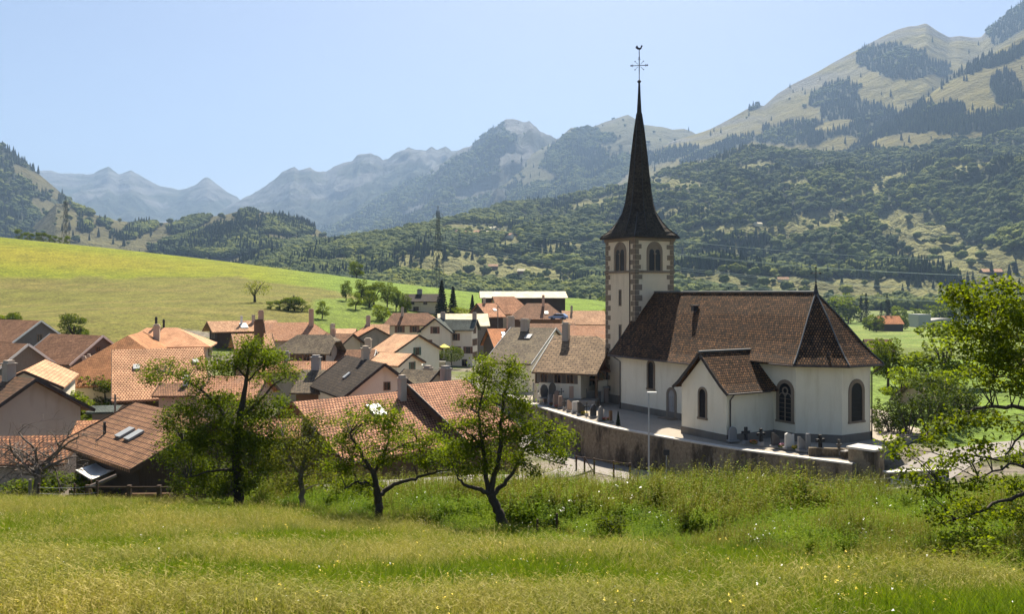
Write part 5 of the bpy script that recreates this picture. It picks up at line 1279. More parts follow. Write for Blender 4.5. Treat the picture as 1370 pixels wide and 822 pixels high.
# bare dead tree on the left
def dead_tree():
    o = P(48, 670, 47); t = thing('dead_tree', 'leafless grey dead fruit tree with tangled twigs and a clump of ivy', 'tree', o, 0, OG)
    rd = random.Random(4); mb = MB()
    def grow(p, d, r, ln, lv):
        pts = [p]; rad = [r]; n = 5
        for i in range(n):
            d = (d + Vector((rd.gauss(0, .28), rd.gauss(0, .28), rd.gauss(0.0, .2))) + Vector((0, 0, -.08 if lv > 1 else .08))).normalized()
            p = p + d * ln / n; pts.append(p); rad.append(max(0.008, r * (1 - 0.62 * (i + 1) / n)))
        mb.tube(pts, rad, 6 if lv < 2 else 4)
        if lv < 4:
            for k in range((5, 4, 4, 3)[lv] if lv else 6):
                i = rd.randint(1, n); q = pts[i]
                side = Vector((rd.gauss(0, 1), rd.gauss(0, .8), rd.gauss(.1, .5))).normalized()
                grow(q, (d * 0.35 + side).normalized(), rad[i] * 0.68, ln * rd.uniform(.5, .78), lv + 1)
    mb.tube([(0, 0, -.2), (.02, 0, .6), (.1, 0, 1.2), (.12, .05, 1.9)], [.24, .19, .17, .14], 8)
    for a, l, dz in ((178, 2.9, .35), (205, 2.6, .15), (150, 2.5, .6), (20, 2.7, .35), (-15, 2.4, .5), (60, 2.3, 1.1), (110, 2.6, 1.5), (265, 2.0, .6), (0, 2.4, 1.8), (175, 2.5, 1.3)):
        grow(Vector((.1, .03, 1.2 + rd.random() * .7)), Vector((math.cos(R(a)), math.sin(R(a)) * .8, dz)).normalized(), .085, l, 1)
    mb.build('trunk', MT['bark_grey'], t, smooth=True)
    c = ell(420, (.2, .25, 1.5), (.3, .3, .5), np.random.default_rng(3)); v, f = leaf_cards(c, 0.1, rng); np_mesh('ivy', v, f, MT['leaf_d'], t)
dead_tree()

# generic trees for the middle distance, one set of meshes each, copied
def proto_tree(seed, h, w, n, leafm, trunk=0.22, size=0.32, lumps=14):
    rg = np.random.default_rng(seed); c = []
    for i in range(lumps):
        a = rg.random() * 6.28; zz = rg.random(); rr = w * 0.5 * (1 - 0.55 * abs(zz - .4)) * (0.35 + .5 * rg.random())
        c.append(ell(n // lumps, (math.cos(a) * rr, math.sin(a) * rr, h * (trunk + .08 + (0.84 - trunk) * zz)), (w * .2, w * .2, h * .12), rg, 0.35))
    c = np.concatenate(c); v, f = leaf_cards(c, size, rg)
    m = np_mesh('crown', v, f, MT[leafm], link=False)
    mb = MB(); mb.tube([(0, 0, -.4), (.05, 0, h * trunk), (0, .1, h * .55)], [w * .05, w * .035, w * .012], 6)
    for i in range(5):
        a = rg.random() * 6.28; mb.tube([(0, 0, h * trunk * (0.8 + .1 * i)), (math.cos(a) * w * .2, math.sin(a) * w * .2, h * (trunk + .2 + .06 * i)), (math.cos(a) * w * .33, math.sin(a) * w * .33, h * (trunk + .34 + .06 * i))], [w * .02, w * .014, w * .006], 4)
    k = mb.build('trunk', MT['bark']); C.objects.unlink(k)
    return (m, k, h, w)
def proto_spruce(seed, h, w, leafm='needle', n=3600):
    rg = np.random.default_rng(seed); z = rg.random(n) ** 1.25; tiers = np.floor(z * 16) / 16; zz = tiers + (z * 16 % 1) / 16 * 0.45
    a = rg.random(n) * 6.28; sp = 0.75 + 0.25 * np.sin(a * 5 + tiers * 70)
    r = (1 - zz) ** 0.9 * w * .5 * np.sqrt(rg.random(n)) * sp * 1.08
    c = np.c_[np.cos(a) * r, np.sin(a) * r, h * (.05 + .95 * zz) - r * .32]
    v, f = leaf_cards(c, h * .055, rg, up=.1); m = np_mesh('crown', v, f, MT[leafm], link=False)
    mb = MB(); mb.tube([(0, 0, -.5), (0, 0, h * .5), (0, 0, h * .99)], [w * .05, w * .03, .01], 6); k = mb.build('trunk', MT['bark']); C.objects.unlink(k)
    return (m, k, h, w)
PT = {'round': proto_tree(1, 5.2, 5.0, 2200, 'leaf', .2, .3), 'tall': proto_tree(2, 8, 5, 2600, 'leaf_d', .15, .36, 18), 'bush': proto_tree(3, 2.4, 3.4, 1500, 'leaf', .02, .22), 'bushd': proto_tree(5, 2.6, 3.2, 1600, 'leaf_d', .02, .2),
      'wide': proto_tree(4, 7, 8, 3000, 'leaf_d', .16, .42, 20), 'thin': proto_tree(6, 5.5, 6.5, 700, 'leaf_olive', .24, .3, 16), 'spruce': proto_spruce(7, 12, 5.2), 'spruce2': proto_spruce(8, 12, 4.4), 'cypress': proto_spruce(9, 7, 2.6),
      'far': proto_tree(10, 12, 10, 700, 'leaf_d', .1, 1.3, 16), 'farfir': proto_spruce(12, 14, 6, 'needle', 700)}
def put(kind, name, label, loc, h, group=None, cat='tree', wscale=1.0, rz=None):
    m, k, ph, pw = PT[kind]; s = h / ph
    t = thing(name, label, cat, loc, rng.random() * 6.28 if rz is None else rz, group); t.scale = (s * wscale, s * wscale, s)
    for q in (m, k):
        c = q.copy(); C.objects.link(c); c.parent = t
    return t
def at(px, Y, dz=0):
    x = (px - 685) * Y / F; return (x, Y, gz(x, Y) + dz)
# orchard lawn and hedges behind the village
G1 = 'small trees on the lawn above the village'
for kind, px, Y, h, ws, lb in (('round', 476, 262, 5.2, 1, 'small round tree with bare stem on the bright lawn'), ('tall', 463, 285, 7, .9, 'dark leafy tree at the left end of the lawn trees'), ('tall', 483, 282, 8, 1, 'bushy tree second from the left of the lawn trees'),
        ('wide', 500, 280, 7.5, .9, 'broad bushy tree in the middle of lawn trees'), ('tall', 518, 276, 8.5, 1, 'tallest bushy tree near the black roofed house'), ('tall', 530, 270, 8, .9, 'dense dark tree left of the black roofed house'), ('bush', 511, 245, 4.6, 1, 'round light green shrub at the foot of lawn trees'),
        ('round', 494, 270, 5.5, 1, 'pale small tree between the broad tree and round shrub'), ('round', 431, 235, 4.8, .85, 'small single tree right of the tall chimney farmhouse'), ('tall', 542, 262, 7, .9, 'dark tree touching the left wall of the black roofed house')):
    put(kind, 'tree', lb, at(px, Y), h, G1, wscale=ws)
put('thin', 'tree', 'sparse half bare spreading tree alone behind the chalet roof', at(341, 262), 7.5, wscale=1.05)
G2 = 'hedge shrubs at the foot of the field'
for px, h, lb in ((362, 2.2, 'low hedge shrub right of the half bare tree'), (374, 2.6, 'dark hedge shrub second of the row'), (386, 3.6, 'middle hedge shrub of the row, tallest'), (394, 4.0, 'large rounded hedge shrub below the two walkers'), (404, 3.0, 'last hedge shrub of the row, on the right')):
    put('bushd', 'shrub', lb, at(px, 245), h, G2, 'shrub', wscale=1.3)
put('wide', 'tree', 'bushy green tree at the field edge behind the grey gabled barn', at(99, 172), 5.6)
put('bushd', 'shrub', 'dark shrub peeping over the ridge of the leftmost barn', at(8, 175), 4.2, None, 'shrub', 1.3)
put('bushd', 'shrub', 'second dark shrub beside the leftmost barn ridge, pointed', at(18, 176), 4.6, None, 'shrub', .7)
put('wide', 'tree', 'dark lone tree standing on the crest of the field', at(477, 432), 8.5, wscale=.9)
for i, (px, h) in enumerate(((25, 4.6), (36, 3.6), (42, 3.2), (51, 4.0), (58, 4.2), (66, 3.4), (73, 3.2), (80, 2.6), (90, 3.6))):
    put('bushd', 'shrub', 'dark shrub in the row along the skyline of the left field', at(px, 478 - i, .3), h * 1.2, 'shrubs along the field crest', 'shrub', .75)
G3 = 'dark spruces above the village'
put('spruce', 'spruce', 'tallest dark spruce directly right of the black roofed house', at(591, 262), 12.5, G3); put('spruce2', 'spruce', 'middle dark spruce, slimmer, second of the three', at(606, 262), 11, G3, wscale=1.1); put('spruce2', 'spruce', 'smallest dark spruce standing apart on the right of three', at(632, 268), 8.5, G3)
put('cypress', 'cypress', 'dark slim cypress at the left wall of the black roofed house', at(539, 270), 6.2)
put('bush', 'tree', 'green shrubby tree between spruces and white inn', at(618, 258), 5, wscale=1.0)
put('round', 'tree', 'green tree just left of the tower at the field edge', at(813, 250), 6.5)
# gardens on the left
G4 = 'garden bushes among the left houses'
for kind, px, Y, h, ws, lb in (('bushd', 128, 112, 3.8, 1, 'dark rounded garden bush below the orange tiled wing'), ('bushd', 141, 111, 3.4, .9, 'second dark garden bush touching the first on its right'), ('bush', 108, 104, 3.0, 1.1, 'light green garden bush beside the white cottage'), ('bush', 134, 98, 2.6, 1.2, 'low light green bush in front of the dark ones'), ('bush', 118, 92, 2.2, 1.2, 'small bright bush below the white cottage'),
        ('bush', 172, 54.5, 1.9, 1.0, 'rounded green bush under the ribbed brown eave'), ('bushd', 92, 53.5, 2.5, 1.2, 'overgrown bush beside the white canopy'), ('bushd', 62, 53, 2.2, 1.2, 'dark bush behind the dead tree'), ('bush', 110, 53, 2.0, .9, 'yellow green shrub left of white canopy'), ('bushd', 20, 53, 1.9, 1.3, 'low dark bush at the left edge under the tiled outbuilding')):
    put(kind, 'bush', lb, at(px, Y, -.1), h, G4, 'bush', ws)
# right of the choir
G5 = 'greenery right of the church'
put('round', 'tree', 'large rounded bright tree standing right of the church', at(1262, 112), 8.6, None, wscale=1.25); put('tall', 'tree', 'leafy tree behind the right corner of the choir', at(1188, 118), 7.0, None, wscale=1.0); put('bush', 'bush', 'pale bush between choir corner and rounded bright tree', at(1206, 105), 4.2, None, 'bush', .9)
put('bushd', 'bush', 'dark leafy bush covering the front of the small grey roofed outbuilding', at(1246, 92), 4.4, None, 'bush', 1.1); put('bush', 'bush', 'light bush at the right corner of the small grey roofed outbuilding', at(1275, 94), 4.2, None, 'bush', 1.0)
put('bush', 'bush', 'bush in front of brown roofed house, beside the choir roof', at(1172, 140), 5, None, 'bush', 1.1); put('wide', 'tree', 'dark tree mass at the right edge behind branches', at(1352, 140), 6.2, None); put('bushd', 'bush', 'shrub under the pink roofed house at right', at(1320, 125), 3.4, None, 'bush', 1.2)
def juniper(px, Y, w, h, lb, seed):
    rg = np.random.default_rng(seed); t = thing('juniper', lb, 'juniper', at(px, Y, -.1), 0, 'spreading junipers by the lane'); c = []
    for i in range(16):
        a = rg.random() * 6.28; r = w * .5 * rg.random() ** .6; top = h * (1 - .6 * (r / (w * .5)) ** 2) * (.7 + .4 * rg.random())
        n = 130; k = rg.random(n); c.append(np.c_[math.cos(a) * (r + k * .7) + rg.normal(size=n) * .16, math.sin(a) * (r + k * .7) + rg.normal(size=n) * .16, top * (.35 + .65 * k) + rg.normal(size=n) * .1])
    v, f = leaf_cards(np.concatenate(c), .22, rg, up=.2); np_mesh('sprays', v, f, MT['juniper'], t)
    mb = MB()
    for i in range(7): a = i * .9; mb.tube([(0, 0, 0), (math.cos(a) * w * .2, math.sin(a) * w * .2, h * .35), (math.cos(a) * w * .4, math.sin(a) * w * .4, h * .55)], [.07, .05, .02], 5)
    mb.build('stem', MT['bark'], t)
for i, (px, Y, w, h, lb) in enumerate(((1192, 84, 3.0, 4.9, 'dark juniper nearest to the choir wall'), (1215, 83, 3.4, 5.7, 'second juniper from the choir, drooping over the lane'), (1240, 84, 3.8, 6.2, 'tallest juniper, below the small grey roof'), (1265, 86, 3.6, 5.5, 'juniper under the large rounded tree'), (1292, 87, 3, 3.4, 'lowest juniper, at the right end of the row'))):
    juniper(px, Y, w, h, lb, 30 + i)
# tree belt on the valley floor behind the cattle barn, and trees by the valley road
GV = 'trees of the valley floor'
rv = random.Random(8)
def valley(pxs, Y, hs, kinds, lb):
    for px in pxs:
        y = Y + rv.uniform(-25, 25); kd = rv.choice(kinds)
        put(kd, 'fir_tree' if kd == 'farfir' else 'tree', lb[0] if kd == 'farfir' else lb[1], at(px + rv.uniform(-3, 3), y, -.3), rv.uniform(*hs), GV + (' (firs)' if kd == 'farfir' else ''), 'fir tree' if kd == 'farfir' else 'tree')
LV = ('blue green fir in the tree belt behind cattle barn and tower', 'dark broadleaf tree in the tree belt behind cattle barn and tower')
valley(np.arange(612, 812, 7.5), 640, (11, 17), ['farfir', 'far', 'farfir'], LV); valley(np.arange(640, 812, 13), 600, (8, 13), ['far', 'farfir'], LV)
LW = ('fir by the valley road beyond the choir roof', 'leafy tree by the valley road beyond the choir roof')
valley([1128, 1136, 1150, 1158, 1178, 1184, 1190], 640, (15, 24), ['farfir', 'farfir', 'far'], LW); valley(list(np.arange(905, 1120, 11)), 800, (8, 13), ['far', 'far', 'farfir'], LW); valley(list(np.arange(1196, 1380, 9)), 640, (8, 14), ['far'], LW)
valley([1160, 1166, 1172, 1208], 478, (8, 10), ['far'], LW)

for kind, px, Y, hh, ws, lb in (('bushd', 733, 30.3, .9, 1.2, 'dark scrubby bush between the leaning trunk and the stakes'), ('bushd', 818, 30.5, 1.0, 1.3, 'dark scrubby bush in the weeds right of the stakes'), ('bushd', 1186, 25, .9, 1.3, 'dark scrubby bush in the weeds below the wall block'), ('bush', 1290, 19.5, 1.1, 1.3, 'green bush at the lower right corner of the meadow'), ('bushd', 905, 52, 1.0, 1.0, 'reddish dark dock clump below the street lamp')):
    put(kind, 'bush', lb, at(px, Y, -.15), hh, 'scrub in the meadow', 'bush', ws)
# ---------------------------------------------------------------- grass and weeds of the near slope
def m_grass(name, c, c2, tl=0.4):
    m = mat(name, c, 0.7, 0.06); g = N(m, 'ShaderNodeNewGeometry')
    a = mix(m, g.outputs['Random Per Island'], c, c2)
    a = mix(m, 1.0, a, ramp(m, noise(m, g.outputs['Position'], 0.45, 4, .6), [(0.3, (.7, .8, .7)), (0.7, (1.25, 1.15, 1.2))]), 'MULTIPLY')
    L(m, a, bsdf(m).inputs['Base Color'])
    t = N(m, 'ShaderNodeBsdfTranslucent'); L(m, mix(m, 1.0, a, (1.25, 1.4, .5), 'MULTIPLY'), t.inputs['Color'])
    mx = N(m, 'ShaderNodeMixShader'); mx.inputs[0].default_value = tl
    L(m, bsdf(m).outputs[0], mx.inputs[1]); L(m, t.outputs[0], mx.inputs[2]); L(m, mx.outputs[0], m.node_tree.nodes['Material Output'].inputs['Surface']); return m
MT['grass'] = m_grass('green_grass', (0.08, 0.145, 0.005), (0.175, 0.21, 0.012)); MT['straw'] = m_grass('dry_grass', (0.20, 0.185, 0.04), (0.36, 0.32, 0.11), .3)
MT['weed'] = m_grass('tall_weeds', (0.07, 0.13, 0.006), (0.205, 0.26, 0.014), .5); MT['dock'] = m_grass('rusty_dock', (0.13, 0.15, 0.018), (0.18, 0.15, 0.03), .3)
MT['petal'] = mat('white_petals', (0.8, 0.8, 0.74), .6); MT['petal_y'] = mat('yellow_petals', (0.75, 0.55, 0.03), .6); MT['petal_p'] = mat('pink_petals', (.6, .25, .35), .6)
def blades(n, rad, h, w, lean, seed, mats_, heads=0, head_m=1, leafy=0, leaf_s=.1, head_s=0):
    rg = np.random.default_rng(seed); V = []; Fc = []; Mi = []
    for i in range(n):
        a = rg.random() * 6.28; r = rad * math.sqrt(rg.random()); x, y = math.cos(a) * r, math.sin(a) * r
        hh = h * (.55 + .6 * rg.random()); la = rg.random() * 6.28; ln = lean * hh * rg.random(); ww = w * (.7 + .6 * rg.random()); wa = rg.random() * 3.14
        dx, dy = math.cos(wa) * ww, math.sin(wa) * ww; b = len(V)
        for k, (t, q) in enumerate(((0, 1), (.5, .8), (.82, .5), (1, .08))):
            ox, oy = math.cos(la) * ln * t * t * 1.3, math.sin(la) * ln * t * t * 1.3; z = hh * (t - .18 * t * t * (ln / hh))
            V += [(x + ox - dx * q, y + oy - dy * q, z), (x + ox + dx * q, y + oy + dy * q, z)]
        for k in range(3): Fc.append((b + 2 * k, b + 2 * k + 1, b + 2 * k + 3, b + 2 * k + 2)); Mi.append(0)
        tip = np.array(V[-1])
        if heads and i < heads:
            if head_s:      # an open flower: a few flat petals
                for j in range(3):
                    c = tip + rg.normal(size=3) * head_s * .6; b = len(V); s = head_s * (.6 + .6 * rg.random())
                    V += [tuple(c + (-s, 0, .2 * s)), tuple(c + (0, -s, -.2 * s)), tuple(c + (s, 0, .2 * s)), tuple(c + (0, s, 0))]; Fc.append((b, b + 1, b + 2, b + 3)); Mi.append(head_m)
            else:           # a thin nodding seed head
                for j in range(3):
                    c = tip + np.array([math.cos(la) * .02 * j, math.sin(la) * .02 * j, .012 - .012 * j]) + rg.normal(size=3) * .004; s = .003 + .003 * rg.random(); b = len(V); aa = rg.random() * 6.28; ca, sa = math.cos(aa) * s, math.sin(aa) * s; ux, uy = math.cos(la) * .014, math.sin(la) * .014
                    V += [tuple(c + (-ca - ux, -sa - uy, .006)), tuple(c + (ca - ux, sa - uy, .006)), tuple(c + (ca + ux, sa + uy, -.006)), tuple(c + (-ca + ux, -sa + uy, -.006))]; Fc.append((b, b + 1, b + 2, b + 3)); Mi.append(head_m)
        for j in range(leafy):
            t = .15 + .8 * rg.random(); c = np.array([x + math.cos(la) * ln * t * t, y + math.sin(la) * ln * t * t, hh * t]); s = leaf_s * (1.15 - .6 * t) * (.6 + .8 * rg.random()); aa = rg.random() * 6.28; d = np.array([math.cos(aa), math.sin(aa), .25 + .4 * rg.random()]); e = np.array([-math.sin(aa), math.cos(aa), 0]) * .34; b = len(V)
            V += [tuple(c), tuple(c + d * s * .5 + e * s), tuple(c + d * s - np.array([0, 0, .25 * s])), tuple(c + d * s * .5 - e * s)]; Fc.append((b, b + 1, b + 2, b + 3)); Mi.append(0)
    o = np_mesh('clump', V, Fc, mats_, link=False); o.data.polygons.foreach_set('material_index', np.array(Mi, dtype=np.int32)); return o
M_ = MT
src = [blades(46, .25, .26, .005, 1.1, 1, [M_['grass']]), blades(46, .27, .34, .005, 1.2, 2, [M_['grass']]), blades(30, .28, .44, .0035, 1.3, 3, [M_['straw'], M_['straw']], 22), blades(30, .28, .38, .0038, 1.5, 4, [M_['straw'], M_['straw']], 18),
       blades(16, .28, .8, .006, .45, 5, [M_['weed']], leafy=10, leaf_s=.12), blades(16, .3, .95, .006, .35, 6, [M_['weed']], leafy=12, leaf_s=.10), blades(12, .25, 1.0, .007, .3, 7, [M_['dock'], M_['dock']], 12, 1, leafy=8, leaf_s=.07),
       blades(8, .22, .8, .005, .5, 8, [M_['weed'], M_['petal']], 7, 1, leafy=5, leaf_s=.1, head_s=.02), blades(6, .25, .36, .004, .5, 9, [M_['grass'], M_['petal_y']], 4, 1, head_s=.011), blades(34, .3, .5, .006, .8, 10, [M_['weed']], leafy=1, leaf_s=.09), blades(5, .2, .36, .004, .5, 11, [M_['grass'], M_['petal']], 2, 1, head_s=.012)]
def ground_at(px, py, y0=9, y1=700):
    ys = np.geomspace(y0, y1, 900); z = ground_z((px - 685) * ys / F, ys); q = HY - F * z / ys
    i = np.where(q <= py)[0]; Y = ys[i[0]] if len(i) else y1
    return Vector(((px - 685) * Y / F, Y, gz((px - 685) * Y / F, Y)))
rgg = np.random.default_rng(77)
_ex = [-100, 330, 400, 520, 670, 820, 1000, 1200, 1370, 1500]; _ey = [640, 684, 698, 722, 738, 744, 756, 780, 815, 830]
_eY = [60] + [ground_at(a, b, 9, 120).y for a, b in zip(_ex[1:], _ey[1:])]; print('EDGE', [round(v, 1) for v in _eY])
def edgeY(px): return np.interp(px, _ex, _eY)
n = 110000
Y = 9.3 * (72 / 9.3) ** rgg.random(n)          # denser near the lens
k = rgg.random(n) * 1.36 - .68
X = k * Y; px = 685 + F * k
keep = ~((Y > 44) & (X < -14 + 0 * X) & (Y > 50)) & (rgg.random(n) < np.clip(Y / 26, .2, 1) ** .4)
road_d = np.full(n, 9.9)
for a, b in zip([(75, 79), (52, 78), (40, 75), (31, 67.6), (24, 67.6), (17.5, 73), (12, 79.4)][:-1], [(52, 78), (40, 75), (31, 67.6), (24, 67.6), (17.5, 73), (12, 79.4)]):
    ax, ay = a; dx, dy = b[0] - a[0], b[1] - a[1]; t = np.clip(((X - ax) * dx + (Y - ay) * dy) / (dx * dx + dy * dy), 0, 1); road_d = np.minimum(road_d, np.hypot(X - ax - t * dx, Y - ay - t * dy))
ln = [(8, 88), (5.5, 81), (2.5, 74.3), (-2.5, 68.5), (-9, 64), (-17, 60), (-26, 58)]
for a, b in zip(ln[:-1], ln[1:]):
    ax, ay = a; dx, dy = b[0] - a[0], b[1] - a[1]; t = np.clip(((X - ax) * dx + (Y - ay) * dy) / (dx * dx + dy * dy), 0, 1); road_d = np.minimum(road_d, np.hypot(X - ax - t * dx, Y - ay - t * dy) + .6)
    keep &= ~((np.hypot(X - ax, Y - ay) < 12) & (Y > ay + (X - ax) * (dy / (dx + 1e-6)) + 2))
keep &= (road_d > 2.6) & ~((X > 26) & (Y > 66))
keep &= ~((fbm(X / 1.6, Y / 1.6, 3, 19) < .40) & (Y > edgeY(px)) & (Y < 60))
X, Y, px = X[keep], Y[keep], px[keep]; n = len(X)
e = Y - edgeY(px) + (fbm(X / 4, Y / 4, 3, 4) - .5) * 8
dry = fbm(X / 5, Y / 5, 4, 8); r = rgg.random(n); pat = fbm(X / 4, Y / 4, 3, 61)
idx_ = np.where(r < .2 + (dry - .5) * 1.6, rgg.integers(2, 4, n), rgg.integers(0, 2, n))
idx_ = np.where((r > .982), 8, idx_); idx_ = np.where(r > .993, 10, idx_)
wz = e > 0
wi = np.where(pat > .53, 6, np.where(pat > .46, 5, np.where(pat > .36, 4, 9))); wi = np.where(rgg.random(n) < .3, rgg.integers(4, 6, n), wi); wi = np.where(rgg.random(n) < .02, 7, wi); wi = np.where(rgg.random(n) < .18, 2, wi)
idx_ = np.where(wz, wi, idx_)
sc = (.75 + .6 * rgg.random(n)) * np.where(wz, np.clip(.25 + .11 * e, .25, 1.12) * (.7 + .55 * fbm(X / 6, Y / 6, 3, 90)), 1.0) * np.where(Y > 48, np.clip(1.05 - (Y - 46) / 22, .36, 1.05), np.clip(.85 + Y / 90, .85, 1.3))
sc = np.where(wz & (Y < 60), sc * (.5 + .6 * np.clip((pat - .3) * 2.2, 0, 1)), sc); sc = np.where((px > 480) & (px < 720) & (Y > 47), sc * .6, sc)
left = (px < 330) & (Y > 36); sc = np.where(left, sc * .55, sc); sc = np.where(~wz, sc * (.7 + .7 * fbm(X / 2.2, Y / 2.2, 3, 71)), sc)
Zg = ground_z(X, Y) - .03
scatter('meadow_grass', np.c_[X, Y, Zg], np.c_[(rgg.random(n) - .5) * .25, (rgg.random(n) - .5) * .25, rgg.random(n) * 6.28], np.c_[sc, sc, sc * (.8 + .4 * rgg.random(n))], idx_, src)
print('GRASS', n)
# ---------------------------------------------------------------- small things
def skin_mesh(name, verts, edges, radii, m, parent, root=0, sub=1):
    me = bpy.data.meshes.new(name); me.from_pydata(verts, edges, []); o = bpy.data.objects.new(name, me); C.objects.link(o); o.parent = parent
    me.materials.append(MT[m] if isinstance(m, str) else m)
    md = o.modifiers.new('skin', 'SKIN'); md.use_smooth_shade = True
    for i, s in enumerate(me.skin_vertices[0].data): s.radius = (radii[i], radii[i]); s.use_root = (i == root)
    sb = o.modifiers.new('sub', 'SUBSURF'); sb.levels = sub; sb.render_levels = sub
    return o
MT['granite'] = m_plaster('grey_granite', (0.28, 0.27, 0.26), 0.3); MT['marble'] = m_plaster('pale_marble', (0.55, 0.53, 0.49), 0.2); MT['darkgranite'] = mat('dark_granite', (0.05, 0.048, 0.048), .35, .5); MT['sandstone'] = m_plaster('pinkish_stone', (0.36, 0.26, 0.2), .3)
MT['ironblack'] = mat('black_iron', (0.015, 0.015, 0.015), .5); MT['skin'] = mat('skin', (0.5, 0.32, 0.24), .6); MT['cloth_dark'] = mat('dark_cloth', (0.03, 0.035, 0.03), .9); MT['cloth_red'] = mat('wine_red_cloth', (0.2, 0.03, 0.06), .9)
MT['hair'] = mat('dark_hair', (0.03, 0.02, 0.015), .8); MT['yellow_cloth'] = mat('yellow_awning', (0.75, 0.6, 0.12), .8); MT['red_cloth'] = mat('red_awning', (0.6, 0.2, 0.14), .8); MT['white_cloth'] = mat('white_awning', (0.8, 0.76, 0.68), .8)
GY = 'gravestones along the churchyard wall'
def stone(px, py, shape, h, w, m, lb, z=-13.62, rz=25, Y=None):
    Y = Y or -z * F / (py - HY); x = (px - 685) * Y / F
    if shape == 'cross':
        t = thing('grave_cross', lb, 'grave cross', (x, Y, z), R(rz), 'crosses on the graves')
        k = MB(); k.box((0, 0, .1), (w * .55, .34, .34)); k.build('base', MT['granite'], t)
        k = MB(); s = w * .3; 
        if m == 'ironblack2':
            k.bar((0, 0, .2), (0, 0, h), .06); k.bar((-w / 2, 0, h * .74), (w / 2, 0, h * .74), .06); k.box((0, 0, h), (.13, .08, .13)); k.box((-w / 2, 0, h * .74), (.13, .08, .13)); k.box((w / 2, 0, h * .74), (.13, .08, .13)); m = 'ironblack'
        else: k.prism([(-s / 2, .2), (s / 2, .2), (s / 2, h * .58), (w / 2, h * .58), (w / 2, h * .58 + s), (s / 2, h * .58 + s), (s / 2, h), (-s / 2, h), (-s / 2, h * .58 + s), (-w / 2, h * .58 + s), (-w / 2, h * .58), (-s / 2, h * .58)], -.09, .09)
        k.build('cross', MT[m], t); return t
    t = thing('gravestone', lb, 'gravestone', (x, Y, z), R(rz), GY); k = MB(); r = w / 2
    if shape == 'round': pl = arch_pts(w, h, 8)
    elif shape == 'point': pl = [(-r, 0), (-r, h * .72), (-r * .6, h * .9), (0, h), (r * .6, h * .9), (r, h * .72), (r, 0)]
    elif shape == 'slant': pl = [(-r, 0), (-r, h), (-r * .4, h * .97), (r, h * .62), (r, 0)]
    elif shape == 'wave': pl = [(-r, 0), (-r, h * .9), (-r * .5, h), (0, h * .95), (r * .5, h * .85), (r, h * .88), (r, 0)]
    elif shape == 'egg': pl = [(-r * .6, 0), (-r, h * .35), (-r * .95, h * .7), (-r * .5, h * .95), (0, h), (r * .6, h * .9), (r, h * .6), (r * .9, h * .3), (r * .6, 0)]
    else: pl = [(-r, 0), (-r, h), (r, h), (r, 0)]
    k.prism(pl[::-1], -.1, .1); k.build('slab', MT[m], t)
    k = MB(); k.box((0, -.05, .05), (w * 1.3, .5, .16)); k.build('base', MT['granite'], t); return t
stone(980, 590.5, 'round', 1.3, .85, 'granite', 'tall rounded grey gravestone beside the chapel downpipe', -13.5)
stone(997.8, 593.4, 'cross', 1.45, .85, 'ironblack', 'thick black grave cross nearest to the chapel', -13.5); stone(1018, 595.6, 'cross', 1.45, .8, 'ironblack', 'thick black grave cross, second from the chapel', -13.5)
stone(1037.6, 598, 'slant', 1.25, .85, 'darkgranite', 'dark slanting gravestone right of the two black crosses', -13.5); stone(1056, 600, 'wave', 1.35, .95, 'marble', 'pale marble gravestone with wavy top under the choir', -13.5)
stone(1072, 603, 'slant', 1.2, .7, 'granite', 'grey gravestone with slanting top, left one of a touching pair', -13.5); stone(1081, 603, 'rect', 1.45, .42, 'granite', 'narrow upright grey gravestone, right one of a touching pair', -13.5)
stone(1097.4, 605.6, 'cross', 1.5, .9, 'ironblack', 'thick black grave cross near the wall end', -13.5); stone(1122.4, 608.4, 'cross', 1.25, .55, 'darkgranite', 'small dark stone cross, last one before the wall block', -13.5)
for px, py, sh, h, w, m, lb, rz in ((716, 536.5, 'slant', 2.3, .7, 'granite', 'leftmost tall grey gravestone with sloping bright top', 50), (722, 537.5, 'round', 1.1, .6, 'marble', 'small pale rounded gravestone, second from the left', 40), (729, 540, 'rect', 1.4, .55, 'sandstone', 'pinkish upright gravestone, third from the left', 40), (735.6, 542.6, 'rect', 1.3, .5, 'granite', 'narrow grey gravestone between two pinkish ones', 40),
        (743, 544, 'rect', 1.45, .6, 'sandstone', 'pinkish gravestone with red flowers at its left', 40), (749.5, 546, 'rect', 1.4, .55, 'sandstone', 'pinkish gravestone just left of the small dark cross', 40), (755, 548, 'cross', 1.3, .5, 'darkgranite', 'small dark cross in the middle of the left grave row', 35), (762.6, 550, 'slant', 1.25, .75, 'sandstone', 'brownish slanting gravestone right of the small dark cross', 30),
        (770, 552, 'rect', 1.25, .85, 'marble', 'broad pale grey gravestone in the middle of left row', 30), (777.3, 554.5, 'slant', 1.4, .9, 'darkgranite', 'dark gravestone with curved shoulder beside yellow flowers', 30), (785, 556.6, 'cross', 1.4, .5, 'ironblack2', 'thin wrought iron cross between two dark gravestones', 30), (793.6, 558.4, 'point', 1.4, .75, 'darkgranite', 'dark pointed gravestone at the edge of the tower shadow', 30),
        (803.7, 562.3, 'point', 1.5, .6, 'granite', 'grey pointed gravestone, rightmost in the sun', 30), (817, 565, 'rect', 1.2, .3, 'wood', 'narrow brown wooden grave marker in the tower shadow', 30)):
    stone(px, py, sh, h, w, m, lb, rz=rz)
tr = MB(); tp = [(4.9, 103.6), (9.9, 101.4), (10.6, 104.0), (5.6, 106.6)]
tr.face([(x, y, -12.9) for x, y in tp]); 
for i in range(4):
    a, b = tp[i], tp[(i + 1) % 4]; tr.face([(a[0], a[1], -14), (b[0], b[1], -14), (b[0], b[1], -12.9), (a[0], a[1], -12.9)])
tag(tr.build('terrace_ground', MT['gravel']), kind='structure')
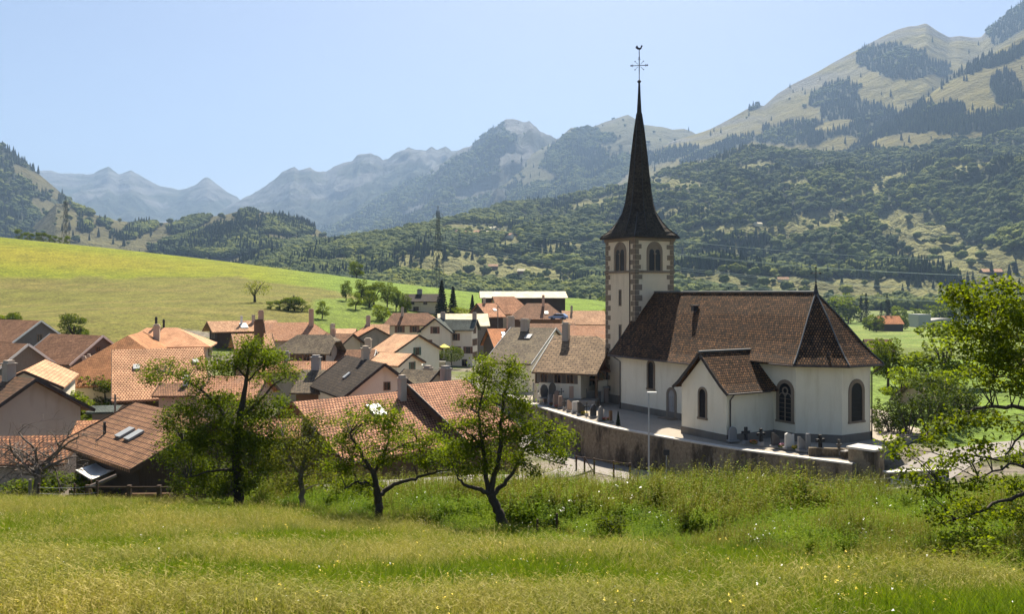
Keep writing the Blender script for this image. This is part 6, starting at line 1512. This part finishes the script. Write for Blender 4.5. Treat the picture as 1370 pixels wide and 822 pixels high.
stone(728, 530, 'egg', 1.7, 1.0, 'darkgranite', 'broad dark boulder shaped gravestone in the back row', -12.9, 15, 104.4); stone(739, 529, 'point', 2.0, .85, 'darkgranite', 'tallest dark pointed gravestone in the back row', -12.9, 15, 104); stone(745, 528, 'round', 1.0, .55, 'sandstone', 'small brown rounded gravestone in the back row', -12.9, 15, 103.9)
stone(751, 528, 'cross', 1.2, .5, 'ironblack2', 'thin iron cross in the back row before the shuttered house', -12.9, 15, 103.7); stone(764.5, 530, 'rect', 1.6, .5, 'sandstone', 'square brown stone pillar gravestone in the back row', -12.9, 15, 103)
t = thing('low_wall', 'low rubble wall with pale coping beside the churchyard house', 'wall', (9.6, 106.2, YARD), R(28))
k = MB(); k.box((1.2, 0, .55), (3.4, .4, 1.5)); k.build('masonry', MT['rubble'], t); k = MB(); k.box((1.2, 0, 1.36), (3.5, .5, .1)); k.build('coping', MT['concrete'], t); k = MB(); k.box((-.75, 0, .8), (.55, .55, 2)); k.build('pillar', MT['rubble'], t)
for i, (px, py, c, lb) in enumerate(((739, 543, 'petal_r', 'red flowers at the pinkish gravestones'), (746, 546, 'petal_r', 'red flowers before the middle pinkish gravestones'), (782, 555, 'petal_y', 'yellow flowers beside the dark curved gravestone'), (811, 563, 'petal_r', 'reddish flowers by the wooden grave marker'), (726, 539, 'petal_y', 'yellow flowers near the pale rounded gravestone'), (1065, 601.5, 'petal_y', 'bright yellow flowers between marble stone and grey pair'),
        (1089, 604.5, 'petal_y', 'yellow green flowers left of the wall end cross'), (1108, 607, 'petal_o', 'orange flowers right of the wall end cross'), (1047, 599, 'petal_p', 'pink flowers between slanting and marble gravestones'), (1009, 594.5, 'petal_o', 'rusty plant between the two black crosses'))):
    if c == 'petal_r' and c not in MT: MT[c] = mat('red_petals', (.6, .06, .04), .6)
    if c == 'petal_o' and c not in MT: MT[c] = mat('orange_petals', (.7, .22, .03), .6)
    z = -13.5 if px > 900 else -13.62; Y = -z * F / (py - HY); t = thing('flowers', lb, 'flowers', ((px - 685) * Y / F, Y, z), 0, 'flowers on the graves'); rg = np.random.default_rng(i)
    c_ = ell(90, (0, 0, .22), (.42, .3, .16), rg); v, f = leaf_cards(c_, .12, rg, up=1); np_mesh('blossoms', v, f, MT[c], t); c_ = ell(120, (0, 0, .12), (.42, .32, .16), rg); v, f = leaf_cards(c_, .13, rg); np_mesh('foliage', v, f, MT['leaf'], t)
put('cypress', 'cypress', 'small dark clipped cone shrub on a grave in the tower shadow', ((827 - 685) * 88 / F, 88, YARD), 1.5, None, 'shrub', 1.0)
# crucifix by the tower
t = thing('crucifix', 'wooden wayside crucifix with small roof and carved figure beside the tower', 'crucifix', (10.3, 104.2, YARD), R(8))
k = MB(); k.box((0, 0, .4), (.8, .8, .9), taper=.8); k.build('plinth', MT['stone'], t)
k = MB(); k.box((0, 0, 2.4), (.3, .22, 3.4)); k.box((0, .02, 3.1), (1.7, .18, .2)); k.build('cross', MT['wood'], t)
k = MB()
for s in (-1, 1): k.bar((0, -.1, 4.35), (s * 1.15, -.1, 3.55), .7, .08)
k.build('roof', MT['tile_red'], t)
skin_mesh('figure', [(0, -.2, 2.4), (0, -.22, 2.75), (0, -.22, 2.95), (0, -.26, 3.12), (.25, -.2, 2.98), (.65, -.16, 3.12), (-.25, -.2, 2.98), (-.65, -.16, 3.12), (.05, -.24, 2.1), (.02, -.2, 1.75), (-.05, -.24, 2.1), (-.02, -.2, 1.75)],
          [(0, 1), (1, 2), (2, 3), (2, 4), (4, 5), (2, 6), (6, 7), (0, 8), (8, 9), (0, 10), (10, 11)], [.1, .13, .08, .09, .05, .035, .05, .035, .07, .045, .07, .045], 'wood', t)
t = thing('pillar', 'short red brown stone pillar standing just behind the crucifix', 'pillar', (11.7, 106.0, YARD), 0); k = MB(); k.box((0, 0, .9), (.55, .55, 1.9)); k.build('shaft', MT['sandstone'], t); k = MB(); k.box((0, 0, 1.95), (.72, .72, .16)); k.build('cap', MT['granite'], t)
# low kerb wall round the choir strip and between wall block and choir
t = thing('low_wall', 'low dark kerb wall running from the wall block towards the choir', 'wall', (27.7, 70.6, YARD), R(35)); k = MB(); k.box((2.3, 0, .2), (5.6, .35, .75)); k.build('masonry', MT['stained'], t); k = MB(); k.box((2.3, 0, .61), (5.7, .45, .08)); k.build('coping', MT['cement'], t)
t = thing('low_wall', 'low beige wall stub joining the wall block on its left side', 'wall', (25.2, 71.6, YARD), R(-10)); k = MB(); k.box((1.4, 0, .2), (3.4, .4, 1.0)); k.build('masonry', MT['stained'], t)
# street lamp, signpost
g_ = (183 / F * 77.2, 77.2); t = thing('street_lamp', 'tall thin grey street lamp with flat head in front of the churchyard wall', 'street lamp', (g_[0], g_[1], gz(*g_)))
H_ = (HY - 526) * g_[1] / F - t.location.z
k = MB(); k.tube([(0, 0, -.3), (0, 0, H_ * .5), (0, 0, H_)], [.085, .075, .055], 8); k.build('pole', MT['steel'], t); k = MB(); k.box((.28, 0, H_ + .03), (.85, .3, .1)); k.build('lamp_head', MT['frame_white'], t); k = MB(); k.box((0, 0, .2), (.22, .22, 1.0)); k.build('base', MT['steel'], t)
g_ = (14.45, 79.9); t = thing('signpost', 'thin grey post with dark sign plate at the foot of the stained wall', 'signpost', (g_[0], g_[1], gz(*g_))); k = MB(); k.tube([(0, 0, -.3), (0, 0, 2.3)], .04, 6); k.build('post', MT['steel'], t); k = MB(); k.box((0, -.05, 2.2), (.55, .04, .5)); k.build('plate', MT['black'], t)
# fences
def fence(name, lb, posts, h, rails, m='wood_post', pw=.12, wire=False, brace=None):
    o = Vector(posts[0]); t = thing(name, lb, 'fence', o)
    for i, p in enumerate(posts):
        k = MB(); q = Vector(p) - o; hh = h[i] if hasattr(h, '__len__') else h; k.box((q.x, q.y, q.z + hh / 2 - .15), (pw, pw, hh + .3)); k.build('post', MT[m], t)
    for f in rails:
        for a, b, i in zip(posts[:-1], posts[1:], range(99)):
            ha, hb = (h[i], h[i + 1]) if hasattr(h, '__len__') else (h, h)
            k = MB(); A = Vector(a) - o + Vector((0, -pw * .6, ha * f)); B = Vector(b) - o + Vector((0, -pw * .6, hb * f))
            if wire: k.tube([A, (A + B) / 2 - Vector((0, 0, .03)), B], .012, 4)
            else: k.bar(A, B, .05, .1)
            k.build('wire' if wire else 'rail', MT['steel' if wire else m], t)
    if brace: k = MB(); k.bar(Vector(posts[brace[0]]) - o + Vector((0, -.1, h * .95)), Vector(posts[brace[1]]) - o + Vector((0, -.1, .15)), .06, .09); k.build('brace', MT[m], t)
    return t
def gp(px, Y): x = (px - 685) * Y / F; return (x, Y, gz(x, Y))
fence('wooden_fence', 'dark wooden roadside fence with one diagonal brace, below the stained wall', [gp(771, 82), gp(782, 81.2), gp(795, 80.6), gp(821, 79), gp(843, 77.8)], 1.55, (.93,), 'wood_dark', .16, brace=(1, 2))
fence('wire_fence', 'thin wire fence with slim posts under the right end of the wall', [gp(x, y) for x, y in ((925, 72), (975, 69), (1030, 66.5), (1085, 64.5), (1130, 63.5), (1169, 63), (1215, 63.5), (1265, 65))], 1.25, (.95, .6), 'steel', .05, True)
fence('wooden_fence', 'dark rail fence on squat posts beside the white canopy', [gp(117, 45.5), gp(173, 45.0), gp(213, 45.2), gp(262, 45.5)], .95, (.9,), 'wood_dark', .2)
fence('wire_fence', 'leaning stake and wire fence between bare dead tree and rail fence', [gp(52, 44), gp(100, 44.5), gp(130, 43)], [.9, .95, 1.1], (.8, .45), 'wood_dark', .1, True)
t = thing('fence_post', 'single short weathered post left of the bare dead tree trunk', 'post', gp(40, 45.5)); k = MB(); k.tube([(0, 0, -.3), (0.02, 0, 1.15)], [.1, .085], 7); k.build('post', MT['wood_post'], t)
t = thing('log', 'pale fallen log leaning on the end of the rail fence', 'log', gp(118, 45.8)); k = MB(); k.tube([(0, 0, .85), (.55, .4, 1.05), (1.1, .9, 1.3)], [.1, .12, .09], 7); k.build('log_body', MT['bark_grey'], t)
fence('wire_fence', 'stake fence along the lane seen under the orchard limbs', [gp(566, 63.5), gp(592, 65), (gp(607, 66)), gp(635, 67.5), gp(668, 69)], 1.15, (.9,), 'wood_dark', .07, True)
for i, (px, Y, h, lb) in enumerate(((744, 29.5, 1.0, 'dark wooden stake standing in the weeds, taller of two'), (718, 29.3, .8, 'dark wooden stake in the weeds, shorter, beside leaning trunk'), (880, 47, .9, 'lone stake in the weeds below the street lamp'))):
    t = thing('stake', lb, 'stake', gp(px, Y)); k = MB(); k.tube([(0, 0, -.3), (.03, 0, h)], [.05, .04], 6); k.build('stake_body', MT['wood_dark'], t)
# canopy, trough, tarpaulin shed on the left
t = thing('canopy', 'sagging white sheet canopy on posts under the ribbed brown eave', 'canopy', gp(128, 52)); o = t.location
cs = [P(101, 630, 53.5), P(134, 619, 57), P(159, 628, 55), P(122, 643, 51)]
nn = 8; V = []; Fq = []
for i in range(nn + 1):
    for j in range(nn + 1):
        a, b = i / nn, j / nn; q = (cs[0] * (1 - a) + cs[3] * a) * (1 - b) + (cs[1] * (1 - a) + cs[2] * a) * b - o; q.z -= .25 * math.sin(math.pi * a) * math.sin(math.pi * b); V.append(tuple(q))
for i in range(nn):
    for j in range(nn): b = i * (nn + 1) + j; Fq.append((b, b + 1, b + nn + 2, b + nn + 1))
so = np_mesh('sheet', V, Fq, MT['white_cloth'], t, True); so.modifiers.new('thick', 'SOLIDIFY').thickness = .04
for c in cs: k = MB(); q = c - o; k.tube([q, (q.x, q.y, gz(c.x, c.y) - o.z - .2)], .05, 6); k.build('post', MT['wood'], t)
t = thing('trough', 'dark wooden trough framed by logs below the timber house', 'trough', gp(203, 49)); k = MB(); k.box((0, 0, .35), (2.2, .7, .7)); k.build('tub', MT['wood_dark'], t); k = MB(); k.tube([(-1.3, -.4, .75), (1.2, -.4, .78)], .12, 7); k.build('log_rail', MT['wood'], t)
house('shed', 'low shed with grey curved sheet roof among the left garden bushes', (131, 543), (157, 541), 88, 552, 'slate', 'wood_grey', 14, ang=8, over=.3)
# utility poles, parasols, terrace, car
for px, pt, pb, Y, lb in ((541, 452, 482, 150, 'slim dark utility pole beside the peach annex'), (666, 409, 440, 205, 'slim dark utility pole in front of salmon roofs'), (154, 528, 562, 86, 'grey utility pole in front of the lattice roofed barn'), (1338, 430, 476, 170, 'pole among branches at the right edge')):
    x = (px - 685) * Y / F; z0 = gz(x, Y); z1 = -(pt - HY) * Y / F; t = thing('utility_pole', lb, 'utility pole', (x, Y, z0), 0, 'utility poles in the village'); k = MB(); k.tube([(0, 0, -.3), (0, 0, z1 - z0)], [.13, .1], 6); k.build('pole', MT['wood_post'], t); k = MB(); k.box((0, 0, z1 - z0 - .4), (.9, .1, .1)); k.build('crossarm', MT['wood_post'], t)
def parasol(px, py, Y, r, m, lb, hh=2.6):
    p = P(px, py, Y); t = thing('parasol', lb, 'parasol', (p.x, p.y, p.z - hh), 0.3, 'parasols on the terraces'); n = 8
    rs = [[(rr * math.cos(a), rr * math.sin(a), z) for a in np.linspace(0, 6.283, n + 1)[:-1]] for rr, z in ((r, hh - .35), (r * .98, hh - .28), (r * .5, hh + .05), (.06, hh + .35))]
    k = MB(); k.rings(rs); k.build('canopy', MT[m], t); k = MB(); k.tube([(0, 0, 0), (0, 0, hh + .3)], .04, 6); k.build('pole', MT['frame_white'], t); k = MB(); k.tube([(0, 0, 0), (0, 0, .12)], [.35, .3], 8); k.build('foot', MT['cement'], t)
parasol(580, 465, 166, 1.7, 'yellow_cloth', 'yellow parasol on the inn terrace'); parasol(566, 465, 170, 1.2, 'red_cloth', 'small reddish parasol left of the yellow one'); parasol(594, 463, 170, 1.2, 'green_cloth' if 'green_cloth' in MT else 'yellow_cloth', 'flat yellow green parasol right of the big yellow one'); parasol(554, 486, 140, 1.5, 'white_cloth', 'white parasol below the peach annex')
p = P(580, 481, 160); t = thing('terrace_wall', 'rubble terrace wall under the yellow parasol in front of the inn', 'wall', (p.x, p.y, gz(p.x, p.y) - .5), R(-10)); k = MB(); k.box((0, 0, 1), (4.6, .5, 3.2)); k.build('masonry', MT['rubble'], t); k = MB(); k.box((0, 0, 2.65), (4.8, .6, .12)); k.build('coping', MT['concrete'], t)
t = thing('hedge', 'dark shrubbery covering the lower wall of the inn', 'hedge', P(604, 476, 171)); v, f = leaf_cards(ell(2200, (0, 0, .3), (2.6, 1.2, 1.6), rng, .3), .25, rng); np_mesh('foliage', v, f, MT['leaf_d'], t); k = MB(); k.tube([(0, 0, -2), (0, 0, .5)], .1, 5); k.build('stem', MT['bark'], t)
def car(loc, rz, lb, paint):
    t = thing('parked_car', lb, 'car', loc, rz); k = MB()
    k.prism([(-2.1, .35), (2.1, .35), (2.12, .75), (1.2, .92), (.6, 1.42), (-1.3, 1.42), (-1.95, .95), (-2.1, .8)][::-1], -.85, .85); k.build('body', paint, t)
    k = MB(); k.prism([(1.08, .95), (.56, 1.36), (-1.22, 1.36), (-1.75, .97)][::-1], -.86, .86); k.build('window', MT['glass'], t)
    for sx in (-1.3, 1.3):
        for sy in (-.8, .8): k = MB(); k.tube([(sx, sy - .1, .33), (sx, sy + .1, .33)], .33, 10); k.build('wheel', MT['black'], t)
    for sy in (-.6, .6): k = MB(); k.box((2.1, sy, .65), (.06, .3, .14)); k.build('headlight', MT['frame_white'], t)
q = at(747, 196); car((q[0], q[1], -.2 - (427 - HY) * 196 / F), R(160), 'small blue car parked behind the dull pink roofed house', mat('blue_paint', (.12, .2, .38), .3, .6))
q = Vector(at(747, 196)); 
# two walkers on the field
def person(loc, rz, lb, top, leg):
    t = thing('person', lb, 'person', loc, rz, None)
    v = [(0, 0, .95), (0, 0, 1.2), (0, .02, 1.42), (0, .02, 1.52), (0, .03, 1.66), (.2, 0, 1.4), (.26, .1, 1.12), (.24, .28, .95), (-.2, 0, 1.4), (-.26, -.1, 1.14), (-.24, -.02, .9), (.1, .02, .9), (.11, .22, .5), (.11, .3, .06), (.11, .42, .03), (-.1, 0, .9), (-.11, -.08, .5), (-.11, -.36, .1), (-.11, -.26, .03)]
    e = [(0, 1), (1, 2), (2, 3), (3, 4), (2, 5), (5, 6), (6, 7), (2, 8), (8, 9), (9, 10), (0, 11), (11, 12), (12, 13), (13, 14), (0, 15), (15, 16), (16, 17), (17, 18)]
    r = [.14, .14, .15, .06, .1, .07, .05, .04, .07, .05, .04, .1, .07, .05, .04, .1, .07, .05, .04]
    skin_mesh('body', v, e, r, 'skin', t)
    sv = [v[i] for i in (0, 1, 2, 5, 6, 8, 9)]; skin_mesh('shirt', sv, [(0, 1), (1, 2), (2, 3), (3, 4), (2, 5), (5, 6)], [.18, .18, .19, .11, .075, .11, .075], top, t)
    tv = [v[i] for i in (0, 11, 12, 13, 15, 16, 17)]; skin_mesh('trousers', tv, [(0, 1), (1, 2), (2, 3), (0, 4), (4, 5), (5, 6)], [.165, .13, .095, .07, .13, .095, .07], leg, t)
    k = MB(); k.rings([[(rr * math.cos(a), .01 + rr * math.sin(a), z) for a in np.linspace(0, 6.283, 9)[:-1]] for rr, z in ((.115, 1.66), (.13, 1.72), (.1, 1.8), (.03, 1.83))]); k.build('hair', MT['hair'], t)
person(ground_at(393, 402, 240), R(200), 'person in dark clothes walking across the mown field, left one', 'cloth_dark', 'cloth_dark'); person(ground_at(398, 403.5, 240), R(150), 'person in wine red top walking across the mown field, right one', 'cloth_red', 'cloth_dark')
# lettering on the inn wall: two short rows of painted strokes, not readable at this distance
for o in bpy.data.objects:
    if o.get('category') == 'inn' or (o.name.startswith('inn') and o.parent is None): inn_o = o
MT['sign_red'] = mat('faded_red_lettering', (0.35, 0.12, 0.08), .8)
iw = [c for c in kids(inn) if c.name.startswith('wall')][0]; ys = min(v.co.y for v in iw.data.vertices); zs = max(v.co.z for v in iw.data.vertices if abs(v.co.y - ys) < .1); xs = min(v.co.x for v in iw.data.vertices)
k = MB(); rl = random.Random(2)
for row, n_, z_ in ((0, 5, zs - 3.0), (1, 9, zs - 3.55)):
    for i in range(n_):
        x_ = xs + 2.7 + (i - n_ / 2) * .27
        k.box((x_, ys - .03, z_), (.05, .03, .4)); k.box((x_ + .08, ys - .032, z_ + rl.choice((-.15, 0, .15))), (.12, .03, .06))
k.build('lettering', MT['sign_red'], inn)
# pylons and the power line
MT['galv'] = mat('grey_lattice_steel', (0.07, 0.07, 0.075), .6, .3)
MT['wire_pale'] = mat('pale_aluminium_wire', (0.6, 0.6, 0.58), .4, .5)
def pylon(px, ptop, Y, lb, arms, s=1.0):
    x = (px - 685) * Y / F; z0 = gz(x, Y) - 1; z1 = (HY - ptop) * Y / F; t = thing('pylon', lb, 'pylon', (x, Y, z0), R(-28), 'pylons of the power line'); H = z1 - z0; th = .14 * s
    k = MB(); wd = lambda z: (3.4 - 2.7 * min(1, z / (H * .8))) * s
    lv = list(np.linspace(0, H * .94, 12))
    for i, z in enumerate(lv[:-1]):
        w0, w1 = wd(z), wd(lv[i + 1]); c0 = [(-w0, -w0), (w0, -w0), (w0, w0), (-w0, w0)]; c1 = [(-w1, -w1), (w1, -w1), (w1, w1), (-w1, w1)]
        for j in range(4):
            j2 = (j + 1) % 4; a0, b0, a1, b1 = (*c0[j], z), (*c0[j2], z), (*c1[j], lv[i + 1]), (*c1[j2], lv[i + 1])
            k.bar(a0, a1, th * 1.3); k.bar(a0, b1, th * .7); k.bar(b0, a1, th * .7); k.bar(a1, b1, th * .7)
    for sx in (-1, 1): k.bar((sx * wd(lv[-1]), 0, lv[-1]), (0, 0, H), th)
    k.build('mast', MT['galv'], t); tips = []
    for f, w in arms:
        z = H * f; k = MB()
        for sx in (-1, 1):
            k.bar((0, -.6, z), (sx * w, 0, z), th * .9); k.bar((0, .6, z), (sx * w, 0, z), th * .9); k.bar((0, 0, z + 1.8 * s), (sx * w, 0, z), th * .8); k.tube([(sx * w, 0, z), (sx * w, 0, z - 2)], .12, 5)
            tips.append(Matrix.Translation(t.location) @ Matrix.Rotation(R(-28), 4, 'Z') @ Vector((sx * w, 0, z - 2)))
        k.build('crossarm', MT['galv'], t)
    tips.append(t.location + Vector((0, 0, H))); return tips
tips = pylon(586, 275, 490, 'tall lattice pylon behind the black roofed house and spruces', ((.90, 3.4), (.76, 5.2), (.645, 3.6)))
pylon(88, 262, 690, 'lattice pylon behind the skyline of the left field', ((.9, 4.5), (.77, 7), (.66, 5)), 1.35)
for i, a in enumerate(tips):
    b = P(1560, 372, 400) + Vector(((i % 2) * 6, (i % 2) * 4, (tips[i].z - tips[0].z) * 1.0)); pts = [a.lerp(b, u) - Vector((0, 0, 4 * 9.5 * u * (1 - u))) for u in np.linspace(0, 1, 22)]
    k = MB(); k.tube(pts, .09, 4); tag(k.build('power_line', MT['wire_pale']), 'one of the thin sagging wires running right from the tall pylon', 'power line', 'wires of the power line')
